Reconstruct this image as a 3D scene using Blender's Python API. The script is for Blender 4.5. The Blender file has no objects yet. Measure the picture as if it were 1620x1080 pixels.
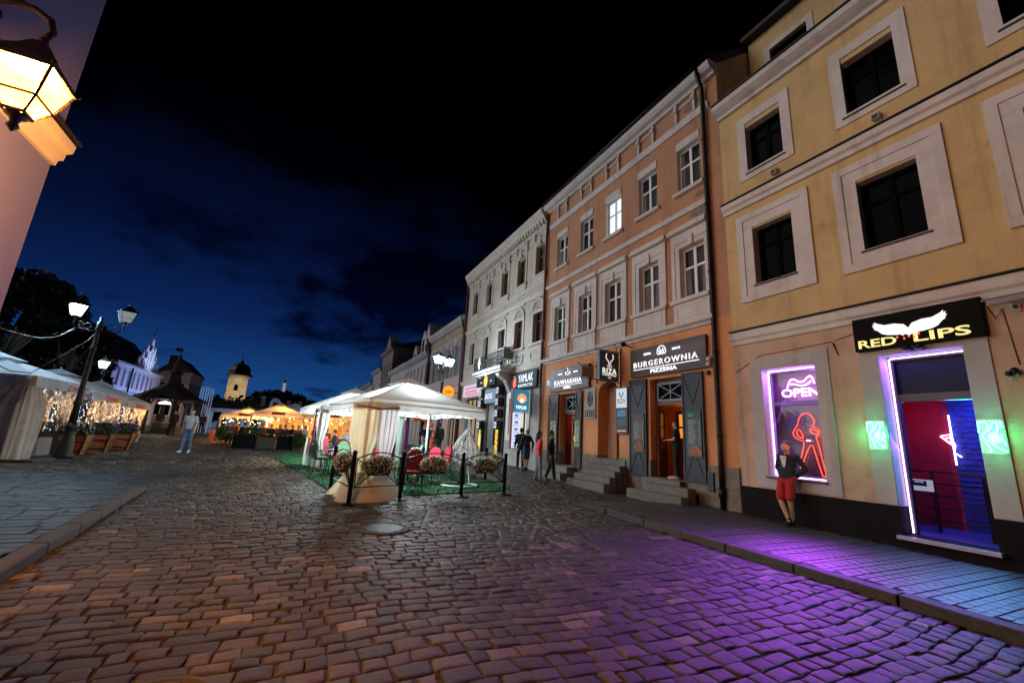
# Night view down a cobbled market street: helpers, materials, then the place itself, thing by thing.
# World axes: X across the street (facades of the right-hand row stand on X = 9.8), Y along it, Z up, metres.
import bpy, math, random
import numpy as np
from mathutils import Vector, Matrix, noise
random.seed(7)
rng = np.random.default_rng(7)
SC = bpy.context.scene
COL = SC.collection
PI = math.pi
FX = 9.8

def G(y):
    """height of the gently rising ground"""
    return 0.018 * y if y < 25 else 0.45 + 0.18 * (1 - math.exp(-(y - 25) / 10))
def Gn(y):
    return np.where(y < 25, 0.018 * y, 0.45 + 0.18 * (1 - np.exp(-(np.maximum(y, 25) - 25) / 10)))

# ------------------------------------------------------------------ materials
def _nt(name):
    m = bpy.data.materials.new(name); m.use_nodes = True
    nt = m.node_tree
    for n in list(nt.nodes): nt.nodes.remove(n)
    out = nt.nodes.new('ShaderNodeOutputMaterial')
    return m, nt, out
def N(nt, t, **kw):
    n = nt.nodes.new(t)
    for k, v in kw.items():
        if k.startswith('i_'):
            key = k[2:]
            n.inputs[int(key) if key.isdigit() else key.replace('_', ' ')].default_value = v
        else: setattr(n, k, v)
    return n
def rgba(c): return (c[0], c[1], c[2], 1)
def ramp(nt, fac, stops):
    r = N(nt, 'ShaderNodeValToRGB'); e = r.color_ramp.elements
    while len(e) < len(stops): e.new(.5)
    for el, (p, c) in zip(e, stops): el.position = p; el.color = rgba(c) if len(c) == 3 else c
    nt.links.new(fac, r.inputs[0]); return r
_mats = {}
def P(name, col, rough=.7, var=.25, scale=3., bump=.15, bscale=60., metal=0., stain=0., spec=.5, streak=0., coat=0., dark=None, crack=0.):
    """general surface: colour mottled by noise, optional rain streaks and grime, fine bump"""
    if name in _mats: return _mats[name]
    m, nt, out = _nt(name); L = nt.links
    b = N(nt, 'ShaderNodeBsdfPrincipled', i_Roughness=rough, i_Metallic=metal)
    b.inputs['Specular IOR Level'].default_value = spec
    b.inputs['Coat Weight'].default_value = coat
    tc = N(nt, 'ShaderNodeTexCoord')
    n1 = N(nt, 'ShaderNodeTexNoise', i_Scale=scale, i_Detail=6., i_Roughness=.62)
    L.new(tc.outputs['Object'], n1.inputs['Vector'])
    d = dark or tuple(c * (1 - var) for c in col); li = tuple(min(1, c * (1 + var * .35)) for c in col)
    r = ramp(nt, n1.outputs['Fac'], [(.3, d), (.7, li)])
    colout = r.outputs[0]
    if streak or stain:
        mp = N(nt, 'ShaderNodeMapping'); mp.inputs['Scale'].default_value = (1.5, 1.5, .12)
        L.new(tc.outputs['Object'], mp.inputs[0])
        n2 = N(nt, 'ShaderNodeTexNoise', i_Scale=1.6, i_Detail=5., i_Roughness=.7)
        L.new(mp.outputs[0], n2.inputs['Vector'])
        r2 = ramp(nt, n2.outputs['Fac'], [(.53, (0, 0, 0)), (.72, (1, 1, 1))])
        n3 = N(nt, 'ShaderNodeTexNoise', i_Scale=.55, i_Detail=7., i_Roughness=.7)
        L.new(tc.outputs['Object'], n3.inputs['Vector'])
        r3 = ramp(nt, n3.outputs['Fac'], [(.5, (0, 0, 0)), (.7, (1, 1, 1))])
        for src, amt in ((r2, streak), (r3, stain)):
            mul = N(nt, 'ShaderNodeMath', operation='MULTIPLY', i_1=amt); L.new(src.outputs[0], mul.inputs[0])
            mx = N(nt, 'ShaderNodeMix', data_type='RGBA', blend_type='MULTIPLY')
            L.new(mul.outputs[0], mx.inputs[0]); L.new(colout, mx.inputs[6])
            mx.inputs[7].default_value = (.42, .36, .30, 1); colout = mx.outputs[2]
    if crack:
        nd = N(nt, 'ShaderNodeTexNoise', i_Scale=2.2, i_Detail=5.); L.new(tc.outputs['Object'], nd.inputs['Vector'])
        av = N(nt, 'ShaderNodeMix', data_type='RGBA', blend_type='ADD', i_0=.9); L.new(tc.outputs['Object'], av.inputs[6]); L.new(nd.outputs['Color'], av.inputs[7])
        vo = N(nt, 'ShaderNodeTexVoronoi', feature='DISTANCE_TO_EDGE', i_Scale=.42); L.new(av.outputs[2], vo.inputs['Vector'])
        rc = ramp(nt, vo.outputs['Distance'], [(.0, (1, 1, 1)), (.006, (0, 0, 0))])
        nm = N(nt, 'ShaderNodeTexNoise', i_Scale=.8, i_Detail=2.); L.new(tc.outputs['Object'], nm.inputs['Vector'])
        rm = ramp(nt, nm.outputs['Fac'], [(.5, (0, 0, 0)), (.6, (crack,) * 3)])
        mu = N(nt, 'ShaderNodeMath', operation='MULTIPLY'); L.new(rc.outputs[0], mu.inputs[0]); L.new(rm.outputs[0], mu.inputs[1])
        mx = N(nt, 'ShaderNodeMix', data_type='RGBA', blend_type='MULTIPLY'); L.new(mu.outputs[0], mx.inputs[0]); L.new(colout, mx.inputs[6]); mx.inputs[7].default_value = (.25, .2, .16, 1); colout = mx.outputs[2]
    L.new(colout, b.inputs['Base Color'])
    rr = N(nt, 'ShaderNodeMapRange', i_3=max(0, rough - .12), i_4=min(1, rough + .1)); L.new(n1.outputs['Fac'], rr.inputs[0])
    L.new(rr.outputs[0], b.inputs['Roughness'])
    if bump:
        n4 = N(nt, 'ShaderNodeTexNoise', i_Scale=bscale, i_Detail=4.); L.new(tc.outputs['Object'], n4.inputs['Vector'])
        bp = N(nt, 'ShaderNodeBump', i_Strength=bump, i_Distance=.02); L.new(n4.outputs['Fac'], bp.inputs['Height'])
        L.new(bp.outputs[0], b.inputs['Normal'])
    L.new(b.outputs[0], out.inputs[0]); _mats[name] = m; return m
def EM(name, col, s):
    if name in _mats: return _mats[name]
    m, nt, out = _nt(name)
    e = N(nt, 'ShaderNodeEmission', i_Color=rgba(col), i_Strength=s); nt.links.new(e.outputs[0], out.inputs[0])
    _mats[name] = m; return m
def GL(name, tint=(.8, .85, .9), t=.6, rough=.05, bump=0., em=None, es=0., bscale=6.):
    """glass, foil or lamp glazing: transparent + glossy (+ glow)"""
    if name in _mats: return _mats[name]
    m, nt, out = _nt(name); L = nt.links
    tr = N(nt, 'ShaderNodeBsdfTransparent', i_Color=rgba(tint)); g = N(nt, 'ShaderNodeBsdfGlossy', i_Roughness=rough)
    mx = N(nt, 'ShaderNodeMixShader', i_0=1 - t); L.new(tr.outputs[0], mx.inputs[1]); L.new(g.outputs[0], mx.inputs[2])
    res = mx
    if bump:
        tc = N(nt, 'ShaderNodeTexCoord'); mp = N(nt, 'ShaderNodeMapping'); mp.inputs['Scale'].default_value = (2.5, 2.5, .5)
        n = N(nt, 'ShaderNodeTexNoise', i_Scale=bscale, i_Detail=3.)
        L.new(tc.outputs['Object'], mp.inputs[0]); L.new(mp.outputs[0], n.inputs['Vector'])
        bp = N(nt, 'ShaderNodeBump', i_Strength=bump, i_Distance=.1); L.new(n.outputs['Fac'], bp.inputs['Height']); L.new(bp.outputs[0], g.inputs['Normal'])
    if em:
        e = N(nt, 'ShaderNodeEmission', i_Color=rgba(em), i_Strength=es); ad = N(nt, 'ShaderNodeAddShader')
        L.new(mx.outputs[0], ad.inputs[0]); L.new(e.outputs[0], ad.inputs[1]); res = ad
    L.new(res.outputs[0], out.inputs[0]); _mats[name] = m; return m
def FAB(name, col, tl=.35, var=.15, rough=.85, wr=.5, wscale=2.2):
    """cloth or tarpaulin that lets some light through and is faintly creased"""
    if name in _mats: return _mats[name]
    m, nt, out = _nt(name); L = nt.links
    tc = N(nt, 'ShaderNodeTexCoord')
    n = N(nt, 'ShaderNodeTexNoise', i_Scale=wscale, i_Detail=5., i_Roughness=.6); L.new(tc.outputs['Object'], n.inputs['Vector'])
    r = ramp(nt, n.outputs['Fac'], [(.3, tuple(c * (1 - var) for c in col)), (.7, col)])
    b = N(nt, 'ShaderNodeBsdfPrincipled', i_Roughness=rough); t = N(nt, 'ShaderNodeBsdfTranslucent')
    L.new(r.outputs[0], b.inputs['Base Color']); L.new(r.outputs[0], t.inputs['Color'])
    bp = N(nt, 'ShaderNodeBump', i_Strength=wr, i_Distance=.08); L.new(n.outputs['Fac'], bp.inputs['Height'])
    L.new(bp.outputs[0], b.inputs['Normal'])
    mx = N(nt, 'ShaderNodeMixShader', i_0=tl); L.new(b.outputs[0], mx.inputs[1]); L.new(t.outputs[0], mx.inputs[2])
    L.new(mx.outputs[0], out.inputs[0]); _mats[name] = m; return m
def LEAF(name, c0, c1, tl=.25):
    if name in _mats: return _mats[name]
    m, nt, out = _nt(name); L = nt.links
    g = N(nt, 'ShaderNodeNewGeometry'); r = ramp(nt, g.outputs['Random Per Island'], [(0, c0), (1, c1)])
    b = N(nt, 'ShaderNodeBsdfPrincipled', i_Roughness=.6); b.inputs['Specular IOR Level'].default_value = .15; t = N(nt, 'ShaderNodeBsdfTranslucent')
    L.new(r.outputs[0], b.inputs['Base Color']); L.new(r.outputs[0], t.inputs['Color'])
    mx = N(nt, 'ShaderNodeMixShader', i_0=tl); L.new(b.outputs[0], mx.inputs[1]); L.new(t.outputs[0], mx.inputs[2])
    L.new(mx.outputs[0], out.inputs[0]); _mats[name] = m; return m
def STONES(name, stops, rough=.4, bump=.35, dirt=(.02, .016, .012)):
    """setts: each stone's own tone from the 'tone' attribute, worn sheen, grime in patches"""
    m, nt, out = _nt(name); L = nt.links
    at = N(nt, 'ShaderNodeAttribute', attribute_name='tone'); tc = N(nt, 'ShaderNodeTexCoord')
    r = ramp(nt, at.outputs['Fac'], stops)
    n1 = N(nt, 'ShaderNodeTexNoise', i_Scale=22., i_Detail=7., i_Roughness=.7); L.new(tc.outputs['Object'], n1.inputs['Vector'])
    n2 = N(nt, 'ShaderNodeTexNoise', i_Scale=.7, i_Detail=6.); L.new(tc.outputs['Object'], n2.inputs['Vector'])
    k1 = ramp(nt, n1.outputs['Fac'], [(.28, (.38, .38, .38)), (.5, (.9, .9, .9)), (.74, (1.35, 1.35, 1.35))])
    mx = N(nt, 'ShaderNodeMix', data_type='RGBA', blend_type='MULTIPLY', i_0=1.); L.new(r.outputs[0], mx.inputs[6]); L.new(k1.outputs[0], mx.inputs[7])
    k2 = ramp(nt, n2.outputs['Fac'], [(.52, (0, 0, 0)), (.75, (.8, .8, .8))])
    m2 = N(nt, 'ShaderNodeMix', data_type='RGBA'); L.new(k2.outputs[0], m2.inputs[0]); L.new(mx.outputs[2], m2.inputs[6]); m2.inputs[7].default_value = rgba(dirt)
    b = N(nt, 'ShaderNodeBsdfPrincipled'); L.new(m2.outputs[2], b.inputs['Base Color'])
    rr = N(nt, 'ShaderNodeMapRange', i_3=rough - .14, i_4=rough + .2); L.new(n1.outputs['Fac'], rr.inputs[0]); L.new(rr.outputs[0], b.inputs['Roughness'])
    n3 = N(nt, 'ShaderNodeTexNoise', i_Scale=26., i_Detail=9., i_Roughness=.78); L.new(tc.outputs['Object'], n3.inputs['Vector'])
    bp = N(nt, 'ShaderNodeBump', i_Strength=bump, i_Distance=.022); L.new(n3.outputs['Fac'], bp.inputs['Height']); L.new(bp.outputs[0], b.inputs['Normal'])
    L.new(b.outputs[0], out.inputs[0]); return m

# ------------------------------------------------------------------ geometry
class MB:
    def __init__(s): s.v = []; s.f = []; s.m = []; s.sm = []
    def add(s, vs, fs, mat=0, smooth=False):
        o = len(s.v); s.v += [tuple(v) for v in vs]
        for f in fs: s.f.append([i + o for i in f]); s.m.append(mat); s.sm.append(smooth)
        return s
    def box(s, x0, x1, y0, y1, z0, z1, mat=0):
        vs = [(x, y, z) for z in (z0, z1) for y in (y0, y1) for x in (x0, x1)]
        return s.add(vs, [(0, 2, 3, 1), (4, 5, 7, 6), (0, 1, 5, 4), (2, 6, 7, 3), (0, 4, 6, 2), (1, 3, 7, 5)], mat)
    def obox(s, c, d, rz=0, mat=0, rot=None):
        R = rot or Matrix.Rotation(rz, 3, 'Z'); c = Vector(c)
        vs = [c + R @ Vector((x * d[0] / 2, y * d[1] / 2, z * d[2] / 2)) for z in (-1, 1) for y in (-1, 1) for x in (-1, 1)]
        return s.add(vs, [(0, 2, 3, 1), (4, 5, 7, 6), (0, 1, 5, 4), (2, 6, 7, 3), (0, 4, 6, 2), (1, 3, 7, 5)], mat)
    def bar(s, a, b, w, h=None, mat=0):
        a = Vector(a); b = Vector(b); d = b - a
        R = d.to_track_quat('X', 'Z').to_matrix()
        return s.obox((a + b) / 2, (d.length, w, h or w), rot=R, mat=mat)
    def quad(s, a, b, c, d, mat=0): return s.add([a, b, c, d], [(0, 1, 2, 3)], mat)
    def tube(s, pts, r, n=6, closed=False, mat=0, cap=True):
        pts = [Vector(p) for p in pts]; k = len(pts); rs = r if isinstance(r, (list, tuple)) else [r] * k
        vs = []; up = None
        for i, p in enumerate(pts):
            if closed: t = pts[(i + 1) % k] - pts[i - 1]
            else: t = pts[min(i + 1, k - 1)] - pts[max(i - 1, 0)]
            t = t.normalized() if t.length > 1e-9 else Vector((0, 0, 1))
            if up is None:
                up = t.cross(Vector((0, 0, 1)) if abs(t.z) < .9 else Vector((1, 0, 0))).normalized()
            else:
                up = up - t * up.dot(t)
                up = up.normalized() if up.length > 1e-6 else t.orthogonal().normalized()
            w = t.cross(up)
            vs += [p + (up * math.cos(2 * PI * j / n) + w * math.sin(2 * PI * j / n)) * rs[i] for j in range(n)]
        fs = []
        for i in range(k if closed else k - 1):
            a = i * n; b = ((i + 1) % k) * n
            fs += [(a + j, a + (j + 1) % n, b + (j + 1) % n, b + j) for j in range(n)]
        s.add(vs, fs, mat, True)
        if cap and not closed:
            o = len(s.v) - len(vs)
            s.f += [[o + j for j in reversed(range(n))], [o + (k - 1) * n + j for j in range(n)]]; s.m += [mat] * 2; s.sm += [False] * 2
        return s
    def lathe(s, prof, c, n=12, mat=0, smooth=True, sx=1, sy=1, a0=0.):
        c = Vector(c); vs = []
        for r, z in prof: vs += [c + Vector((r * math.cos(2 * PI * j / n + a0) * sx, r * math.sin(2 * PI * j / n + a0) * sy, z)) for j in range(n)]
        fs = [(i * n + j, i * n + (j + 1) % n, (i + 1) * n + (j + 1) % n, (i + 1) * n + j) for i in range(len(prof) - 1) for j in range(n)]
        fs += [tuple(reversed(range(n))), tuple((len(prof) - 1) * n + j for j in range(n))]
        return s.add(vs, fs, mat, smooth)
    def prism(s, poly, f3, d, mat=0):
        """poly: 2D points; f3 maps (u,v) to 3D; extruded by vector d"""
        n = len(poly); d = Vector(d); a = [Vector(f3(*p)) for p in poly]
        return s.add(a + [p + d for p in a], [tuple(range(n)), tuple(reversed(range(n, 2 * n)))] + [(i, i + n, (i + 1) % n + n, (i + 1) % n) for i in range(n)], mat)
    def ell(s, c, r, n=10, m=7, mat=0, rot=None):
        c = Vector(c); R = rot or Matrix.Identity(3); vs = []; fs = []
        if not isinstance(r, (tuple, list)): r = (r, r, r)
        for i in range(m + 1):
            th = PI * i / m
            for j in range(n):
                ph = 2 * PI * j / n
                vs.append(c + R @ Vector((r[0] * math.sin(th) * math.cos(ph), r[1] * math.sin(th) * math.sin(ph), r[2] * math.cos(th))))
        for i in range(m):
            for j in range(n): fs.append((i * n + j, (i + 1) * n + j, (i + 1) * n + (j + 1) % n, i * n + (j + 1) % n))
        return s.add(vs, fs, mat, True)
    def cap(s, a, b, r0, r1, n=10, mat=0):
        """limb: tapered tube with round ends"""
        a = Vector(a); b = Vector(b); d = (b - a); L = d.length or 1e-4; d = d / L
        pts = []; rs = []
        for t in (-.98, -.8, -.45): pts.append(a + d * r0 * t); rs.append(r0 * math.sqrt(1 - t * t))
        for t in (0, .33, .66, 1): pts.append(a.lerp(b, t)); rs.append(r0 + (r1 - r0) * t)
        for t in (.45, .8, .98): pts.append(b + d * r1 * t); rs.append(r1 * math.sqrt(1 - t * t))
        return s.tube(pts, rs, n, mat=mat)
    def cornice(s, prof, y0, y1, x=FX, mat=0):
        """moulding along Y on a facade facing -X; prof = [(projection, z)...]"""
        n = len(prof)
        a = [(x - p, y0, z) for p, z in prof]; b = [(x - p, y1, z) for p, z in prof]
        return s.add(a + b, [tuple(range(n)), tuple(reversed(range(n, 2 * n)))] + [(i, i + n, (i + 1) % n + n, (i + 1) % n) for i in range(n)], mat)
    def wall(s, y0, y1, z0, z1, holes=(), x=FX, d=.25, mat=0, rm=None):
        """facade sheet facing -X with real openings and reveals"""
        rm = mat if rm is None else rm
        ys = sorted({y0, y1, *[h[0] for h in holes], *[h[1] for h in holes]}); zs = sorted({z0, z1, *[h[2] for h in holes], *[h[3] for h in holes]})
        ys = [y for y in ys if y0 <= y <= y1]; zs = [z for z in zs if z0 <= z <= z1]
        for i in range(len(ys) - 1):
            for j in range(len(zs) - 1):
                cy = (ys[i] + ys[i + 1]) / 2; cz = (zs[j] + zs[j + 1]) / 2
                if any(h[0] < cy < h[1] and h[2] < cz < h[3] for h in holes): continue
                s.quad((x, ys[i + 1], zs[j]), (x, ys[i], zs[j]), (x, ys[i], zs[j + 1]), (x, ys[i + 1], zs[j + 1]), mat)
        for h in holes:
            a, b, c, e = max(h[0], y0), min(h[1], y1), max(h[2], z0), min(h[3], z1)
            s.quad((x, a, c), (x + d, a, c), (x + d, a, e), (x, a, e), rm); s.quad((x, b, c), (x, b, e), (x + d, b, e), (x + d, b, c), rm)
            if h[3] <= z1: s.quad((x, a, e), (x + d, a, e), (x + d, b, e), (x, b, e), rm)
            if h[2] >= z0: s.quad((x, a, c), (x, b, c), (x + d, b, c), (x + d, a, c), rm)
        return s
    def ring(s, y0, y1, z0, z1, w, x0, x1, mat=0, sides='lrtb'):
        """rectangular surround lying on the facade between depths x0 < x1; outer size given, w = width"""
        if 't' in sides: s.box(x0, x1, y0, y1, z1 - w, z1, mat)
        if 'b' in sides: s.box(x0, x1, y0, y1, z0, z0 + w, mat)
        zb = z0 + (w if 'b' in sides else 0); zt = z1 - (w if 't' in sides else 0)
        s.box(x0, x1, y0, y0 + w, zb, zt, mat); s.box(x0, x1, y1 - w, y1, zb, zt, mat); return s
    def build(s, name, mats, parent=None, bevel=0., tone=None, solid=0.):
        me = bpy.data.meshes.new(name)
        off = wl(parent) if parent else Vector((0, 0, 0))
        me.from_pydata([tuple(Vector(v) - off) for v in s.v] if off.length else s.v, [], s.f)
        for m in (mats if isinstance(mats, (list, tuple)) else [mats]): me.materials.append(m)
        me.polygons.foreach_set('material_index', s.m); me.polygons.foreach_set('use_smooth', s.sm)
        o = bpy.data.objects.new(name, me); COL.objects.link(o); o.parent = parent
        if bevel:
            b = o.modifiers.new('bevel', 'BEVEL'); b.width = bevel; b.segments = 2; b.limit_method = 'ANGLE'
        if solid:
            b = o.modifiers.new('solid', 'SOLIDIFY'); b.thickness = solid
        return o
def wl(o):
    p = Vector((0, 0, 0))
    while o is not None: p = p + o.location; o = o.parent
    return p
def tag(o, label=None, cat=None, group=None, kind=None):
    if label: o['label'] = label
    if cat: o['category'] = cat
    if group: o['group'] = group
    if kind: o['kind'] = kind
    return o
def thing(name, label, cat, loc=(0, 0, 0), group=None):
    o = bpy.data.objects.new(name, None); COL.objects.link(o); o.location = loc; o.empty_display_size = .1
    return tag(o, label, cat, group)
def kids(o): return [c for c in bpy.data.objects if c.parent == o]
_kid = {}
def copy_tree(o, parent=None):
    c = o.copy(); COL.objects.link(c); c.parent = parent
    if o not in _kid: _kid[o] = list(o.children)
    for ch in _kid[o]: copy_tree(ch, c)
    return c
def text(s, w, h, cen, xd, yd, mat, parent, name='lettering', depth=.012, outline=0., bold=0., sp=1.):
    """lettering fitted into a w x h box centred at cen, reading along xd with up yd"""
    cu = bpy.data.curves.new(name, 'FONT'); cu.body = s; cu.size = 1; cu.align_x = 'CENTER'
    cu.resolution_u = 3; cu.space_line = .9; cu.space_character = sp
    if outline: cu.fill_mode = 'NONE'; cu.bevel_depth = outline; cu.bevel_resolution = 0
    else: cu.extrude = .01; cu.offset = bold
    o = bpy.data.objects.new('tmp', cu); COL.objects.link(o)
    me = bpy.data.meshes.new_from_object(o.evaluated_get(bpy.context.evaluated_depsgraph_get()))
    bpy.data.objects.remove(o); bpy.data.curves.remove(cu)
    co = np.empty(len(me.vertices) * 3); me.vertices.foreach_get('co', co); co = co.reshape(-1, 3)
    lo, hi = co.min(0), co.max(0); c0 = (lo + hi) / 2; sc = np.array([w / (hi[0] - lo[0]), h / (hi[1] - lo[1]), depth / max(1e-6, hi[2] - lo[2])])
    co = (co - c0) * sc
    X = np.array(Vector(xd).normalized()); Y = np.array(Vector(yd).normalized()); Z = np.cross(X, Y)
    off = np.array(wl(parent)) if parent else 0
    co = co[:, :1] * X + co[:, 1:2] * Y + co[:, 2:] * Z + np.array(cen) - off
    me.vertices.foreach_set('co', co.ravel()); me.materials.clear(); me.materials.append(mat); me.update()
    o = bpy.data.objects.new(name, me); COL.objects.link(o); o.parent = parent
    return o
FAC = ((0, -1, 0), (0, 0, 1))      # reading directions on the facades of the right-hand row
BLD = ((1, 0, 0), (0, 0, 1))       # on signs that stick out over the street
def light(kind, loc, col, power, size=.1, to=None, sy=None, spot=None, spread=180, name='lamp_light'):
    l = bpy.data.lights.new(name, kind); l.color = col; l.energy = power
    if kind == 'AREA':
        l.size = size
        l.spread = math.radians(spread)
        if sy: l.shape = 'RECTANGLE'; l.size_y = sy
    else: l.shadow_soft_size = size
    if kind == 'SPOT': l.spot_size = spot or 1.; l.spot_blend = .7
    o = bpy.data.objects.new(name, l); COL.objects.link(o); o.location = loc
    if to is not None: o.rotation_euler = (Vector(to) - Vector(loc)).to_track_quat('-Z', 'Y').to_euler()
    return o
def voxel(o, size, it=4):
    r = o.modifiers.new('r', 'REMESH'); r.mode = 'VOXEL'; r.voxel_size = size; r.use_smooth_shade = True
    s = o.modifiers.new('s', 'SMOOTH'); s.iterations = it; s.factor = .5
    me = bpy.data.meshes.new_from_object(o.evaluated_get(bpy.context.evaluated_depsgraph_get()))
    old = o.data; o.modifiers.clear(); o.data = me; me.name = old.name; bpy.data.meshes.remove(old)
    if not me.materials: pass
    return o
# ------------------------------------------------------------------ camera, sky, sun
cam = bpy.data.cameras.new('camera'); cam.sensor_width = 36; cam.lens = 669.892 / 1620 * 36; cam.clip_start = .05; cam.clip_end = 3000
co_ = bpy.data.objects.new('camera', cam); COL.objects.link(co_)
Rx, Uy, Fz = Vector((0.896163, -0.440229, 0.055597)), Vector((-0.147565, -0.177515, 0.972992)), Vector((0.418470, 0.880163, 0.224045))
co_.matrix_world = Matrix(((Rx.x, Uy.x, -Fz.x, 0), (Rx.y, Uy.y, -Fz.y, 0), (Rx.z, Uy.z, -Fz.z, 1.65), (0, 0, 0, 1)))
SC.camera = co_
SC.view_settings.view_transform = 'Standard'; SC.view_settings.look = 'None'; SC.view_settings.exposure = 0
SC.cycles.use_denoising = True
SC.cycles.max_bounces = 6; SC.cycles.diffuse_bounces = 3; SC.cycles.glossy_bounces = 3; SC.cycles.transparent_max_bounces = 12
SC.cycles.sample_clamp_indirect = 4; SC.cycles.caustics_reflective = False; SC.cycles.caustics_refractive = False

SUN_EL, SUN_AZ = math.radians(30), math.radians(-62)
W = bpy.data.worlds.new('World'); SC.world = W; W.use_nodes = True
nt = W.node_tree; L = nt.links
for n in list(nt.nodes): nt.nodes.remove(n)
wo = N(nt, 'ShaderNodeOutputWorld'); tc = N(nt, 'ShaderNodeTexCoord')
sky = N(nt, 'ShaderNodeTexSky'); sky.sky_type = 'NISHITA'; sky.sun_disc = False; sky.sun_elevation = math.radians(-5.5); sky.sun_rotation = math.radians(-18)
sep = N(nt, 'ShaderNodeSeparateXYZ'); L.new(tc.outputs['Generated'], sep.inputs[0])
grad = ramp(nt, sep.outputs['Z'], [(0., (.007, .078, .22)), (.08, (.0042, .048, .185)), (.20, (.0019, .015, .088)), (.34, (.0009, .0048, .033)), (.50, (.0005, .0016, .009)), (1., (.0003, .0005, .0013))])
# dusk is brightest low over the far end of the square (about +Y, a little to the left)
dt = N(nt, 'ShaderNodeVectorMath', operation='DOT_PRODUCT'); L.new(tc.outputs['Generated'], dt.inputs[0]); dt.inputs[1].default_value = (-.10, .99, .0)
az = N(nt, 'ShaderNodeMapRange', i_1=.66, i_2=1., i_3=.25, i_4=1.1); L.new(dt.outputs['Value'], az.inputs[0])
mg = N(nt, 'ShaderNodeMix', data_type='RGBA', blend_type='MULTIPLY', i_0=1.); L.new(grad.outputs[0], mg.inputs[6]); L.new(az.outputs[0], mg.inputs[7])
ad = N(nt, 'ShaderNodeMix', data_type='RGBA', blend_type='ADD', i_0=.05); L.new(mg.outputs[2], ad.inputs[6]); L.new(sky.outputs[0], ad.inputs[7])
# clouds: project the direction onto a flat layer overhead
zc = N(nt, 'ShaderNodeMath', operation='ADD', i_1=.17); L.new(sep.outputs['Z'], zc.inputs[0])
dv = N(nt, 'ShaderNodeVectorMath', operation='DIVIDE'); L.new(tc.outputs['Generated'], dv.inputs[0])
cb = N(nt, 'ShaderNodeCombineXYZ'); 
for k in range(3): L.new(zc.outputs[0], cb.inputs[k])
L.new(cb.outputs[0], dv.inputs[1])
mp = N(nt, 'ShaderNodeMapping'); mp.inputs['Scale'].default_value = (1.3, 1.0, 0); mp.inputs['Location'].default_value = (7.7, .2, 0); L.new(dv.outputs[0], mp.inputs[0])
cn = N(nt, 'ShaderNodeTexNoise', i_Scale=1.5, i_Detail=7., i_Roughness=.56); L.new(mp.outputs[0], cn.inputs['Vector'])
lowc = ramp(nt, sep.outputs['Z'], [(.26, (0, 0, 0)), (.36, (.16, .16, .16)), (.5, (.36, .36, .36))])
acc = lowc.outputs[0]          # a few separate cloud banks low over the roofs, the main mass higher up
for dvec, lo_, hi_, amt in (((.13, .96, .255), .965, .9995, .16), ((.235, .94, .24), .975, .9995, .20), ((-.19, .96, .225), .975, .9995, .10)):
    dd = Vector(dvec).normalized(); sq = N(nt, 'ShaderNodeVectorMath', operation='DOT_PRODUCT'); nv = N(nt, 'ShaderNodeVectorMath', operation='NORMALIZE'); L.new(tc.outputs['Generated'], nv.inputs[0])
    L.new(nv.outputs[0], sq.inputs[0]); sq.inputs[1].default_value = dd; mr = N(nt, 'ShaderNodeMapRange', interpolation_type='SMOOTHSTEP', i_1=lo_, i_2=hi_, i_3=0., i_4=amt); L.new(sq.outputs['Value'], mr.inputs[0])
    a2_ = N(nt, 'ShaderNodeMath', operation='ADD'); L.new(acc, a2_.inputs[0]); L.new(mr.outputs[0], a2_.inputs[1]); acc = a2_.outputs[0]
off_ = N(nt, 'ShaderNodeMath', operation='SUBTRACT', i_1=.15); L.new(acc, off_.inputs[0])
sm = N(nt, 'ShaderNodeMath', operation='ADD'); L.new(cn.outputs['Fac'], sm.inputs[0]); L.new(off_.outputs[0], sm.inputs[1])
cr = ramp(nt, sm.outputs[0], [(.51, (1, 1, 1)), (.66, (.16, .15, .19))])
mc = N(nt, 'ShaderNodeMix', data_type='RGBA', blend_type='MULTIPLY', i_0=1.); L.new(ad.outputs[2], mc.inputs[6]); L.new(cr.outputs[0], mc.inputs[7])
bg = N(nt, 'ShaderNodeBackground', i_Strength=1.0); L.new(mc.outputs[2], bg.inputs[0]); L.new(bg.outputs[0], wo.inputs[0])

sl = bpy.data.lights.new('sun', 'SUN'); sl.energy = 1.22; sl.angle = math.radians(50); sl.color = (1., .94, .90)  # wide night fill added for the facades, standing in for unseen street lamps
so = bpy.data.objects.new('sun', sl); COL.objects.link(so)
so.rotation_euler = Vector((.80, -.38, -.20)).to_track_quat('-Z', 'Y').to_euler()

# ------------------------------------------------------------------ ground
def grid_obj(name, xs, ys, zf, mat):
    vs = [(x, y, zf(x, y)) for y in ys for x in xs]; n = len(xs)
    b = MB(); b.add(vs, [(j * n + i, j * n + i + 1, (j + 1) * n + i + 1, (j + 1) * n + i) for j in range(len(ys) - 1) for i in range(n - 1)], smooth=True)
    return tag(b.build(name, mat), kind='structure')
M_mortar = P('joint_sand', (.06, .047, .033), .9, .5, 9, .6, 40)
grid_obj('ground', [-900, -120, -40, -20, -8, -2, 3, 8, 14, 30, 120, 900], [-30, -5, 0, 5, 10, 15, 20, 25, 28, 31, 35, 40, 50, 70, 120, 300, 900], lambda x, y: G(y) - .020, M_mortar)

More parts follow.
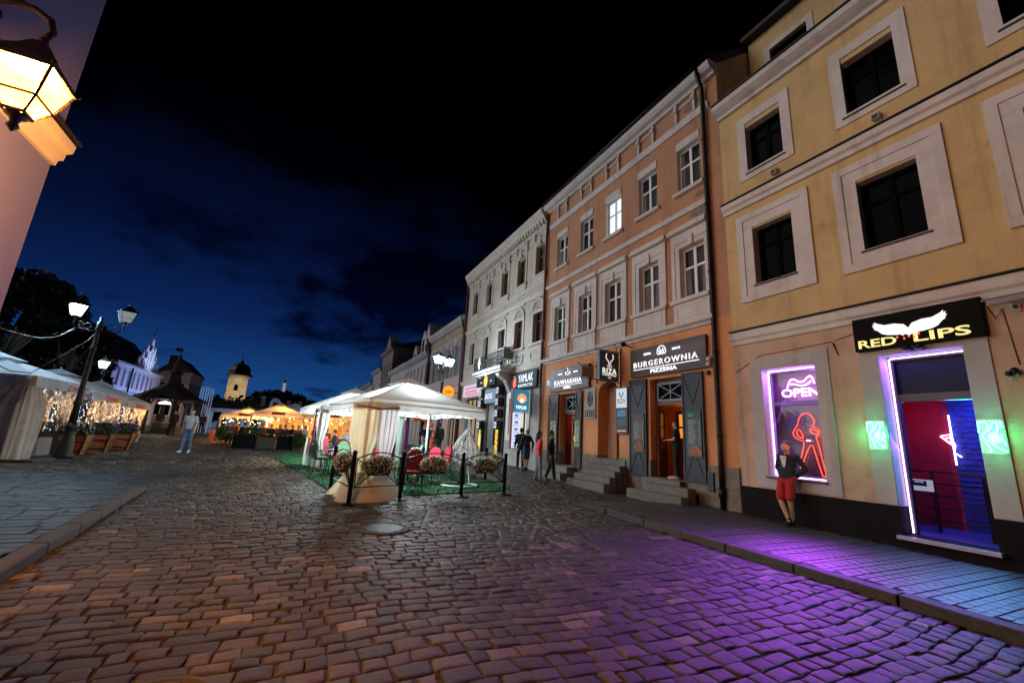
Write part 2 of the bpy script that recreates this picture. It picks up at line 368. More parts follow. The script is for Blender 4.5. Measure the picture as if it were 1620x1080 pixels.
def stones(name, x0, x1, y0, y1, w, h, gap, top, mat, keep=None, fine=True, seed=1, jit=.5, edge=.012, zig=0., wob=.05, zoff=None, lift=.006, pillow=.004, tilt=.008, flat=False, lo=None, hi=None):
    """a field of separate setts laid in rows across X; every stone has its own size, tilt and tone"""
    r = np.random.default_rng(seed); C = []
    y = y0
    while y < y1:
        hh = h * (1 + r.uniform(-.16, .16) * jit * 2); x = x0 - r.uniform(0, w)
        while x < x1:
            ww = w * (1 + r.uniform(-.38, .38) * jit * 2)
            C.append((x, x + ww, y, y + hh)); x += ww
        y += hh
    C = np.array(C); cx = (C[:, 0] + C[:, 1]) / 2; cy = (C[:, 2] + C[:, 3]) / 2
    wav = lambda X, Y: wob * (np.sin(X * 1.1 + .5 * np.sin(Y * .7)) + .5 * np.sin(X * 2.7 + Y * .9 + 1))
    if keep is not None:
        k = keep(cx, cy + wav(cx, cy)); C = C[k]; cx = cx[k]; cy = cy[k]
    n = len(C)
    p = np.array([0, .018, .07, .30, .70, .93, .982, 1.]) if fine else (np.array([0, .03, .97, 1.]) if flat else np.array([0, .06, .94, 1.]))
    q = len(p); S, T = np.meshgrid(p, p)
    j = edge
    cj = r.uniform(-j, j, (n, 4, 2))          # corner jitter
    def lerp4(a, s, t): return a[:, 0, None, None] * (1 - s) * (1 - t) + a[:, 1, None, None] * s * (1 - t) + a[:, 2, None, None] * s * t + a[:, 3, None, None] * (1 - s) * t
    gx = gap * r.uniform(.6, 1.5, n)[:, None, None]
    X = (C[:, 0][:, None, None] + gx / 2) * (1 - S) + (C[:, 1][:, None, None] - gx / 2) * S + lerp4(cj[:, :, 0], S, T)
    Y = (C[:, 2][:, None, None] + gx / 2) * (1 - T) + (C[:, 3][:, None, None] - gx / 2) * T + lerp4(cj[:, :, 1], S, T)
    # worn uneven outline: bow each side a little
    b4 = r.uniform(-1, 1, (n, 4)) * edge * 1.3
    X = X + (b4[:, 0][:, None, None] * (1 - S) + b4[:, 1][:, None, None] * S) * 4 * T * (1 - T)
    Y = Y + (b4[:, 2][:, None, None] * (1 - T) + b4[:, 3][:, None, None] * T) * 4 * S * (1 - S)
    if zig: Y = Y + zig * (np.abs(((X / (w * .5)) % 2) - 1) - .5) * 2
    Y = Y + wav(X, Y)
    if lo is not None: X = np.maximum(X, lo(Y))
    if hi is not None: X = np.minimum(X, hi(Y))
    d = np.minimum(np.minimum(S, 1 - S), np.minimum(T, 1 - T))
    prof = np.where(d <= 0, -.006 if flat else -.045, np.where(d < .025, 0 if flat else -.006, np.where(d < .2, 0, 0)))
    Z = prof[None] + pillow * (16 * S * (1 - S) * T * (1 - T))[None] + r.uniform(-lift, lift, n)[:, None, None] \
        + r.uniform(-tilt, tilt, n)[:, None, None] * (S - .5) + r.uniform(-tilt, tilt, n)[:, None, None] * (T - .5)
    Z = Z + .009 * (0 if flat else 1) * (np.sin(X * .9 + Y * .6) + np.sin(Y * 1.4 - X * .5)) / 2 + top + Gn(Y) + (zoff(X, Y) if zoff is not None else 0)
    V = np.stack([X, Y, Z], -1).reshape(-1, 3)
    base = (np.arange(q - 1)[:, None] * q + np.arange(q - 1)[None]).ravel()
    F = np.stack([base, base + 1, base + q + 1, base + q], -1)
    F = (F[None] + (np.arange(n) * q * q)[:, None, None]).reshape(-1, 4)
    me = bpy.data.meshes.new(name); me.vertices.add(len(V)); me.vertices.foreach_set('co', V.ravel())
    me.loops.add(F.size); me.loops.foreach_set('vertex_index', F.ravel().astype(np.int32))
    me.polygons.add(len(F)); me.polygons.foreach_set('loop_start', np.arange(0, F.size, 4, dtype=np.int32))
    me.polygons.foreach_set('use_smooth', np.full(len(F), not flat)); me.update(calc_edges=True)
    a = me.attributes.new('tone', 'FLOAT', 'POINT'); a.data.foreach_set('value', np.repeat(r.uniform(0, 1, n), q * q).astype(np.float32))
    me.materials.append(mat); o = bpy.data.objects.new(name, me); COL.objects.link(o)
    return tag(o, kind='structure')
M_sett = STONES('cobbles', [(0, (.032, .024, .017)), (.35, (.052, .040, .029)), (.75, (.078, .060, .044)), (.95, (.115, .09, .066)), (.985, (.22, .18, .13))], .56, .8)
M_flag = STONES('paving', [(0, (.016, .014, .014)), (.5, (.024, .022, .022)), (1, (.036, .033, .032))], .55, .4)
M_pav = STONES('pavers', [(0, (.040, .038, .041)), (.5, (.055, .052, .055)), (1, (.07, .066, .069))], .40, .4)
KXL = lambda y: -2.42 - .075 * (y - 6.2)      # left kerb line
in_road = lambda x, y: (x > np.where(y < 11.6, KXL(y) + .08, -99)) & (x < np.where(y < 9.3, 6.38, 9.75))
stones('street', -2.6, 9.8, .8, 14.2, .215, .160, .011, 0, M_sett, in_road, True, 3, zoff=None, edge=.013, wob=.06, lift=.0055, tilt=.007, lo=lambda Y: np.where(Y < 11.7, KXL(Y) + .163, -99))
stones('square', -16, 9.8, 14.2, 31, .24, .17, .016, 0, M_sett, None, False, 5)
stones('far_square', -26, 9.8, 31, 64, .5, .4, .03, 0, M_sett, None, False, 8)
# left pavement: long flags, a hand's height above the street, running out flush by Y = 12
lz = lambda x, y: .12 * np.clip((12.2 - y) / 1.5, 0, 1)
stones('pavement', -7.5, -1.6, .6, 14.2, .42, .20, .014, 0, M_flag, lambda x, y: x < np.where(y < 11.6, KXL(y) + .12, -2.6), False, 11, hi=lambda Y: KXL(Y) - .022, jit=.3, edge=.006, wob=.02, zoff=lz, pillow=.0, tilt=.003, flat=True, lift=.003)
# right pavement: interlocking pavers
rz_ = lambda x, y: .115 * np.clip((9.6 - y) / 1.2, 0, 1)
stones('pavement', 6.55, 9.8, -1., 9.4, .20, .105, .006, 0, M_pav, lambda x, y: (x > 6.62) & (x < 9.72), False, 12, jit=.02, edge=.001, wob=.0, zig=.014, zoff=rz_, pillow=0, tilt=.0012, flat=True, lift=.0012)
M_kerb = P('kerb_granite', (.06, .052, .045), .75, .4, 8, .5, 50, stain=.5)
b = MB(); r_ = random.Random(4)
y = -1.2
while y < 9.3:
    l = r_.uniform(.85, 1.25); y1 = min(y + l - .015, 9.4); t0 = G(y) + float(rz_(0, y)); t1 = G(y1) + float(rz_(0, y1)); dx = r_.uniform(-.012, .012)
    vs = []
    for yy, t in ((y, t0), (y1, t1)): vs += [(6.40 + dx, yy, t - .3), (6.63 + dx, yy, t - .3), (6.63 + dx, yy, t + .004), (6.40 + dx, yy, t + .002)]
    b.add(vs, [(0, 1, 2, 3), (7, 6, 5, 4), (0, 3, 7, 4), (1, 5, 6, 2), (3, 2, 6, 7), (0, 4, 5, 1)]); y += l
tag(b.build('kerb', M_kerb, bevel=.018), kind='structure')
b = MB(); y = .5
while y < 11.6:
    l = r_.uniform(.8, 1.2); y1 = min(y + l - .015, 11.9); vs = []
    for yy in (y, y1):
        t = G(yy) + float(lz(0, yy)); k = KXL(yy); vs += [(k - .02, yy, t - .3), (k + .16, yy, t - .3), (k + .15, yy, t + .002), (k - .02, yy, t + .006)]
    b.add(vs, [(0, 1, 2, 3), (7, 6, 5, 4), (0, 3, 7, 4), (1, 5, 6, 2), (3, 2, 6, 7), (0, 4, 5, 1)]); y += l
tag(b.build('kerb', M_kerb, bevel=.02), kind='structure')
# drain channel of long setts running up the street left of centre
# manhole covers
M_iron = P('cast_iron', (.10, .095, .09), .45, .4, 12, .5, 60, metal=.7)
for x, y, rad, lab in ((1.43, 7.44, .36, 'round ribbed iron manhole cover in the cobbles in front of the curtained pavilion'), (-.52, 3.36, .26, 'round iron manhole cover low in the picture among the nearest cobbles')):
    t = thing('manhole_cover', lab, 'manhole cover', (x, y, G(y)))
    b = MB(); b.lathe([(rad + .06, -.03), (rad + .06, .012), (rad + .01, .014), (rad + .01, -.02)], (x, y, G(y)), 32); b.build('rim', M_kerb, t)
    b = MB(); b.lathe([(rad, -.03), (rad, .004), (.001, .006)], (x, y, G(y)), 32)
    for k in range(-5, 6):
        q = k * rad / 6; l = math.sqrt(max(0, (rad * .9) ** 2 - q * q)); b.box(x - l, x + l, y + q - .015, y + q + .015, G(y) + .003, G(y) + .017)
    b.build('cover', M_iron, t)

# small litter between the stones: leaves, stubs and paper scraps
r = np.random.default_rng(77); n = 240; X = r.uniform(-2.2, 6.2, n); Y = r.uniform(2.4, 13, n); s_ = r.uniform(.006, .022, n); a = r.uniform(0, 2 * PI, n); b = MB()
for i in range(n):
    z = G(Y[i]) + .008; c, d = math.cos(a[i]) * s_[i], math.sin(a[i]) * s_[i]; w = r.uniform(.25, .8); b.add([(X[i] - c, Y[i] - d, z), (X[i] + d * w, Y[i] - c * w, z + .003), (X[i] + c, Y[i] + d, z + .006), (X[i] - d * w, Y[i] + c * w, z + .002)], [(0, 1, 2, 3)])
tag(b.build('litter', LEAF('litter_mix', (.05, .03, .015), (.42, .36, .28), .1)), 'dry leaves stubs and paper scraps on the cobbles', 'litter', kind='stuff')
# ------------------------------------------------------------------ shared building materials and pieces
M_yel = P('yellow_plaster', (.62, .445, .215), .85, .14, .9, .3, 70, stain=.35, streak=.5, crack=.32)
M_pink = P('pinkish_plaster', (.56, .39, .29), .85, .2, 1.2, .35, 70, stain=.5, streak=.5, crack=.32)
M_white = P('white_trim', (.64, .60, .585), .8, .14, 2., .2, 60, stain=.3, streak=.5)
M_grey = P('grey_render', (.44, .41, .43), .85, .14, 2., .2, 60, stain=.25, streak=.3)
M_plinth = P('dark_plinth', (.010, .007, .008), .7, .4, 3, .3, 30, spec=.1)
M_darkw = P('dark_window_wood', (.003, .002, .002), .7, .3, 6, .2, 40, spec=.03)
M_pane = P('dark_glass', (.0025, .0025, .0035), .10, .3, .7, 0, spec=.012)
M_pane2 = P('curtained_glass', (.045, .05, .058), .12, .9, 1.7, 0, spec=.05, dark=(.004, .004, .005))
M_sheet = P('sheet_metal_dark', (.02, .018, .02), .5, .3, 5, .1, metal=.3)
M_or = P('orange_plaster', (.52, .27, .16), .85, .24, 1.1, .35, 60, stain=.5, streak=.6, crack=.32)
M_or2 = P('bright_orange_plaster', (.68, .31, .14), .85, .22, 1.1, .3, 60, stain=.45, streak=.5, crack=.25)
M_stone = P('plinth_stone', (.21, .185, .155), .85, .35, 4, .5, 30, stain=.5)
M_wwin = P('white_window_wood', (.80, .80, .83), .5, .1, 6, .1)
M_black = P('black_metal', (.008, .008, .010), .42, .3, 9, .2, 60, metal=.4)
M_pipe = P('downpipe_metal', (.012, .010, .011), .45, .3, 4, .1, metal=.5)
M_redpipe = P('red_pipe', (.14, .03, .025), .5, .3, 5, .1)
M_brownw = P('brown_window_wood', (.10, .038, .018), .55, .3, 6, .2)
M_roof = P('roof_dark', (.02, .018, .02), .7, .4, 3, .4, 12)
M_cable = P('cable', (.02, .02, .02), .5, .2, 5, 0)
M_cctv = P('grey_plastic', (.42, .42, .44), .4, .1, 5, 0)

def window(par, y0, y1, z0, z1, x, fm, pm, cols=2, tr=.66, fw=.055, t=.06, sill=None, bars=()):
    """casement set back in its opening; returns the window part"""
    b = MB(); b.ring(y0, y1, z0, z1, fw, x, x + t)
    iw = (y1 - y0 - 2 * fw) / cols
    for k in range(1, cols): c = y0 + fw + k * iw; b.box(x - .012, x + t - .003, c - fw * .75, c + fw * .75, z0 + fw, z1 - fw)
    if tr:
        zz = z0 + (z1 - z0) * tr
        for k in range(cols):
            a = y0 + fw + k * iw + (fw * .75 if k else 0); e = y0 + fw + (k + 1) * iw - (fw * .75 if k < cols - 1 else 0)
            b.box(x - .005, x + t - .006, a, e, zz - fw * .55, zz + fw * .55)
    for q in bars:
        zz = z0 + (z1 - z0) * q; b.box(x + .012, x + t - .008, y0 + fw, y1 - fw, zz - .012, zz + .012)
    o = b.build('window', fm, par)
    b = MB(); b.quad((x + .035, y1 - fw * .5, z0 + fw * .5), (x + .035, y0 + fw * .5, z0 + fw * .5), (x + .035, y0 + fw * .5, z1 - fw * .5), (x + .035, y1 - fw * .5, z1 - fw * .5))
    b.build('pane', pm, o)
    if sill:
        b = MB(); b.box(FX - sill, x, y0 - .04, y1 + .04, z0 - .035, z0 - .004); b.build('sill', M_sheet, o)
    return o
def backing(par, y0, y1, z0, z1, x, mat, name='curtain'):
    b = MB(); b.quad((x, y1, z0), (x, y0, z0), (x, y0, z1), (x, y1, z1)); return b.build(name, mat, par)

# ------------------------------------------------------------------ yellow building with the club
yb = thing('apartment_building', 'yellow plastered building with broad white window surrounds above a neon lit club door', 'building', (FX, 3, .1))
cols = [(5.94, .49), (3.60, .52), (1.24, .51), (-1.1, .5)]
YN, YF = -3.2, 7.2
h1 = [(c - w, c + w, 8.94, 10.34) for c, w in cols]; h2 = [(c - w, c + w, 5.77, 7.32) for c, w in cols]
b = MB(); b.wall(YN, YF, 4.6, 11.15, h1 + h2, d=.3, rm=1); b.build('upper_wall', [M_yel, M_grey], yb)
SHOP = (5.28, 6.48, 1.15, 3.60); DOOR = (2.95, 4.13, .40, 3.60)
b = MB(); b.wall(YN, YF, .87, 4.36, [SHOP, DOOR], d=.34, rm=1); b.build('ground_floor_wall', [M_pink, M_white], yb)
b = MB(); b.wall(YN, YF, -.2, .87, [DOOR], x=FX - .035, d=.375); b.box(FX - .034, FX - .001, YN, DOOR[0], .868, .871); b.box(FX - .034, FX - .001, DOOR[1], YF, .868, .871); b.build('plinth', M_plinth, yb)
def cpiece(nm, prof, y0, y1, par, m=M_white): b = MB(); b.cornice(prof, y0, y1); return b.build(nm, m, par)
cpiece('string_course', [(-.01, 4.31), (.05, 4.31), (.07, 4.40), (.12, 4.45), (.13, 4.60), (.15, 4.62), (-.01, 4.64)], YN, YF, yb)
cpiece('string_course', [(-.01, 8.0), (.06, 8.0), (.07, 8.1), (.13, 8.15), (.15, 8.27), (-.01, 8.29)], YN, YF, yb)
for z in (4.645, 8.295):
    b = MB(); b.box(FX - .19, FX, YN, YF, z, z + .02); b.build('flashing', M_sheet, yb)
cpiece('cornice', [(-.3, 11.1), (.08, 11.1), (.10, 11.18), (.20, 11.24), (.30, 11.32), (.32, 11.45), (-.3, 11.46)], YN, YF, yb)
b = MB(); b.box(FX - .36, FX + .3, YN, YF, 11.465, 11.50); b.build('flashing', M_sheet, yb)
for (c, w) in cols:
    b = MB(); b.ring(c - .71, c + .71, 8.77, 10.70, .235, FX - .035, FX - .002, 0); b.build('surround', M_white, yb)
    b = MB(); b.ring(c - .91, c + .91, 5.38, 7.78, .17, FX - .05, FX - .002, 0); b.ring(c - .74, c + .74, 5.55, 7.61, .245, FX - .025, FX - .002, 0); b.build('surround', M_white, yb, bevel=.006)
    for z0, z1 in ((8.94, 10.34), (5.77, 7.32)):
        window(yb, c - w + .003, c + w - .003, z0 + .003, z1 - .003, FX + .20, M_darkw, M_pane, 2, .68, .06, sill=.06, bars=())
# attic storey set back above the cornice
AX = 11.4
b = MB(); ha = [(c - .55, c + .55, 12.6, 13.9) for c, w in cols]
b.wall(YN, 7.15, 11.45, 14.7, ha, x=AX, d=.2); b.quad((AX, 7.15, 11.45), (AX, 7.15, 14.7), (AX + 5, 7.15, 14.7), (AX + 5, 7.15, 11.45)); b.build('attic_wall', M_yel, yb)
for c, w in cols:
    b = MB(); b.ring(c - .72, c + .72, 12.43, 14.07, .18, AX - .03, AX - .002); b.build('surround', M_white, yb)
    b = MB(); b.ring(c - .54, c + .54, 12.61, 13.89, .07, AX + .1, AX + .16); o = b.build('window', M_darkw, yb)
    backing(o, c - .5, c + .5, 12.65, 13.85, AX + .14, M_pane, 'pane')
b = MB(); b.box(AX - .3, AX + 5, YN, 7.2, 14.7, 14.85); b.box(FX + .3, AX, YN, 7.19, 11.40, 11.44); b.build('roof', M_roof, yb)
# shop window with purple light strips and neon
sg = P('shop_frame_violet', (.16, .10, .26), .4, .2, 6, 0)
x = FX + .26
b = MB(); b.ring(5.285, 6.475, 1.155, 3.595, .07, x, x + .06); b.box(x - .01, x + .055, 5.36, 6.40, 2.76, 2.86); sw = b.build('window', sg, yb)
gpane = GL('clear_glass', (.9, .88, .95), .93, .03)
b = MB(); b.quad((x + .03, 6.4, 1.22), (x + .03, 5.35, 1.22), (x + .03, 5.35, 2.76), (x + .03, 6.4, 2.76)); b.quad((x + .03, 6.4, 2.86), (x + .03, 5.35, 2.86), (x + .03, 5.35, 3.53), (x + .03, 6.4, 3.53)); b.build('pane', gpane, sw)
M_film = P('window_film', (.10, .085, .13), .6, .4, 2.2, .1)
M_filmp = P('window_film_pink', (.30, .12, .30), .6, .3, 2., .1)
bk = backing(yb, 5.2, 6.56, 1.1, 2.80, x + .16, M_film, 'window_blind'); backing(yb, 5.2, 6.56, 2.81, 3.66, x + .16, M_filmp, 'window_blind')
EV = EM('led_violet', (.55, .25, 1.), 9.); EVW = EM('led_white_violet', (.72, .45, 1.), 6.)
def ledstrip(p0, p1, par, n, r=.011, m=EVW, nm='led_strip', cat=None):
    b = MB(); p0 = Vector(p0); p1 = Vector(p1); d = (p1 - p0) / n
    for k in range(n):
        a = p0 + d * (k + .15); c = p0 + d * (k + .8); b.bar(a, c, r * 2, r * 2)
    return b.build(nm, m, par)
for a, c, n in (((x - .05, 6.455, 1.19), (x - .05, 6.455, 3.57), 60), ((x - .05, 6.455, 3.575), (x - .05, 5.31, 3.575), 30), ((x - .05, 6.44, 1.175), (x - .05, 5.31, 1.175), 30)): ledstrip(a, c, yb, n)
b = MB(); b.box(FX - .09, x, 5.24, 6.52, 1.115, 1.148); b.build('sill', M_sheet, yb)
# pilaster-like grey surrounds
b = MB(); b.ring(5.0, 5.278, .88, 3.90, .0, 0, 0) if 0 else None
b.box(FX - .03, FX - .002, 5.0, 5.279, .90, 3.90); b.box(FX - .03, FX - .002, 6.481, 6.77, .90, 3.90); b.box(FX - .03, FX - .002, 5.279, 6.481, 3.601, 3.90); b.box(FX - .03, FX - .002, 5.279, 6.481, .90, 1.149)
b.build('surround', M_grey, yb, bevel=.006)
b = MB(); b.box(FX - .03, FX - .002, 2.64, 2.949, .88, 3.70); b.box(FX - .03, FX - .002, 4.131, 4.45, .88, 3.70); b.box(FX - .03, FX - .002, 2.949, 4.131, 3.601, 3.70)
b.build('surround', M_grey, yb, bevel=.006)
# club doorway
dk = P('door_frame_dark', (.012, .010, .022), .35, .3, 5, .1)
x = FX + .30
b = MB(); b.ring(2.952, 4.128, .40, 3.598, .085, x, x + .09, sides='lrt'); b.box(x - .01, x + .085, 3.04, 4.04, 2.74, 2.88); df = b.build('door_frame', dk, yb)
backing(df, 3.03, 4.05, 2.86, 3.53, x + .05, P('tinted_glass', (.004, .004, .018), .2, .4, 2, 0, spec=.1), 'pane')
b = MB(); b.box(FX - .16, x + .2, 2.90, 4.17, .33, .395); b.build('threshold', P('threshold_metal', (.35, .3, .38), .35, .2, 5, .1, metal=.6), yb, bevel=.006)
for a, c, n in (((x - .03, 4.09, .42), (x - .03, 4.09, 3.56), 90), ((x - .03, 4.08, 3.565), (x - .03, 2.98, 3.565), 32), ((x - .03, 2.99, .42), (x - .03, 2.99, 1.), 16)): ledstrip(a, c, yb, n)
# what the open door shows: a small lobby with a red wall, a brick wall with blue light in its colour and a railing
M_red = P('lobby_red_wall', (.40, .012, .018), .7, .3, 2, .15); M_blue = P('lobby_brick_bluelit', (.022, .055, .26), .7, .3, 6, .4, 20); M_lfloor = P('lobby_floor', (.06, .08, .26), .35, .4, 3, .1)
b = MB(); b.quad((12., 6.2, .40), (12., 4.02, .40), (12., 4.02, 3.2), (12., 6.2, 3.2)); b.quad((x + .09, 4.7, .40), (12, 4.7, .40), (12, 4.7, 3.2), (x + .09, 4.7, 3.2)); lw = b.build('lobby_wall', M_red, yb)
b = MB(); b.quad((12., 4.02, .40), (12., 2.2, .40), (12., 2.2, 3.2), (12., 4.02, 3.2)); b.quad((x + .09, 2.6, .4), (x + .09, 2.6, 3.2), (12, 2.6, 3.2), (12, 2.6, .4))
for k in range(26):
    z = .40 + k * .105; b.box(11.985, 11.999, 2.62, 4.0, z, z + .010)
    for q in range(7): yy = 2.65 + q * .22 + (.11 if k % 2 else 0); b.box(11.986, 11.998, yy, yy + .01, z + .01, z + .105)
b.build('lobby_wall', M_blue, yb)
b = MB(); b.quad((x + .09, 2.6, .396), (12, 2.6, .396), (12, 6.2, .396), (x + .09, 6.2, .396)); b.build('lobby_floor', M_lfloor, yb)
b = MB(); b.quad((x + .09, 2.6, 3.2), (x + .09, 6.2, 3.2), (12, 6.2, 3.2), (12, 2.6, 3.2)); b.build('lobby_ceiling', M_plinth, yb)
b = MB(); xr = 11.0
b.bar((xr, 4.65, 1.49), (xr, 3.30, 1.49), .05, .03); b.bar((xr, 4.06, .40), (xr, 4.06, 1.48), .045)
for k in range(4): z = .62 + k * .22; b.tube([(xr, 4.06, z), (xr, 3.32, z)], .012)
for k in range(4): z = .62 + k * .22; b.tube([(xr, 4.06, z), (11.95, 4.6, z - .1)], .012)
b.bar((xr, 3.32, .40), (xr, 3.32, 1.48), .045); b.build('railing', M_black, yb)
b = MB(); b.box(10.7, 11.9, 2.62, 3.30, .40, 1.46); b.build('lobby_counter', M_plinth, yb)
t = thing('notice_board', 'white notice with dark blue label on the railing inside the club door', 'notice', (xr - .03, 4.23, 1.13))
b = MB(); b.box(xr - .045, xr - .03, 4.05, 4.40, 1.12, 1.33); b.build('board', EM('notice_white', (.62, .60, .8), .5), t)
b = MB(); b.box(xr - .05, xr - .047, 4.14, 4.36, 1.21, 1.31); b.build('label_panel', P('label_blue', (.02, .06, .15), .5, .2, 5, 0), t)
text('UWAGA!', .14, .03, (xr - .052, 4.25, 1.285), *FAC, EM('notice_letter', (.7, .75, .9), .7), t, depth=.002)
# neon pieces
def neon(name, label, polys, m, cat='neon sign', r=.012, x=FX, closed=True):
    b = MB()
    for p, cl in polys: b.tube([(x, y, z) for y, z in p], r, 6, closed=cl)
    ys = [q[0] for p, _ in polys for q in p]; zs = [q[1] for p, _ in polys for q in p]
    o = thing(name, label, cat, (x, sum(ys) / len(ys), min(zs))); b.build('neon_tube', m, o)
    return o
def smooth(p, n=3, closed=True):
    for _ in range(n):
        q = []; k = len(p)
        rg = range(k) if closed else range(k - 1)
        if not closed: q.append(p[0])
        for i in rg:
            a, c = p[i], p[(i + 1) % k]
            q += [(a[0] * .75 + c[0] * .25, a[1] * .75 + c[1] * .25), (a[0] * .25 + c[0] * .75, a[1] * .25 + c[1] * .75)]
        if not closed: q.append(p[-1])
        p = q
    return p
NR = EM('neon_red', (1., .05, .02), 5.); NPk = EM('neon_pink_white', (1., .50, .95), 7.); NG = EM('neon_green', (.16, 1., .52), 5.); NB = EM('neon_blue', (.35, .35, 1.), 9.)
lady = smooth([(5.695, 2.584), (5.587, 2.534), (5.549, 2.434), (5.528, 2.377), (5.567, 2.321), (5.597, 2.286), (5.507, 2.251), (5.437, 2.196), (5.491, 2.078), (5.537, 2.084), (5.492, 1.872), (5.446, 1.553), (5.403, 1.291), (5.44, 1.24), (5.477, 1.247), (5.516, 1.430), (5.570, 1.680), (5.633, 1.950), (5.753, 1.722), (5.849, 1.507), (5.894, 1.38), (5.93, 1.40), (5.891, 1.574), (5.812, 1.824), (5.784, 1.973), (5.881, 1.985), (5.982, 2.051), (6.018, 2.133), (5.958, 2.232), (5.884, 2.330), (5.864, 2.432), (5.805, 2.540)], 2)
arm = smooth([(5.863, 2.250), (5.953, 2.134), (5.835, 2.022), (5.776, 2.030)], 2); arm2 = smooth([(5.649, 2.244), (5.551, 2.209), (5.469, 2.175), (5.508, 2.112), (5.624, 2.145)], 2)
o = neon('neon_sign', 'red neon outline of a long haired woman behind the club window', [(lady, True), (arm, True), (arm2, True)], NR, x=FX + .23, r=.0075)
b = MB(); b.box(FX + .21, FX + .24, 5.66, 5.73, 1.965, 1.995); b.build('clasp', EM('neon_white', (1, .8, .8), 6), o)
lips = smooth([(6.05, 3.16), (5.98, 3.34), (5.88, 3.36), (5.80, 3.28), (5.68, 3.27), (5.58, 3.38), (5.50, 3.40), (5.45, 3.22)], 2, False)
lips2 = smooth([(5.98, 3.24), (5.86, 3.24), (5.76, 3.18), (5.62, 3.20), (5.52, 3.28)], 2, False)
o = neon('neon_sign', 'pink white neon word OPEN with a curved line above it in the club window', [(lips, False), (lips2, False)], NPk, x=FX + .23)
text('OPEN', .82, .19, (FX + .23, 5.78, 3.04), *FAC, NPk, o, 'lettering', .02, outline=.018)
M_acr = GL('acrylic', (.7, 1, .85), .8, .1, em=(.03, .9, .36), es=.13)
for y0, y1, lab in ((4.16, 4.45, 'square green neon panel on the left of the club door'), (2.64, 2.94, 'square green neon panel on the right of the club door')):
    ym = (y0 + y1) / 2; t = thing('neon_sign', lab, 'neon sign', (FX - .04, ym, 1.83))
    b = MB(); b.box(FX - .055, FX - .045, y0, y1, 1.84, 2.37); b.build('backing_plate', M_acr, t)
    w = y1 - y0; q = lambda u, v: (y1 - u * w, 1.84 + v * .53)
    b = MB(); xx = FX - .075
    for pl in ([(.12, .9), (.3, .95), (.45, .85), (.35, .65), (.15, .55), (.2, .4), (.45, .35), (.6, .2), (.95, .08)], [(.3, .62), (.5, .72), (.6, .9), (.72, .95), (.8, .8), (.7, .62), (.72, .5), (.9, .4), (.95, .25)], [(.2, .35), (.35, .22), (.4, .05)], [(.05, .62), (.08, .95)], [(.88, .95), (.92, .75)]):
        b.tube([(xx, *q(*p)) for p in smooth(pl, 2, False)], .014, 6)
    b.build('neon_tube', NG, t)
    b = MB()
    for yy in (y0 + .02, y1 - .02):
        for zz in (1.86, 2.35): b.tube([(FX - .06, yy, zz), (FX - .002, yy, zz)], .008)
    b.build('standoff', M_cctv, t)
    light('POINT', (FX - .16, ym, 2.1), (.04, 1., .36), 20., .1)
o = neon('neon_sign', 'blue upright neon stroke with a pink glass shape inside the club lobby', [([(4.0, 2.63), (4.0, 1.64)], False)], NB, x=11.95, r=.014)
b = MB()
for p in ([(4.17, 2.20), (4.02, 2.24), (3.97, 2.02), (4.0, 1.88), (3.90, 1.80)], [(4.17, 2.20), (4.04, 2.06), (3.98, 2.02)], [(4.10, 2.16), (4.02, 2.18), (4.02, 2.09)]): b.tube([(11.94, y, z) for y, z in p], .012, 6)
b.build('neon_tube', NPk, o)
# sign board over the door
t = thing('club_sign', 'black sign board with white wings and yellow lettering over the club door', 'sign', (FX - .08, 3.52, 3.68))
b = MB(); b.box(FX - .15, FX - .032, 2.61, 4.43, 3.70, 4.35); b.build('board', P('sign_black', (.002, .002, .002), .6, .2, 4, 0, spec=.08), t, bevel=.005)
EY = EM('letters_warm', (1., .80, .30), 1.15); EW = EM('letters_white', (1, .95, .93), 1.2)
text('RED', .60, .155, (FX - .155, 4.06, 3.83), *FAC, EY, t, bold=.018)
text('LIPS', .74, .165, (FX - .155, 3.14, 3.83), *FAC, EY, t, bold=.018)
wing = [(3.56, 4.02), (3.50, 4.10), (3.36, 4.14), (3.22, 4.14), (3.11, 4.19), (3.06, 4.23), (3.07, 4.18), (3.03, 4.20), (3.05, 4.15), (3.02, 4.15), (3.06, 4.10), (3.04, 4.09), (3.10, 4.05), (3.16, 3.98), (3.24, 3.945), (3.36, 3.925), (3.44, 3.92), (3.46, 3.89), (3.50, 3.915), (3.56, 3.88)]
wing += [(7.12 - y, z) for y, z in reversed(wing[1:-1])]
b = MB(); b.prism([(-(y), z) for y, z in wing], lambda u, v: (FX - .165, -u, v), (.012, 0, 0)); b.build('wings_emblem', EW, t)
b = MB()
for y, z in ((3.74, 3.87), (3.64, 3.83), (3.57, 3.86), (3.50, 3.83), (3.43, 3.88)): b.prism([(-y - .014, z - .012), (-y + .014, z - .012), (-y + .012, z + .012), (-y, z + .034), (-y - .012, z + .012)], lambda u, v: (FX - .163, -u, v), (.01, 0, 0))
b.build('drops_emblem', EM('drops_red', (1, .14, .04), 1.6), t)
t = thing('spot_lamp', 'pair of small black spot heads under the club sign', 'lamp', (FX - .1, 3.56, 3.66))
b = MB(); b.box(FX - .12, FX - .03, 3.545, 3.575, 3.655, 3.695)
b.build('bracket', M_black, t)
for s in (-.085, .085): b = MB(); b.ell((FX - .13, 3.56 + s, 3.655), (.07, .075, .045), 12, 8); b.build('lamp_head', M_black, t)
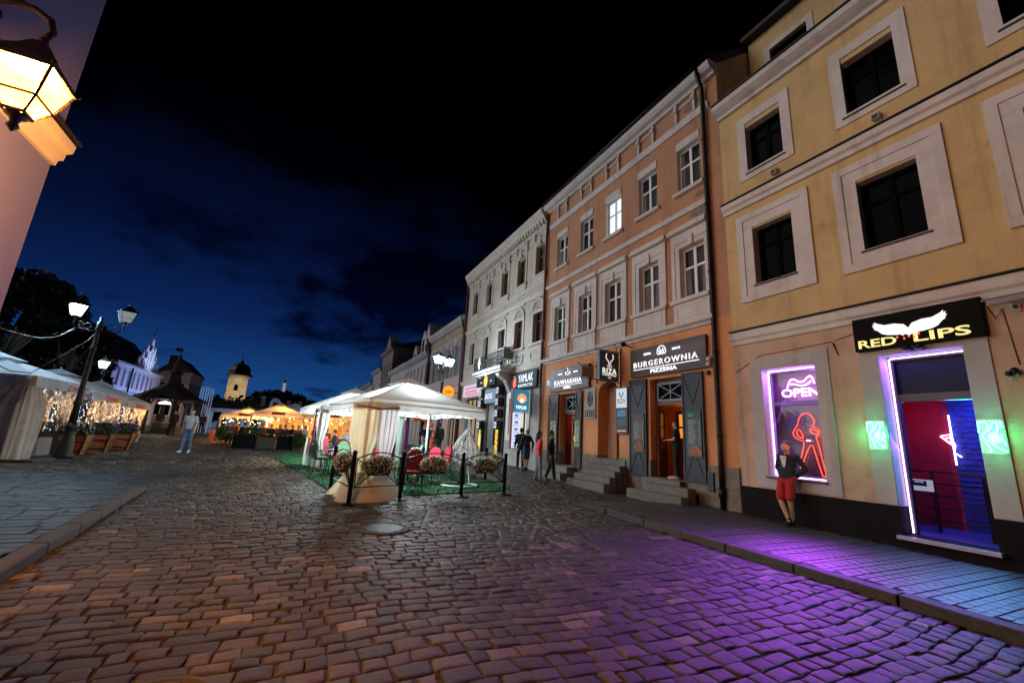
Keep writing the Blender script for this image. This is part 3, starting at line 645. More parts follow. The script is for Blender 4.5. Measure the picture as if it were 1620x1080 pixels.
# cameras, sensor lamps and cable runs on the yellow facade
def cctv(lab, y, z, d, L_=.36):
    t = thing('security_camera', lab, 'camera', (FX, y, z)); d = Vector(d).normalized()
    b = MB(); b.box(FX - .03, FX - .002, y - .06, y + .06, z - .07, z + .05); b.tube([(FX - .03, y, z), (FX - .16, y, z - .02), (FX - .18, y, z + .05)], .02); b.build('bracket', M_cctv, t)
    c = Vector((FX - .2, y, z + .10)); b = MB(); b.bar(c - d * L_ / 2, c + d * L_ / 2, .10, .09); b.bar(c - d * (L_ / 2 - .02) + Vector((0, 0, .055)), c + d * (L_ / 2 + .05) + Vector((0, 0, .055)), .125, .012); b.build('housing', M_cctv, t, bevel=.01)
    b = MB(); e = c + d * (L_ / 2); b.tube([e, e + d * .008], .036, 12); b.build('lens', M_black, t)
cctv('long grey security camera on the wall right of the club sign', 2.28, 4.10, (-.35, .85, -.12), .5)
t = thing('security_camera', 'twin headed grey security lamp on the wall right of the club door', 'camera', (FX, 2.42, 3.05))
b = MB(); b.box(FX - .05, FX - .002, 2.38, 2.48, 3.02, 3.12); b.tube([(FX - .05, 2.43, 3.07), (FX - .10, 2.43, 3.0), (FX - .10, 2.47, 2.93)], .012); b.build('bracket', M_cctv, t)
b = MB(); b.ell((FX - .11, 2.40, 3.10), (.06, .05, .05)); b.ell((FX - .10, 2.47, 3.06), (.05, .045, .045)); b.build('lamp_head', M_black, t)
for y, z, lab in ((5.71, 8.55, 'small grey box lamp under the upper left window of the yellow facade'), (3.57, 8.55, 'small grey box lamp under the upper middle window of the yellow facade')):
    t = thing('box_lamp', lab, 'wall lamp', (FX, y, z)); b = MB(); b.box(FX - .13, FX - .002, y - .075, y + .075, z - .07, z + .07); b.build('housing', M_cctv, t, bevel=.012)
    b = MB(); b.box(FX - .14, FX - .129, y - .05, y + .05, z - .055, z + .03); b.build('lens', M_sheet, t)
b = MB(); b.tube([(FX - .012, 7.15, 3.62), (FX - .012, 6.5, 3.96), (FX - .012, 5.4, 4.0), (FX - .012, 4.9, 4.02), (FX - .015, 4.86, 3.9)], .007); b.tube([(FX - .012, 4.86, 4.03), (FX - .012, 4.45, 4.12)], .007); b.tube([(FX - .012, 4.86, 3.98), (FX - .02, 4.83, 3.8), (FX - .012, 4.80, 3.72)], .012)
tag(b.build('wall_cable', M_cable), 'thin black cable stapled along the pink wall above the club window', 'cable')
b = MB(); b.tube([(FX - .01, 2.58, 4.2), (FX - .05, 2.5, 3.95), (FX - .01, 2.42, 4.12), (FX - .01, 2.36, 3.2)], .007); tag(b.build('wall_cable', M_cable), 'looping cable between the club sign and the long camera', 'cable')

# ------------------------------------------------------------------ orange building
ob = thing('town_house', 'orange plastered three storey house with white windows above a burger bar and a cafe', 'building', (FX, 12, .2))
Y0, Y1 = 7.2, 17.1
oc = [8.36, 10.14, 12.0, 13.76, 15.68]
OH3 = [(c - .45, c + .45, 9.60, 11.12) for c in oc]; OH2 = [(c - .45, c + .45, 6.05, 7.66) for c in oc]
b = MB(); b.wall(Y0, Y1, 5.2, 13., OH3 + OH2, d=.2, rm=1); b.build('upper_wall', [M_or, M_white], ob)
BD = (8.93, 10.20, .78, 3.73); NI = (11.68, 12.86, 1.18, 3.88); KD = (14.26, 15.45, .74, 3.63)
b = MB(); b.wall(Y0, Y1, 1.27, 5.2, [BD, NI, KD], d=.45); b.build('ground_floor_wall', M_or2, ob)
b = MB(); b.wall(Y0, Y1, -.1, 1.27, [BD, NI, KD], x=FX - .03, d=.48)
for lo, hi in ((Y0, BD[0]), (BD[1], NI[0]), (NI[1], KD[0]), (KD[1], Y1)): b.box(FX - .029, FX - .001, lo, hi, 1.268, 1.272)
for k, z in enumerate((.62, .95)): pass
r_ = random.Random(3)
for lo, hi in ((Y0 + .01, BD[0] - .9), (KD[1] + .9, Y1 - .03)):
    for row in range(4):
        z0 = .18 + row * .27; y = lo
        while y < hi - .05:
            l = min(r_.uniform(.35, .6), hi - y); b.box(FX - .05, FX - .03, y + .006, y + l - .006, z0 + .006, z0 + .262); y += l
b.build('plinth', M_stone, ob)
cpiece('cornice', [(-.1, 12.86), (.10, 12.86), (.12, 12.95), (.26, 13.0), (.34, 13.1), (.36, 13.26), (-.1, 13.28)], Y0, Y1, ob)
cpiece('frieze_moulding', [(0, 11.88), (.05, 11.88), (.08, 12.0), (.10, 12.1), (0, 12.12)], Y0 + .3, Y1 - .3, ob)
cpiece('string_course', [(0, 8.76), (.06, 8.76), (.09, 8.84), (.12, 8.9), (0, 8.93)], Y0 + .45, Y1 - .1, ob)
cpiece('string_course', [(-.01, 5.07), (.05, 5.07), (.08, 5.14), (.17, 5.19), (.19, 5.30), (-.01, 5.33)], Y0 + .45, Y1, ob)
M_lit = EM('lit_room', (.80, .95, 1.), 1.3)
for i, c in enumerate(oc):
    b = MB()
    for s in (-.36, .36):
        b.box(FX - .09, FX - .002, c + s - .045, c + s + .045, 12.14, 12.85); b.box(FX - .14, FX - .002, c + s - .06, c + s + .06, 12.55, 12.70)
    b.box(FX - .05, FX - .002, c - .31, c + .31, 12.62, 12.68); b.build('bracket', M_white, ob, bevel=.008)
    b = MB(); b.box(FX - .12, FX - .002, c - .58, c + .58, 9.48, 9.592); b.build('sill', M_white, ob, bevel=.01); b = MB(); b.box(FX - .035, FX - .002, c - .46, c + .46, 11.125, 11.40); b.build('lintel', M_white, ob)
    b = MB(); b.ring(c - .62, c + .62, 6.0, 7.85, .165, FX - .04, FX - .002, sides='lrt')
    (b.box(FX - .055, FX - .002, c - .77, c - .63, 6.04, 8.2) if i else None); b.box(FX - .055, FX - .002, c + .63, c + .77, 6.04, 8.2)
    b.box(FX - .05, FX - .002, c - .84, c + .84, 7.862, 8.16) if 0 else b.box(FX - .05, FX - .002, c - .628, c + .628, 7.86, 8.19); b.box(FX - .10, FX - .042, c - .09, c + .09, 7.66, 8.0)
    b.box(FX - .17, FX - .002, c - (.84 if i else .62), c + .84, 8.205, 8.30); b.box(FX - .12, FX - .002, c - (.80 if i else .6), c + .80, 8.302, 8.40); b.build('surround', M_white, ob, bevel=.008)
    b = MB(); b.box(FX - .06, FX - .002, c - (.72 if i else .6), c + .72, 5.34, 5.90); b.ring(c - .58, c + .6, 5.42, 5.82, .03, FX - .075, FX - .061); b.box(FX - .14, FX - .002, c - (.80 if i else .62), c + .80, 5.905, 6.03); b.build('apron_panel', M_white, ob, bevel=.008)
    window(ob, c - .447, c + .447, 9.603, 11.117, FX + .13, M_wwin, M_lit if i == 2 else M_pane2, 2, .60, .06)
    window(ob, c - .447, c + .447, 6.053, 7.657, FX + .13, M_wwin, M_pane2, 2, .60, .065)
M_sheer = P('curtain_sheer', (.16, .155, .15), .8, .5, 7, 0)
for i, c, z0, z1, wd in ((0, oc[0], 6.11, 7.0, .2), (1, oc[1], 6.11, 7.0, .32), (3, oc[3], 6.11, 7.0, .2), (4, oc[4], 9.66, 10.45, .3), (1, oc[1], 9.66, 10.45, .16), (0, oc[0], 9.66, 11.0, .12)):
    b = MB(); xq = FX + .162
    for s in (-1, 1):
        e = c + s * .385; b.add([(xq, e, z0), (xq, e - s * wd, z0), (xq, e - s * wd * .8, z1), (xq, e, z1)], [(0, 1, 2, 3)])
    b.build('curtain', M_sheer, ob)
# drainpipes, party wall and roof
b = MB(); b.tube([(FX - .34, 7.62, 13.2), (FX - .33, 7.62, 13.0), (FX - .12, 7.64, 12.6), (FX - .10, 7.66, 9.), (FX - .10, 7.67, 1.6), (FX - .10, 7.67, .24)], .065, 10)
for z in (2.0, 4.2, 6.5, 8.6, 10.8): b.tube([(FX - .10, 7.665, z), (FX - .10, 7.665, z + .06)], .08, 10)
b.tube([(FX - .10, 7.67, .5), (FX - .10, 7.67, .75)], .09, 10); b.build('downpipe', M_pipe, ob)
b = MB(); b.tube([(FX - .38, 7.1, 13.3), (FX - .38, 17.05, 13.3)], .08, 8); b.build('gutter', M_pipe, ob)
b = MB(); b.tube([(FX - .10, 17.0, 13.1), (FX - .10, 17.05, 4.2)], .06, 8); b.build('downpipe', M_redpipe, ob)
b = MB(); b.tube([(FX - .10, 17.05, 4.2), (FX - .10, 17.05, .4)], .062, 8); b.build('downpipe', P('pipe_galvanised', (.30, .31, .33), .45, .3, 5, .1, metal=.6), ob)
b = MB(); b.prism([(FX + .02, 11.), (FX + .02, 13.25), (FX + 5, 17.2), (FX + 5, 11.)], lambda u, v: (u, 7.21, v), (0, .02, 0)); b.build('party_wall', M_yel, ob)
b = MB(); b.prism([(FX - .40, 13.30), (FX + 5, 17.4), (FX + 10, 13.3)], lambda u, v: (u, 7.24, v), (0, 9.85, 0)); b.build('roof', M_roof, ob)
b = MB(); b.box(FX + 1.5, FX + 2.1, 16.4, 16.9, 14.2, 15.6); b.build('chimney', M_or, ob)
# burger bar door
M_doorw = P('door_wood', (.13, .042, .018), .45, .35, 5, .2); M_iron2 = P('shutter_iron', (.024, .030, .045), .5, .3, 6, .25, 30, metal=.3)
x = FX + .22
def fanlight(y0, y1, z0, z1, par):
    b = MB(); b.ring(y0, y1, z0, z1, .05, x - .02, x + .05)
    for s in (0, 1):
        a = (x, y0 + .05, z0 + .05 if s else z1 - .05); c = (x, y1 - .05, z1 - .05 if s else z0 + .05); b.bar(a, c, .025)
    b.box(x - .014, x + .02, (y0 + y1) / 2 - .012, (y0 + y1) / 2 + .012, z0 + .05, z1 - .05)
    f = b.build('fanlight', P('fanlight_steel', (.20, .30, .40), .4, .2, 5, .1), par); backing(f, y0 + .04, y1 - .04, z0 + .04, z1 - .04, x + .03, M_pane, 'pane')
b = MB(); b.ring(8.932, 10.198, .78, 3.728, .10, x, x + .1, sides='lrt'); b.box(x - .01, x + .095, 9.032, 10.098, 2.93, 3.05); b.build('door_frame', M_doorw, ob); fanlight(9.035, 10.095, 3.06, 3.62, ob)
M_warmroom = P('warm_interior', (.55, .20, .06), .8, .4, 2, .2)
b = MB(); b.quad((12.2, 12.2, .78), (12.2, 8.2, .78), (12.2, 8.2, 3.1), (12.2, 12.2, 3.1)); b.quad((x + .1, 12.2, .78), (12.2, 12.2, .78), (12.2, 12.2, 3.1), (x + .1, 12.2, 3.1)); b.quad((x + .1, 8.2, .78), (x + .1, 8.2, 3.1), (12.2, 8.2, 3.1), (12.2, 8.2, .78)); b.build('bar_room_wall', M_warmroom, ob)
b = MB(); b.quad((x - .2, 8.9, .776), (12.2, 8.2, .776), (12.2, 12.2, .776), (x - .2, 10.25, .776)); b.build('bar_room_floor', M_doorw, ob)
b = MB(); b.quad((x + .1, 8.2, 3.1), (x + .1, 12.2, 3.1), (12.2, 12.2, 3.1), (12.2, 8.2, 3.1)); b.build('bar_room_ceiling', M_warmroom, ob)
# inner glazed double door with arched lights, leaf on the right swung in
def leaf(nm, P0, d, w, z0, z1, par):
    d = Vector(d); P0 = Vector(P0); n = Vector((-d.y, d.x, 0)); b = MB()
    def q(u, v, k=0): p = P0 + d * u + n * k; return (p.x, p.y, v)
    zs = [z0, z0 + .9, z1]
    for u0, u1, v0, v1 in ((0, .10, z0, z1), (w - .10, w, z0, z1), (.10, w - .10, z0, z0 + .85), (.10, w - .10, z1 - .14, z1)):
        a = [q(u0, v0), q(u1, v0), q(u1, v1), q(u0, v1)]; b.prism([(u0, v0), (u1, v0), (u1, v1), (u0, v1)], lambda u, v: q(u, v), n * .045)
    b.prism([(.16, z0 + .12), (w - .16, z0 + .12), (w - .16, z0 + .72), (.16, z0 + .72)], lambda u, v: q(u, v, -.012), n * .012)
    o = b.build(nm, M_doorw, par)
    b = MB(); b.add([q(.09, z0 + .84, .02), q(w - .09, z0 + .84, .02), q(w - .09, z1 - .13, .02), q(.09, z1 - .13, .02)], [(0, 1, 2, 3)]); b.build('pane', GL('warm_glass', (1, .75, .45), .75, .08), o)
leaf('door_leaf', (x + .06, 9.04, .78), (.55, -.12, 0), .62, .79, 2.92, ob); leaf('door_leaf', (x + .05, 10.09, .78), (.8, .25, 0), .55, .79, 2.92, ob)
b = MB(); b.box(11.2, 11.3, 9.6, 10.5, .78, 1.9); b.ring(9.6, 10.5, 1.9, 2.85, .09, 11.2, 11.3); b.box(11.205, 11.295, 10.02, 10.08, 1.99, 2.76); b.box(11.205, 11.295, 9.69, 10.41, 2.3, 2.36); b.build('inner_door', M_doorw, ob)
backing(ob, 9.65, 10.45, 1.95, 2.8, 11.26, EM('inner_glow', (1., .33, .04), .9), 'inner_pane')
def shutter(y0, y1, z0, z1, par):
    b = MB(); b.box(FX - .075, FX - .035, y0, y1, z0, z1); b.ring(y0, y1, z0, z1, .05, FX - .095, FX - .076); ym = (y0 + y1) / 2
    for a, c in (((y0 + .05, z1 - .1), (ym, z1 - .9)), ((y1 - .05, z1 - .1), (ym, z1 - .9)), ((y0 + .05, z0 + .1), (ym, z0 + .8)), ((y1 - .05, z0 + .1), (ym, z0 + .8))): b.bar((FX - .08, *a), (FX - .08, *c), .02, .03)
    b.build('shutter', M_iron2, par, bevel=.004)
for a in ((8.14, 8.86, .78, 3.78), (10.30, 11.08, .75, 3.78), (13.80, 14.22, .66, 3.66), (15.50, 16.30, .76, 3.65)): shutter(*a, ob)
# cafe door
b = MB(); b.ring(14.262, 15.448, .74, 3.628, .10, x, x + .1, sides='lrt'); b.box(x - .01, x + .095, 14.36, 15.35, 2.78, 2.90); b.build('door_frame', M_doorw, ob); fanlight(14.365, 15.345, 2.91, 3.52, ob)
leaf('door_leaf', (x + .06, 14.98, .74), (0, -1, 0), .60, .76, 2.76, ob); leaf('door_leaf', (x + .05, 15.34, .74), (.9, .1, 0), .36, .76, 2.76, ob)
b = MB(); b.quad((11.2, 16, .74), (11.2, 13.6, .74), (11.2, 13.6, 2.9), (11.2, 16, 2.9)); b.quad((x + .1, 16, .74), (11.2, 16, .74), (11.2, 16, 2.9), (x + .1, 16, 2.9)); b.quad((x, 13.6, .736), (11.2, 13.6, .736), (11.2, 16, .736), (x, 16, .736)); b.quad((x, 13.6, 2.9), (x, 16, 2.9), (11.2, 16, 2.9), (11.2, 13.6, 2.9)); b.build('cafe_room_wall', P('red_interior', (.30, .03, .02), .8, .3, 2, .2), ob)
# arched niche with a dark door
b = MB(); b.box(FX + .45, FX + .5, 11.6, 12.9, 1.1, 3.95); b.build('niche_back', M_or, ob)
b = MB(); b.box(FX + .36, FX + .44, 11.69, 12.12, 1.185, 3.86); b.build('niche_door', M_darkw, ob)
b = MB(); yc, rr = 12.27, .59
for k in range(10):
    a0, a1 = PI * k / 10, PI * (k + 1) / 10; p0 = (yc + rr * math.cos(a0), 3.45 + .43 * math.sin(a0)); p1 = (yc + rr * math.cos(a1), 3.45 + .43 * math.sin(a1))
    b.prism([p0, (p0[0], 3.879), (p1[0], 3.879), p1] , lambda u, v: (FX + .004, u, v), (.3, 0, 0))
b.build('niche_arch', M_or2, ob)
# steps
M_step = P('step_stone', (.17, .16, .145), .8, .3, 5, .5, 35, stain=.5)
b = MB(); g0 = .22
b.box(9.55, FX + .45, 8.88, 10.30, .1, .772); b.box(9.25, 9.549, 8.35, 10.0, .1, .64); b.box(8.95, 9.249, 8.30, 10.35, .1, .44); b.build('steps', M_step, ob, bevel=.015)
b = MB()
for k, (z, x0, x1) in enumerate(((1.175, 9.72, FX + .44), (.99, 9.43, 9.719), (.82, 9.15, 9.429), (.645, 8.86, 9.149), (.46, 8.57, 8.859))): b.box(x0, x1, 11.30 - .09 * k, 12.90 + .02 * k, .12, z)
b.build('steps', M_step, ob, bevel=.015)
b = MB(); b.box(9.30, FX + .4, 14.1, 15.6, .15, .73); b.box(8.95, 9.299, 14.0, 15.7, .15, .52); b.build('steps', M_step, ob, bevel=.015)
b = MB(); b.box(FX - .10, FX - .051, 7.92, 8.10, .62, 1.10); b.build('meter_box', M_iron2, ob)
# crumbling patches of bare masonry near the right end
M_bare = P('bare_masonry', (.26, .21, .17), .95, .5, 9, .9, 22)
b = MB(); r_ = random.Random(9)
def patch(yc, zc, w, h): 
    pts = [(yc + w * math.cos(a) * r_.uniform(.7, 1.1), zc + h * math.sin(a) * r_.uniform(.6, 1.1)) for a in [2 * PI * k / 14 for k in range(14)]]
    b.prism(pts, lambda u, v: (FX - .004, u, v), (.003, 0, 0))
patch(8.05, 8.62, .42, .13); patch(7.98, 9.2, .25, .12); patch(8.15, 12.45, .4, .17); b.build('worn_patch', M_bare, ob)
# ------------------------------------------------------------------ signs and boards on the orange house
M_board = P('sign_brown', (.045, .022, .022), .5, .25, 5, .15); EWs = EM('letters_cool', (.95, .95, 1.), 1.7); M_blk = P('board_black', (.006, .006, .007), .4, .3, 5, .1)
def board(name, label, cat, y0, y1, z0, z1, m, d0=.03, d1=.11):
    t = thing(name, label, cat, (FX, (y0 + y1) / 2, z0)); b = MB(); b.box(FX - d1, FX - d0, y0, y1, z0, z1); b.build('board', m, t, bevel=.006); return t
xs = FX - .128
t = board('shop_sign', 'long dark brown board with white outlined BURGEROWNIA lettering above the open door', 'sign', 7.95, 10.97, 3.85, 4.79, M_board)
text('BURGEROWNIA', 2.58, .185, (xs, 9.50, 4.245), *FAC, EWs, t, outline=.02, depth=.02, sp=1.3)
text('PIZZERIA', 1.06, .115, (xs, 9.50, 3.985), *FAC, EWs, t, depth=.02)
text('ESTD', .30, .065, (xs, 10.16, 4.56), *FAC, EWs, t, depth=.02); text('2018', .30, .065, (xs, 8.98, 4.56), *FAC, EWs, t, depth=.02)
b = MB(); b.box(xs - .01, xs + .01, 8.17, 9.42, 4.085, 4.10); b.box(xs - .01, xs + .01, 9.54, 10.80, 4.085, 4.10); b.ell((xs, 9.48, 4.092), (.01, .025, .025)); b.build('rule', EWs, t)
b = MB(); yc, zc = 9.56, 4.58
b.tube([(xs, yc + .17 * math.cos(a), zc + .15 * math.sin(a)) for a in [PI * k / 10 for k in range(11)]], .012, 5); b.tube([(xs, yc + .17, zc), (xs, yc - .17, zc)], .012, 5)
for k in range(4): b.ell((xs, yc + .09 - k * .06, zc - .055), (.01, .022, .03))
b.tube([(xs, yc + .19, zc - .03), (xs, yc + .15, zc - .11), (xs, yc - .15, zc - .11), (xs, yc - .19, zc - .03)], .012, 5); b.ell((xs, yc - .06, zc + .06), (.01, .02, .03)); b.ell((xs, yc + .06, zc + .06), (.01, .02, .03)); b.build('burger_emblem', EWs, t)
t = board('shop_sign', 'dark brown board with white KAWIARNIA lettering above the cafe door', 'sign', 13.31, 16.22, 3.75, 4.70, M_board)
text('KAWIARNIA', 2.0, .19, (xs, 14.78, 4.11), *FAC, EWs, t, outline=.022, depth=.02, sp=1.3); text('RIZA', .5, .10, (xs, 14.78, 3.87), *FAC, EWs, t, depth=.02)
text('ESTD', .3, .06, (xs, 15.35, 4.47), *FAC, EWs, t, depth=.02); text('2018', .3, .06, (xs, 14.2, 4.47), *FAC, EWs, t, depth=.02)
b = MB(); b.box(xs - .01, xs + .01, 13.75, 15.8, 3.955, 3.97); b.build('rule', EWs, t)
b = MB(); b.tube([(xs, 14.95, 4.5), (xs, 14.90, 4.40), (xs, 14.66, 4.40), (xs, 14.61, 4.5)], .016, 5); b.tube([(xs, 14.97, 4.5), (xs, 14.59, 4.5)], .012, 5); b.tube([(xs, 14.61, 4.48), (xs, 14.53, 4.46), (xs, 14.64, 4.42)], .01, 5); b.tube([(xs, 14.78, 4.54), (xs, 14.74, 4.6), (xs, 14.80, 4.64), (xs, 14.76, 4.69)], .012, 5); b.build('cup_emblem', EWs, t)
def hang(t, y, z0, z1, x0, x1):
    b = MB(); b.tube([(FX - .02, y, z1 + .04), (x0 - .12, y, z1 + .04)], .018); b.tube([(FX - .02, y, z0 - .03), (x0 - .02, y, z0 - .03)], .015); b.tube([(FX - .035, y, z0 - .2), (FX - .035, y, z1 + .22)], .022)
    b.tube([(x0 - .12, y, z1 + .04), (x0 - .16, y, z1 + .09), (x0 - .12, y, z1 + .13)], .014); b.tube([(FX - .25, y, z1 + .04), (FX - .2, y, z1 + .2), (FX - .28, y, z1 + .3), (FX - .33, y, z1 + .24)], .014); return b.build('bracket', M_black, t)
# square hanging sign, its face looks down the street
t = thing('hanging_sign', 'square dark brown hanging sign with white bull head and RIZA lettering beside the arched niche', 'sign', (9.3, 11.6, 3.8))
b = MB(); b.box(8.83, 9.63, 11.50, 11.62, 3.78, 4.78); b.build('board', P('sign_brown2', (.055, .04, .03), .5, .25, 5, .15), t, bevel=.006); b = MB(); b.box(8.80, 8.828, 11.50, 11.62, 3.78, 4.78); b.build('edge_panel', P('sign_blue_edge', (.08, .25, .38), .5, .2, 5, .1), t)
EWf = EM('letters_soft', (1, .98, .9), .85); ys = 11.492
text('RIZA', .60, .20, (9.23, ys, 4.10), *BLD, EWf, t, depth=.01, bold=.03, sp=1.15); text('BURGEROWNIA', .58, .05, (9.23, ys, 3.96), *BLD, EWf, t, depth=.01); text('2018', .13, .035, (9.23, ys, 3.87), *BLD, EWf, t, depth=.01)
b = MB(); b.tube([(9.10, ys, 4.70), (9.07, ys, 4.58), (9.12, ys, 4.48), (9.19, ys, 4.44), (9.19, ys, 4.34), (9.23, ys, 4.29), (9.27, ys, 4.34), (9.27, ys, 4.44), (9.34, ys, 4.48), (9.39, ys, 4.58), (9.36, ys, 4.70)], .018, 5); b.tube([(9.13, ys, 4.29), (9.17, ys, 4.25), (9.29, ys, 4.25), (9.33, ys, 4.29)], .012, 5); b.build('bull_emblem', EWf, t); hang(t, 11.56, 3.78, 4.78, 8.8, 9.6)
t = thing('hanging_sign', 'small plain beige hanging sign on an iron bracket beside the cafe board', 'sign', (9.3, 12.9, 4.1)); b = MB(); b.box(9.06, 9.60, 12.87, 12.93, 4.05, 4.46); b.build('board', P('sign_beige', (.30, .22, .14), .6, .3, 6, .2), t, bevel=.05); hang(t, 12.9, 4.05, 4.46, 9.04, 9.6)
t = thing('flood_lamp', 'small round black flood lamp above the hanging bull sign', 'lamp', (9.5, 11.0, 4.95)); b = MB(); b.ell((9.46, 11.05, 5.0), (.11, .09, .09)); b.tube([(9.5, 11.05, 4.98), (FX - .01, 11.05, 4.95)], .02); b.build('lamp_head', M_black, t)
def menu(name, label, y0, y1, z0, z1, fm, d0, d1, lines=0, fills=(), title=None):
    t = board(name, label, 'menu board', y0, y1, z0, z1, fm, d0, d1); xx = FX - d1 - .004; r = random.Random(int(y0 * 100)); b = MB(); zt = z1 - (z1 - z0) * .22
    for k in range(lines):
        z = zt - k * .055; l = r.uniform(.35, .6) * (y1 - y0); b.box(xx, xx + .002, y1 - .05 - l, y1 - .05, z, z + .018); b.box(xx, xx + .002, y0 + .04, y0 + .09, z, z + .018)
    if lines: b.build('menu_lines', EM('menu_text', (.7, .8, .85), .28), t)
    if title: text(title, (y1 - y0) * .55, .06, (xx, (y0 + y1) / 2, z1 - .10), *FAC, EM('menu_text', (.7, .8, .85), .28), t, depth=.002)
    for (a0, a1, c0, c1, m, nm) in fills: b = MB(); b.box(xx - .001, xx + .002, y0 + a0 * (y1 - y0), y0 + a1 * (y1 - y0), z0 + c0 * (z1 - z0), z0 + c1 * (z1 - z0)); b.build(nm, m, t)
    return t, xx
t, xx = menu('menu_board', 'tall black menu board with price list and pizza picture on the right shutter', 8.21, 8.70, 1.44, 2.70, M_blk, .098, .115, 12, [(.55, .85, .87, .93, EM('menu_green', (.1, .4, .2), .5), 'title_panel')])
b = MB(); b.lathe([(.22, -.004), (.22, .004)], (0, 0, 0), 20); b.v = [(xx, 8.44 + x, 1.50 + max(y, 0)) for x, y, z in b.v[:20]] ; b.f = [list(range(20))]; b.m = [0]; b.sm = [False]
b.build('pizza_picture', P('pizza_picture', (.42, .20, .10), .7, .8, 22, 0, dark=(.10, .02, .01)), t)
b = MB(); b.tube([(xx, 8.44 + .22 * math.cos(a), 1.50 + .22 * math.sin(a)) for a in [PI * k / 12 for k in range(13)]], .014, 5); b.build('pizza_crust', P('pizza_crust', (.55, .33, .17), .7, .3, 20, 0), t)
t, xx = menu('menu_board', 'tall black menu board with price list and burger picture on the left shutter', 10.37, 10.88, 1.45, 2.66, M_blk, .098, .115, 10, [(.2, .7, .90, .94, EM('menu_red', (.5, .1, .1), .5), 'title_panel')])
b = MB(); b.prism([(10.45, 1.52), (10.82, 1.52), (10.84, 1.62), (10.76, 1.72), (10.70, 1.86), (10.58, 1.84), (10.50, 1.74), (10.44, 1.64)], lambda u, v: (xx - .002, u, v), (.003, 0, 0)); b.build('burger_picture', P('burger_picture', (.30, .13, .06), .7, .9, 14, 0, dark=(.03, .008, .004)), t)
t, xx = menu('light_box', 'narrow white and brown lit menu panel between the niche and the burger door', 11.14, 11.75, 2.03, 3.60, M_board, .03, .10, 0, [(.06, .94, .55, .97, EM('panel_white', (.80, .88, 1.), .75), 'lit_panel'), (.14, .86, .36, .50, EM('panel_blue', (.18, .30, .5), .6), 'lit_panel'), (.14, .86, .18, .31, EM('panel_blue2', (.12, .22, .34), .5), 'lit_panel')], None)
text('RIZA', .40, .16, (xx - .006, 11.44, 3.12), *FAC, M_blk, t, depth=.002); text('Zamów online', .42, .06, (xx - .004, 11.44, 2.13), *FAC, EWf, t, depth=.002)
b = MB(); b.tube([(xx - .006, 11.52, 3.42), (xx - .006, 11.53, 3.34), (xx - .006, 11.44, 3.25), (xx - .006, 11.35, 3.34), (xx - .006, 11.36, 3.42)], .018, 5); b.build('bull_emblem', M_blk, t)
t = board('poster', 'pale poster with dark ornament hanging left of the arched niche', 'poster', 12.97, 13.63, 2.55, 3.72, P('poster_pale', (.34, .36, .36), .7, .25, 5, 0), .03, .05)
b = MB(); r_ = random.Random(5)
for k in range(5): y = 13.06 + k * .12; b.tube([(FX - .055, y, 2.62), (FX - .055, y + .03, 2.75), (FX - .055, y - .02, 2.85), (FX - .055, y + .05, 2.88)], .02, 4)
b.tube([(FX - .055, 13.3 + .16 * math.cos(a), 3.3 + .26 * math.sin(a)) for a in [2 * PI * k / 16 for k in range(16)]], .02, 4, closed=True); b.tube([(FX - .055, 13.3 + .08 * math.cos(a), 3.3 + .13 * math.sin(a)) for a in [2 * PI * k / 12 for k in range(12)]], .02, 4, closed=True); b.tube([(FX - .055, 13.3, 3.62), (FX - .055, 13.3, 3.0)], .014, 4); b.build('ornament', M_blk, t)
for y0, y1, z0, z1, x0, lab in ((15.56, 16.02, 1.5, 2.5, .098, 'pale green cafe leaflet board on the left cafe shutter'), (13.86, 14.18, 1.5, 2.5, .098, 'pale green cafe leaflet board on the right cafe shutter')):
    t = board('poster', lab, 'poster', y0, y1, z0, z1, P('poster_green', (.40, .48, .40), .7, .3, 9, 0, dark=(.10, .22, .10)), x0, x0 + .02)
    b = MB()
    for k in range(9): b.ell((FX - x0 - .022, r_.uniform(y0 + .08, y1 - .08), r_.uniform(z0 + .1, z1 - .1)), (.003, r_.uniform(.02, .06), r_.uniform(.02, .07)), 8, 5)
    b.build('print', M_blk, t)
t = thing('house_number', 'small blue enamel number plate at the left end of the orange house', 'plate', (FX, 16.5, 4.1)); b = MB(); b.box(FX - .02, FX - .002, 16.36, 16.62, 4.05, 4.33); b.build('plate', P('enamel_blue', (.04, .12, .35), .35, .2, 5, 0), t)
t = thing('security_camera', 'two round white dome cameras at the right end of the burger sign', 'camera', (FX, 7.88, 4.0))
b = MB(); b.box(FX - .05, FX - .002, 7.80, 7.93, 3.98, 4.12); b.build('bracket', M_cctv, t)
b = MB(); b.ell((FX - .12, 7.84, 4.06), .085); b.build('dome', M_cctv, t); b = MB(); b.ell((FX - .13, 7.86, 3.92), .075); b.build('dome', M_cctv, t)
t = thing('wall_lamp', 'tiny black wall lamp below the dome cameras', 'wall lamp', (FX, 7.96, 3.72)); b = MB(); b.box(FX - .1, FX - .002, 7.92, 8.0, 3.68, 3.76); b.box(FX - .09, FX - .02, 7.93, 7.99, 3.64, 3.679); b.build('housing', M_black, t)
b = MB(); b.tube([(FX - .02, 11.0, 3.8), (FX - .05, 11.4, 3.55), (FX - .05, 12.0, 3.5), (FX - .02, 12.9, 3.72)], .008); tag(b.build('wall_cable', M_cable), 'sagging cable across the top of the arched niche', 'cable')

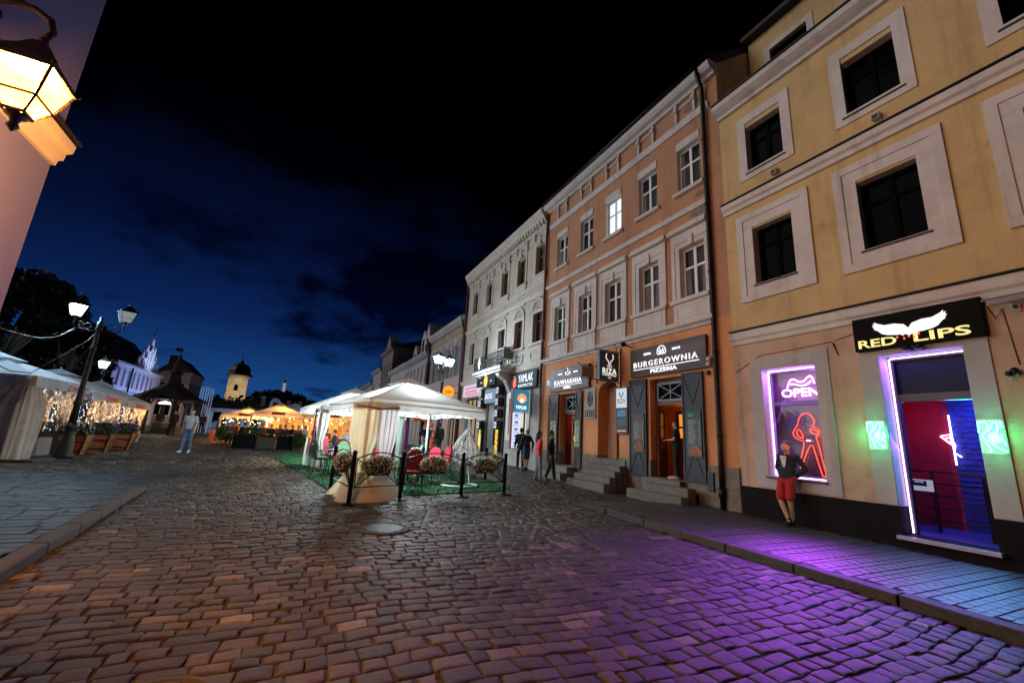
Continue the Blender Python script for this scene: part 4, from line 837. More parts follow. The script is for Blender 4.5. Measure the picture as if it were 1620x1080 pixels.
# ------------------------------------------------------------------ cream house with the balcony
M_cream = P('cream_stone', (.56, .52, .45), .85, .16, 1.4, .3, 50, stain=.35, streak=.4); M_cream2 = P('cream_trim', (.62, .60, .55), .8, .12, 2, .15, 50, stain=.3, streak=.3)
cb_ = thing('town_house', 'cream stone house with brown windows fan arches and an iron balcony', 'building', (FX, 22.7, .4))
Y0, Y1 = 17.12, 28.4; cc = [17.72, 19.82, 22.02, 24.42, 26.85]
H3 = [(c - .46, c + .46, 9.93, 11.52) for c in cc]; H2 = [(c - .46, c + .46, 6.33, 8.0) for c in cc]; H2[2] = (21.56, 22.48, 5.45, 8.0)
GW = (18.5, 20.25, 1.70, 3.88); GD = (22.0, 23.2, .55, 3.55); GW2 = (25.0, 27.4, .8, 4.1)
b = MB(); b.wall(Y0, Y1, 5.3, 12.5, H3 + H2, d=.22); 
for zz in (5.75, 6.1, 8.62, 9.2): pass
b.build('upper_wall', M_cream, cb_)
b = MB(); b.wall(Y0, Y1, 0, 5.05, [GW, GD, GW2], d=.35); b.build('ground_floor_wall', P('grey_stone', (.36, .35, .34), .85, .2, 1.5, .3, 40, stain=.4, streak=.3), cb_)
b = MB()
for k in range(1, 10):
    z = 8.95 + k * .36
    if 9.9 < z < 12.3: pass
cpiece('cornice', [(-.1, 12.3), (.06, 12.3), (.10, 12.5), (.30, 12.85), (.42, 13.0), (.44, 13.2), (-.1, 13.22)], Y0, Y1, cb_, M_cream2)
b = MB(); y = Y0 + .15
while y < Y1 - .15: b.box(FX - .26, FX - .07, y, y + .13, 12.45, 12.72); y += .31
b.build('dentils', M_cream2, cb_)
for z0, z1, p in ((8.72, 8.96, .12), (9.36, 9.5, .06), (5.05, 5.34, .16), (11.98, 12.1, .05), (5.98, 6.08, .05)): cpiece('string_course', [(-.01, z0), (p * .5, z0), (p * .8, (z0 + z1) / 2), (p, z1 - .03), (-.01, z1)], Y0, Y1, cb_, M_cream2)
M_litsoft = P('brown_glass', (.02, .015, .014), .15, .4, 1, 0)
for i, c in enumerate(cc):
    b = MB(); b.ring(c - .62, c + .62, 9.9, 11.72, .15, FX - .05, FX - .002, sides='lrt'); b.box(FX - .12, FX - .002, c - .72, c + .72, 11.73, 11.83); b.box(FX - .16, FX - .051, c - .12, c + .12, 11.5, 11.98)
    for s in (-.62, .62): b.box(FX - .14, FX - .002, c + s - .08, c + s + .08, 11.84, 12.28)
    b.box(FX - .12, FX - .002, c - .72, c + .72, 9.78, 9.895); b.box(FX - .08, FX - .002, c - .66, c + .66, 9.5, 9.775); b.build('surround', M_cream2, cb_, bevel=.008)
    b = MB(); zl = 5.46 if i == 2 else 6.3; b.ring(c - .64, c + .64, zl, 8.02, .17, FX - .05, FX - .002, sides='lr' if 0 else 'lrt')
    for k in range(9):
        a0, a1 = PI * k / 9, PI * (k + 1) / 9; q = lambda r, a: (c + r * math.cos(a), 8.04 + r * .9 * math.sin(a))
        b.prism([q(.50, a0), q(.64, a0), q(.64, a1), q(.50, a1)], lambda u, v: (FX - .08, u, v), (.078, 0, 0)); am = (a0 + a1) / 2
        b.prism([q(.12, am - .05), q(.46, am - .13), q(.46, am + .13), q(.12, am + .05)], lambda u, v: (FX - .045, u, v), (.043, 0, 0))
    b.ell((FX - .03, c, 8.1), (.05, .1, .09)); b.box(FX - .10, FX - .002, c - .68, c + .68, 8.62, 8.70); b.build('fan_arch', M_cream2, cb_)
    window(cb_, c - .457, c + .457, 9.933, 11.517, FX + .16, M_brownw, M_litsoft, 2, .64, .07)
    window(cb_, c - .457, c + .457, H2[i][2] + .003, 7.997, FX + .16, M_brownw, M_litsoft, 2, .68, .07)
    if i != 2: b = MB(); b.box(FX - .13, FX - .002, c - .74, c + .74, 6.2, 6.32); b.build('sill', M_cream2, cb_, bevel=.008); b = MB(); b.ring(c - .66, c + .66, 5.5, 5.95, .08, FX - .04, FX - .002); b.build('apron_panel', M_cream2, cb_)
# balcony
b = MB(); b.box(8.86, FX, 19.95, 24.0, 5.22, 5.40); b.box(8.95, FX, 20.05, 23.9, 5.08, 5.218); b.build('balcony_slab', M_cream2, cb_, bevel=.02)
for y in (20.7, 23.2): b = MB(); b.prism([(FX - .01, 5.07), (9.05, 5.07), (9.1, 4.9), (9.5, 4.7), (FX - .01, 4.15)], lambda u, v: (u, y - .2, v), (0, .4, 0)); b.build('balcony_corbel', M_cream2, cb_, bevel=.02)
b = MB(); xr = 8.94
for a, c in (((xr, 20.0), (xr, 23.95)), ((xr, 20.0), (FX, 20.0)), ((xr, 23.95), (FX, 23.95))):
    b.bar((*a, 6.2), (*c, 6.2), .05, .03); b.bar((*a, 5.46), (*c, 5.46), .03, .03); b.bar((*a, 6.05), (*c, 6.05), .02, .02)
    n = int((Vector(a) - Vector(c)).length / .13)
    for k in range(n + 1):
        p = Vector(a).lerp(Vector(c), k / n); b.bar((p.x, p.y, 5.41), (p.x, p.y, 6.19), .016)
        if k < n:
            q = Vector(a).lerp(Vector(c), (k + .5) / n); dd = (Vector(c) - Vector(a)).normalized() * .05
            for zc in (5.63, 5.86): b.tube([(q.x + dd.x * math.cos(t_), q.y + dd.y * math.cos(t_), zc + .07 * math.sin(t_)) for t_ in [2 * PI * j / 8 for j in range(8)]], .009, 4, closed=True)
b.build('balcony_railing', M_black, cb_)
t = thing('diamond_sign', 'small white diamond shaped plate hung on the balcony railing', 'sign', (8.9, 23.0, 5.5)); b = MB(); b.prism([(-22.99, 5.42), (-22.75, 5.85), (-22.99, 6.28), (-23.23, 5.85)], lambda u, v: (8.88, -u, v), (.02, 0, 0)); b.build('plate', P('plate_white', (.6, .6, .62), .5, .1, 5, 0), t)
b = MB(); b.box(9.25, 9.6, 20.4, 21.2, 5.9, 6.5); b.box(9.23, 9.249, 20.5, 21.1, 5.95, 6.45); ac = b.build('air_conditioner', M_cctv, None, bevel=.01); tag(ac, 'white air conditioner unit standing on the balcony', 'air conditioner')
# ground floor of the cream house
b = MB(); b.ring(18.1, 20.7, 1.58, 4.05, .30, FX - .06, FX - .002); b.build('surround', M_cream2, cb_, bevel=.01)
window(cb_, 18.503, 20.247, 1.703, 3.877, FX + .2, M_darkw, EM('shop_glow', (1., .93, .85), .8), 3, 0, .06)
b = MB(); b.box(FX + .18, FX + .199, 19.7, 20.19, 2.75, 3.82); b.build('window_poster', P('poster_dark', (.04, .01, .012), .5, .5, 4, 0, dark=(.2, .03, .03)), cb_)
window(cb_, 25.003, 27.397, .803, 4.097, FX + .2, M_darkw, EM('shop_glow2', (1., .75, .5), .35), 3, .7, .07)
b = MB(); b.box(FX - .09, FX - .002, 20.9, 21.98, .5, 4.6); b.box(FX - .09, FX - .002, 23.22, 24.2, .5, 4.6); b.box(FX - .09, FX - .002, 21.981, 23.219, 3.56, 4.6); b.build('portal', P('portal_black', (.025, .026, .028), .5, .4, 3, .2), cb_, bevel=.01)
b = MB(); b.quad((FX + .8, 23.2, .5), (FX + .8, 22., .5), (FX + .8, 22., 3.6), (FX + .8, 23.2, 3.6)); b.build('portal_back', P('portal_back', (.35, .42, .48), .7, .2, 2, .1), cb_)
b = MB()
for k in range(4): b.box(9.4 - .28 * k + .6, FX + .8 if k == 0 else 9.4 - .28 * k + .879, 22.02, 23.18, .2, 1.25 - .2 * k)
b.build('steps', M_step, cb_, bevel=.01)
# signs on and before the cream house
M_navy = P('sign_navy', (.006, .012, .028), .6, .3, 4, .1, spec=.15); EC = EM('letters_ice', (.80, .93, 1.), 1.4); ER = EM('flame_red', (1., .16, .12), 1.8); EGo = EM('gold_letters', (1., .62, .06), 1.3)
t = board('shop_sign', 'dark blue sign with red flame and white YAMLAK EXPRESS lettering below the cream cornice', 'sign', 17.42, 20.28, 4.10, 4.98, M_navy, .03, .12)
text('YAMLAK', 1.55, .40, (FX - .13, 18.55, 4.66), *FAC, EC, t); text('EXPRESS', 1.5, .14, (FX - .13, 18.55, 4.29), *FAC, EC, t)
fl = smooth([(0, .36), (.05, .22), (.15, .12), (.17, -.1), (.1, -.26), (0, -.3), (-.1, -.26), (-.17, -.1), (-.12, .08), (-.05, .2)], 2)
b = MB(); b.prism([(-19.75 + u, 4.52 + v * 1.05) for u, v in fl], lambda u, v: (FX - .135, -u, v), (.012, 0, 0)); b.build('flame_emblem', ER, t)
t = thing('hanging_sign', 'lit blue hanging sign with orange flame and YAMLAK lettering by the drainpipe', 'sign', (9.2, 17.9, 3.)); b = MB(); b.box(8.72, 9.55, 17.82, 18.06, 2.92, 3.95); b.build('light_box', EM('box_blue', (.03, .23, .34), .9), t)
b = MB(); b.box(8.69, 8.718, 17.80, 18.08, 2.90, 3.97); b.build('edge_panel', P('edge_red', (.22, .02, .05), .5, .2, 5, 0), t)
pts = []
for k in range(22): a = 2 * PI * k / 22; rr = .27 if k % 2 else .20; pts.append((9.16 + rr * math.cos(a), 3.52 + rr * math.sin(a) * (1 if math.sin(a) > 0 else .75)))
b = MB(); b.prism(pts, lambda u, v: (u, 17.81, v), (0, .008, 0)); b.build('flame_emblem', EM('flame_orange', (1., .25, .12), 1.6), t); b = MB(); b.ell((9.16, 17.806, 3.44), (.12, .01, .12)); b.build('flame_core', EM('flame_core', (1, .62, .45), 1.6), t)
text('YAMLAK', .58, .16, (9.14, 17.805, 3.12), *BLD, EWs, t, depth=.01); text('EXPRESS', .5, .06, (9.14, 17.805, 2.99), *BLD, EM('box_text', (.2, .45, .6), .9), t, depth=.01); hang(t, 17.95, 2.9, 3.97, 8.7, 9.5)
t = thing('light_box', 'tall narrow white lit picture panel under the blue hanging sign', 'menu board', (9.5, 18.9, 1.2)); b = MB(); b.box(9.22, 9.68, 18.86, 18.94, 1.25, 3.35); b.build('light_box', EM('panel_cold', (.75, .80, 1.), 1.), t); b = MB(); b.box(9.16, 9.219, 18.84, 18.96, 1.2, 3.4); b.build('edge_panel', _mats['edge_red'], t)
b = MB()
for k in range(6): b.box(9.28, 9.62, 18.852, 18.859, 1.32 + k * .33, 1.345 + k * .33); b.ell((9.45, 18.855, 1.47 + k * .33), (.11, .005, .07))
b.build('print', EM('panel_print', (.22, .32, .6), .7), t)
t = thing('light_box', 'white and blue lit box sign reading BOSS in the dark portal', 'sign', (FX, 22.9, 3.6)); b = MB(); b.box(FX - .2, FX - .092, 22.2, 23.6, 3.62, 4.42); b.build('light_box', EM('box_steel', (.30, .42, .60), .75), t); text('BOSS', 1.0, .3, (FX - .21, 22.9, 4.0), *FAC, EM('bossl', (.85, .95, 1), 1.2), t)
t = thing('shop_sign', 'black fascia sign with a yellow round crest projecting under the balcony', 'sign', (9.2, 22.3, 4.5)); b = MB(); b.box(9.05, 9.15, 20.9, 23.6, 4.5, 5.0); b.build('board', M_navy, t); b = MB(); b.ell((9.02, 22.15, 4.76), (.03, .26, .34), 14, 10); b.build('crest_emblem', EM('crest_yellow', (1., .66, .12), 1.5), t)
b = MB()
for k in range(5): b.ell((8.985, 22.15 + .12 * math.cos(k * 1.26), 4.78 + .18 * math.sin(k * 1.26)), (.008, .035, .04))
b.build('crest_print', M_blk, t)
b = MB(); b.box(9.04, 9.049, 22.75, 22.95, 4.68, 4.76); b.box(9.04, 9.049, 21.35, 21.55, 4.68, 4.76); b.build('lettering', _mats['crest_yellow'], t)
t = board('shop_sign', 'white shop sign with pink lettering at the left end of the cream house', 'sign', 24.6, 27.6, 4.22, 4.98, EM('sign_white_lit', (.85, .82, .9), .85), .03, .14)
b = MB(); r_ = random.Random(2)
for row, (z, n) in enumerate(((4.76, 9), (4.53, 8), (4.35, 9))):
    for k in range(n): y = 27.2 - k * .26 - row * .05; b.tube([(FX - .15, y, z - .07), (FX - .15, y - .03, z + .07), (FX - .15, y - .10, z + .05 * r_.uniform(-1, 1)), (FX - .15, y - .14, z - .07)], .022, 4)
b.build('lettering', EM('pink_letters', (.9, .12, .30), .9), t)
for y0, zt, lab in ((21.25, 4.2, 'right'), (23.75, 4.2, 'left')):
    for k in range(4):
        z = zt - .62 * k
        if y0 > 23 and k == 2: continue
        nth = ('topmost', 'second', 'third', 'lowest')[k]
        t = thing('light_box', f'{nth} small round cornered white lamp sign on the {lab} pillar of the dark portal' if k else f'topmost small white lamp sign on the {lab} pillar of the dark portal', 'sign', (FX - .3, y0, z), 'square lamp signs on the dark portal')
        b = MB(); b.box(FX - .42, FX - .093, y0 - .22, y0 + .22, z - .24, z + .24); b.build('housing', M_black, t, bevel=.07); b = MB(); b.box(FX - .44, FX - .421, y0 - .15, y0 + .15, z - .17, z + .17); b.build('lit_panel', EM('lampsign', (.75, .85, 1.), .75), t, bevel=.05)
        b = MB(); b.box(FX - .447, FX - .442, y0 - .09, y0 + .09, z - .03, z + .02); b.build('print', M_navy, t)
for y0, y1, lab, tx in ((21.12, 21.62, 'upright yellow lit lettering panel on the right pillar of the dark portal', 1), (23.55, 24.1, 'upright yellow lit bottle shaped panel on the left pillar of the dark portal', 0)):
    t = thing('light_box', lab, 'sign', (FX - .2, y0, .9)); b = MB(); b.box(FX - .24, FX - .092, y0, y1, .85, 2.4); b.build('housing', M_blk, t, bevel=.02)
    ym = (y0 + y1) / 2
    if tx:
        b = MB(); r2 = random.Random(6)
        for k in range(5):
            z = 2.25 - k * .29; b.tube([(FX - .25, ym + .13, z), (FX - .25, ym - .1, z + .06), (FX - .25, ym - .13, z - .05), (FX - .25, ym + .1, z - .11), (FX - .25, ym + .13, z - .17), (FX - .25, ym - .13, z - .19)], .035, 5)
        b.build('lettering', EGo, t)
    else:
        b = MB(); b.prism([(-ym - .17, .92), (-ym + .17, .92), (-ym + .17, 1.7), (-ym + .07, 1.95), (-ym + .07, 2.3), (-ym - .07, 2.3), (-ym - .07, 1.95), (-ym - .17, 1.7)], lambda u, v: (FX - .25, -u, v), (.01, 0, 0)); b.build('bottle_emblem', EM('bottle_yellow', (1., .7, .2), 1.2), t)
t = thing('round_sign', 'round glowing orange sign jutting from the pale house beyond the cream one', 'sign', (9.2, 29.1, 4.3)); b = MB(); b.ell((9.1, 29.2, 4.65), (.42, .10, .45), 16, 12); b.build('light_box', EM('round_orange', (1., .33, .02), 1.4), t); b = MB(); b.tube([(9.5, 29.2, 4.65), (FX, 29.2, 4.65)], .03); b.build('bracket', M_black, t)
b = MB()
for k in range(3): b.box(8.86 + k * .16, 8.98 + k * .16, 29.08, 29.09, 4.55, 4.75)
b.build('lettering', EM('round_red', (.9, .12, .01), 1.), t)
for i, (y, lab) in enumerate(((17.06, 'dark red drainpipe at the left end'), (28.4, ''))):
    if i: b = MB(); b.tube([(FX - .12, 28.42, 13.), (FX - .12, 28.45, .6)], .075, 8); b.build('downpipe', M_redpipe, cb_)
b = MB(); b.prism([(FX - .4, 13.23), (FX + 5, 16.2), (FX + 9, 13.2)], lambda u, v: (u, Y0, v), (0, Y1 - Y0, 0)); b.build('roof', M_roof, cb_)

# ------------------------------------------------------------------ the rest of the row, receding
M_pale = P('pale_grey_stucco', (.45, .46, .50), .85, .2, 1.2, .3, 40, stain=.3, streak=.3); M_tan = P('tan_render', (.20, .165, .14), .9, .2, 1, .3, 30, stain=.3); M_greyst = P('cool_stucco', (.36, .38, .43), .85, .2, 1.2, .2, 30, stain=.3)
# pale house with arched windows, columns and a painted frieze
t = thing('town_house', 'pale house with arched upper windows half columns and a patterned frieze', 'building', (FX, 33, .5)); Y0, Y1 = 28.5, 38.
wc = [29.7, 31.7, 33.7, 35.7, 37.2]; b = MB(); b.wall(Y0, Y1, 0, 9.9, [(c - .45, c + .45, 6.0, 8.2) for c in wc] + [(c - .8, c + .8, .7, 3.6) for c in (30.2, 33.2, 36.2)], d=.3); b.build('wall', M_pale, t)
for c in wc:
    b = MB()
    for s in (-.62, .62): b.lathe([(.10, 6.0), (.085, 8.0), (.15, 8.2), (.15, 8.3)], (FX - .1, c + s, 0), 8)
    for k in range(8): a0, a1 = PI * k / 8, PI * (k + 1) / 8; q = lambda r, a: (c + r * math.cos(a), 8.25 + r * math.sin(a)); b.prism([q(.46, a0), q(.62, a0), q(.62, a1), q(.46, a1)], lambda u, v: (FX - .1, u, v), (.099, 0, 0))
    b.prism([(c + .44 * math.cos(PI * k / 10), 8.205 + .44 * math.sin(PI * k / 10)) for k in range(11)], lambda u, v: (FX - .02, u, v), (.018, 0, 0)); b.build('arch_surround', M_pale, t); window(t, c - .44, c + .44, 6.01, 8.19, FX + .2, M_darkw, M_pane, 2, .7, .06)
for c in (30.2, 33.2, 36.2): window(t, c - .79, c + .79, .71, 3.59, FX + .2, M_darkw, EM('shop_dim', (1., .7, .4), .22), 2, .75, .07)
cpiece('frieze', [(-.01, 9.05), (.03, 9.05), (.03, 9.75), (-.01, 9.76)], Y0, Y1, t, P('frieze_painted', (.42, .38, .28), .8, .8, 4, .2, dark=(.10, .08, .06))); cpiece('cornice', [(-.1, 9.76), (.15, 9.76), (.4, 10.05), (.42, 10.3), (-.1, 10.32)], Y0, Y1, t, M_pale); cpiece('string_course', [(0, 5.2), (.12, 5.3), (.14, 5.5), (0, 5.52)], Y0, Y1, t, M_pale)
b = MB(); b.prism([(FX - .4, 10.33), (FX + 5, 13.), (FX + 9, 10.3)], lambda u, v: (u, Y0, v), (0, Y1 - Y0, 0)); b.build('roof', M_roof, t); b = MB(); b.tube([(FX - .42, 28.6, 10.3), (FX - .3, 28.6, 9.9), (FX - .12, 28.6, 9.2), (FX - .12, 28.6, .7)], .08, 8); b.build('downpipe', M_pipe, t)
b = MB(); b.tube([(FX - .42, 37.9, 10.3), (FX - .3, 37.9, 9.7), (FX - .14, 37.8, 9.1), (FX - .14, 37.8, .7)], .13, 8); b.build('downpipe', M_pipe, t)
b = MB(); b.prism([(38.2, 10.1), (40.6, 10.1), (39.4, 12.1)], lambda u, v: (FX - .05, u, v), (1.5, 0, 0)); b.build('gable', M_pale, t)
def far_house(label, Y0, Y1, eave, ridge, m, n, wins, roofm=M_roof, pair=False):
    t = thing('town_house', label, 'building', (FX, (Y0 + Y1) / 2, .6)); W_ = (Y1 - Y0) / n; hs = []
    for k in range(n):
        c = Y0 + W_ * (k + .5)
        for z0, z1, lit in wins: hs.append((c - W_ * .22, c + W_ * .22, z0, z1))
    b = MB(); b.wall(Y0, Y1, 0, eave, hs, d=.25); b.quad((FX, Y0, 0), (FX, Y0, eave), (FX + 9, Y0, eave), (FX + 9, Y0, 0)); b.build('wall', m, t)
    k = 0
    for h in hs:
        lit = wins[k % len(wins)][2]; lit = lit and (k * 7 % 3 != 1); k += 1
        b = MB(); b.ring(h[0], h[1], h[2], h[3], .12, FX + .12, FX + .2); o = b.build('window', M_wwin, t); backing(o, h[0] + .1, h[1] - .1, h[2] + .1, h[3] - .1, FX + .17, EM('far_lit', (1., .72, .45), .9) if lit else M_pane, 'pane')
    cpiece('cornice', [(-.1, eave - .35), (.15, eave - .35), (.4, eave - .1), (.45, eave + .1), (-.1, eave + .12)], Y0, Y1, t, m)
    if len(wins) > 1: z = wins[0][0] - .5; cpiece('string_course', [(0, z - .2), (.15, z - .1), (.15, z), (0, z)], Y0, Y1, t, m)
    b = MB(); b.prism([(FX - .45, eave + .13), (FX + 4.5, ridge), (FX + 9, eave + .13)], lambda u, v: (u, Y0, v), (0, Y1 - Y0, 0)); b.build('roof', roofm, t); return t
t = far_house('low pale house with dark pitched roof and pointed dormers', 38.2, 47.5, 9.1, 11.4, M_greyst, 6, [(5.9, 8.1, 0), (1., 3.8, 1)])
for y, h in ((41.5, 11.9), (44.8, 10.9)):
    b = MB(); b.prism([(y - .8, 9.25), (y + .8, 9.25), (y + .8, h - .9), (y, h), (y - .8, h - .9)], lambda u, v: (FX + .1, u, v), (2.2, 0, 0)); o = b.build('dormer', M_pale, t); b = MB(); b.box(FX + .07, FX + .095, y - .3, y + .3, 9.7, h - 1.); b.build('dormer_window', M_pane, o)
far_house('low ornate house with bright cornice beyond the pointed dormers', 47.6, 57.5, 9.2, 11., M_pale, 6, [(5.6, 8., 1), (1., 3.6, 1)])
t = far_house('tall house with broad brown side wall rising over its neighbours', 57.6, 66., 12.9, 14.6, M_tan, 4, [(9., 11., 0), (5.5, 7.8, 1), (1., 3.6, 1)])
b = MB(); b.prism([(60., 13.), (63.6, 13.), (63.2, 14.2), (61.8, 15.2), (60.4, 14.2)], lambda u, v: (FX - .05, u, v), (1.2, 0, 0)); b.build('gable', M_tan, t)
far_house('narrow gabled house second from the far end of the row', 66.1, 74., 11., 13., M_greyst, 3, [(6.5, 9., 1), (1., 3.6, 1)])
far_house('distant hazy house with curved roof at the far end of the row', 74.2, 96., 9.6, 12.5, M_greyst, 6, [(5.6, 8., 0), (1., 3.6, 1)])
# ------------------------------------------------------------------ left: pale corner house with the wall lantern
LANT, LAMPL, LAMPC, PAVL, BEER, HALL, TOWER = 1000, 680, 480, 400, 250, 1500, 25000
lb = thing('corner_house', 'pale pink plastered corner house at the left edge carrying the big wall lantern', 'building', (-3.2, 3, .1)); LX = -2.95; LY = 6.12
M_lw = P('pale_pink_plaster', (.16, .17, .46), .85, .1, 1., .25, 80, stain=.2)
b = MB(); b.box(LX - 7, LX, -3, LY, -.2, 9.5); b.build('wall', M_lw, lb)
b = MB(); n = [(0, 4.36), (.04, 4.36), (.05, 4.42), (.09, 4.44), (.10, 4.52), (.15, 4.55), (.16, 4.64), (0, 4.66)]
b.add([(LX + p, -3, z) for p, z in n] + [(LX + p, LY, z) for p, z in n], [tuple(range(8)), tuple(reversed(range(8, 16)))] + [(i, (i + 1) % 8, (i + 1) % 8 + 8, i + 8) for i in range(8)]); b.build('string_course', M_white, lb)
b = MB(); b.box(LX - .01, LX + .2, -3, LY + .02, 4.665, 4.69); b.build('flashing', M_sheet, lb)
M_lampglow = GL('lantern_glass_warm', (1., .8, .5), .95, .1, em=(1., .50, .11), es=4.); M_iron3 = P('lantern_iron', (.035, .022, .015), .55, .4, 12, .4, 50, metal=.3)
def lantern(par, c, s, glass, frame, rz=PI / 4, crown=True):
    """four sided lantern, widening upwards; c = middle of its foot, s = scale; panes and cap are sub-parts"""
    c = Vector(c); R = Matrix.Rotation(rz, 3, 'Z'); Q = lambda x, y, z: c + R @ Vector((x * s, y * s, z * s))
    b = MB(); lo, hi, h = .15, .27, .46; cs = [(-1, -1), (1, -1), (1, 1), (-1, 1)]
    for i in range(4):
        x, y = cs[i]; x2, y2 = cs[(i + 1) % 4]
        b.bar(Q(x * lo, y * lo, 0), Q(x * hi, y * hi, h), .022 * s); b.bar(Q(x * lo, y * lo, 0), Q(x2 * lo, y2 * lo, 0), .024 * s); b.bar(Q(x * hi, y * hi, h), Q(x2 * hi, y2 * hi, h), .034 * s)
        m = .38; w = lo + (hi - lo) * m; b.bar(Q(x * w, y * w, h * m), Q(x2 * w, y2 * w, h * m), .012 * s)
        b.ell(Q(x * (hi + .01), y * (hi + .01), h + .035), .03 * s, 6, 5)
    hd = b.build('lantern_head', frame, par)
    b = MB(); k = .93
    for i in range(4):
        x, y = cs[i]; x2, y2 = cs[(i + 1) % 4]; b.quad(Q(x * lo * k, y * lo * k, .005), Q(x2 * lo * k, y2 * lo * k, .005), Q(x2 * hi * k, y2 * hi * k, h - .01), Q(x * hi * k, y * hi * k, h - .01))
    b.build('glass', glass, hd)
    b = MB(); hh = hi * 1.06
    vs = [Q(x * hh, y * hh, h + .015) for x, y in cs] + [Q(x * .10, y * .10, h + .22) for x, y in cs] + [Q(x * .055, y * .055, h + .27) for x, y in cs]
    b.add(vs, [(0, 1, 5, 4), (1, 2, 6, 5), (2, 3, 7, 6), (3, 0, 4, 7), (4, 5, 9, 8), (5, 6, 10, 9), (6, 7, 11, 10), (7, 4, 8, 11), (8, 9, 10, 11), (3, 2, 1, 0)])
    b.lathe([(.02 * s, (h + .27) * s), (.035 * s, (h + .31) * s), (.012 * s, (h + .36) * s), (.028 * s, (h + .39) * s), (.004 * s, (h + .46) * s)], c, 8); b.build('cap', frame, hd)
    b = MB(); b.lathe([(.12 * s, -.01 * s), (.09 * s, -.05 * s), (.035 * s, -.08 * s), (.03 * s, -.12 * s), (.055 * s, -.16 * s), (.012 * s, -.22 * s)], c, 10); b.build('finial', frame, hd)
    return hd
wlamp = thing('wall_lantern', 'large glowing amber iron lantern on a scrolled bracket high on the pale pink wall', 'lantern', (LX, 3.35, 3.6))
LC = Vector((-1.955, 3.585, 3.62))
def ring4(hw, z): return [Vector((LC.x + sx * hw, LC.y + sy * hw, z)) for sx, sy in ((-1, -1), (1, -1), (1, 1), (-1, 1))]
r0, r1, r2, r3 = ring4(.158, 3.85), ring4(.106, 3.645), ring4(.052, 3.535), ring4(.172, 3.862)
b = MB()
for i in range(4):
    j = (i + 1) % 4; b.bar(r0[i], r1[i], .015); b.bar(r1[i], r2[i], .012); b.bar(r1[i], r1[j], .012); b.bar(r2[i], r2[j], .016); b.bar(r0[i], r0[j], .022); b.ell(r3[i] + Vector((0, 0, .01)), .016, 6, 5)
wl_h = b.build('lantern_head', M_iron3, wlamp)
b = MB()
for i in range(4): j = (i + 1) % 4; k = .96; f = lambda p: LC.lerp(p, k) if 0 else Vector((LC.x + (p.x - LC.x) * k, LC.y + (p.y - LC.y) * k, p.z)); b.quad(f(r1[i]), f(r1[j]), f(r0[j]), f(r0[i])); b.quad(f(r2[i]), f(r2[j]), f(r1[j]), f(r1[i]))
b.build('glass', M_lampglow, wl_h)
b = MB(); c0, c1, c2 = ring4(.172, 3.862), ring4(.075, 4.0), ring4(.035, 4.08)
b.add(c0 + c1 + c2, [(i, (i + 1) % 4, (i + 1) % 4 + 4, i + 4) for i in range(4)] + [(i + 4, (i + 1) % 4 + 4, (i + 1) % 4 + 8, i + 8) for i in range(4)] + [(8, 9, 10, 11), (3, 2, 1, 0)]); b.lathe([(.02, 4.08), (.032, 4.11), (.012, 4.14)], (LC.x, LC.y, 0), 8); b.build('cap', M_iron3, wl_h)
b = MB(); b.lathe([(.055, 3.535), (.06, 3.515), (.03, 3.49), (.02, 3.465), (.034, 3.44), (.012, 3.41), (.004, 3.40)], (LC.x, LC.y, 0), 10); b.build('finial', M_iron3, wl_h)
b = MB(); T = Vector((LC.x, LC.y, 4.13)); b.tube([T, T + Vector((.03, 0, .06)), T + Vector((.0, 0, .15)), T + Vector((-.09, 0, .20)), T + Vector((-.22, 0, .19)), T + Vector((-.40, 0, .12)), T + Vector((-.65, 0, .10)), Vector((LX, LC.y, 4.32))], .022, 8)
b.tube([Vector((LX, LC.y, 3.75)), Vector((LX + .3, LC.y, 3.95)), Vector((LX + .52, LC.y, 4.15)), Vector((LX + .66, LC.y, 4.24))], .014, 6); b.tube([Vector((LX, LC.y, 4.95)), T + Vector((-.12, 0, .2))], .011, 6)
for q0, rr in (((-.30, .06), .07), ((-.50, .03), .055)): b.tube([T + Vector((q0[0] + rr * math.cos(a_), 0, q0[1] + rr * math.sin(a_))) for a_ in [2 * PI * k / 14 for k in range(14)]], .010, 5, closed=True)
b.box(LX, LX + .02, LC.y - .04, LC.y + .04, 3.65, 4.5); b.build('bracket', M_iron3, wlamp)
light('POINT', (LC.x, LC.y, 3.72), (1., .48, .13), LANT, .05)

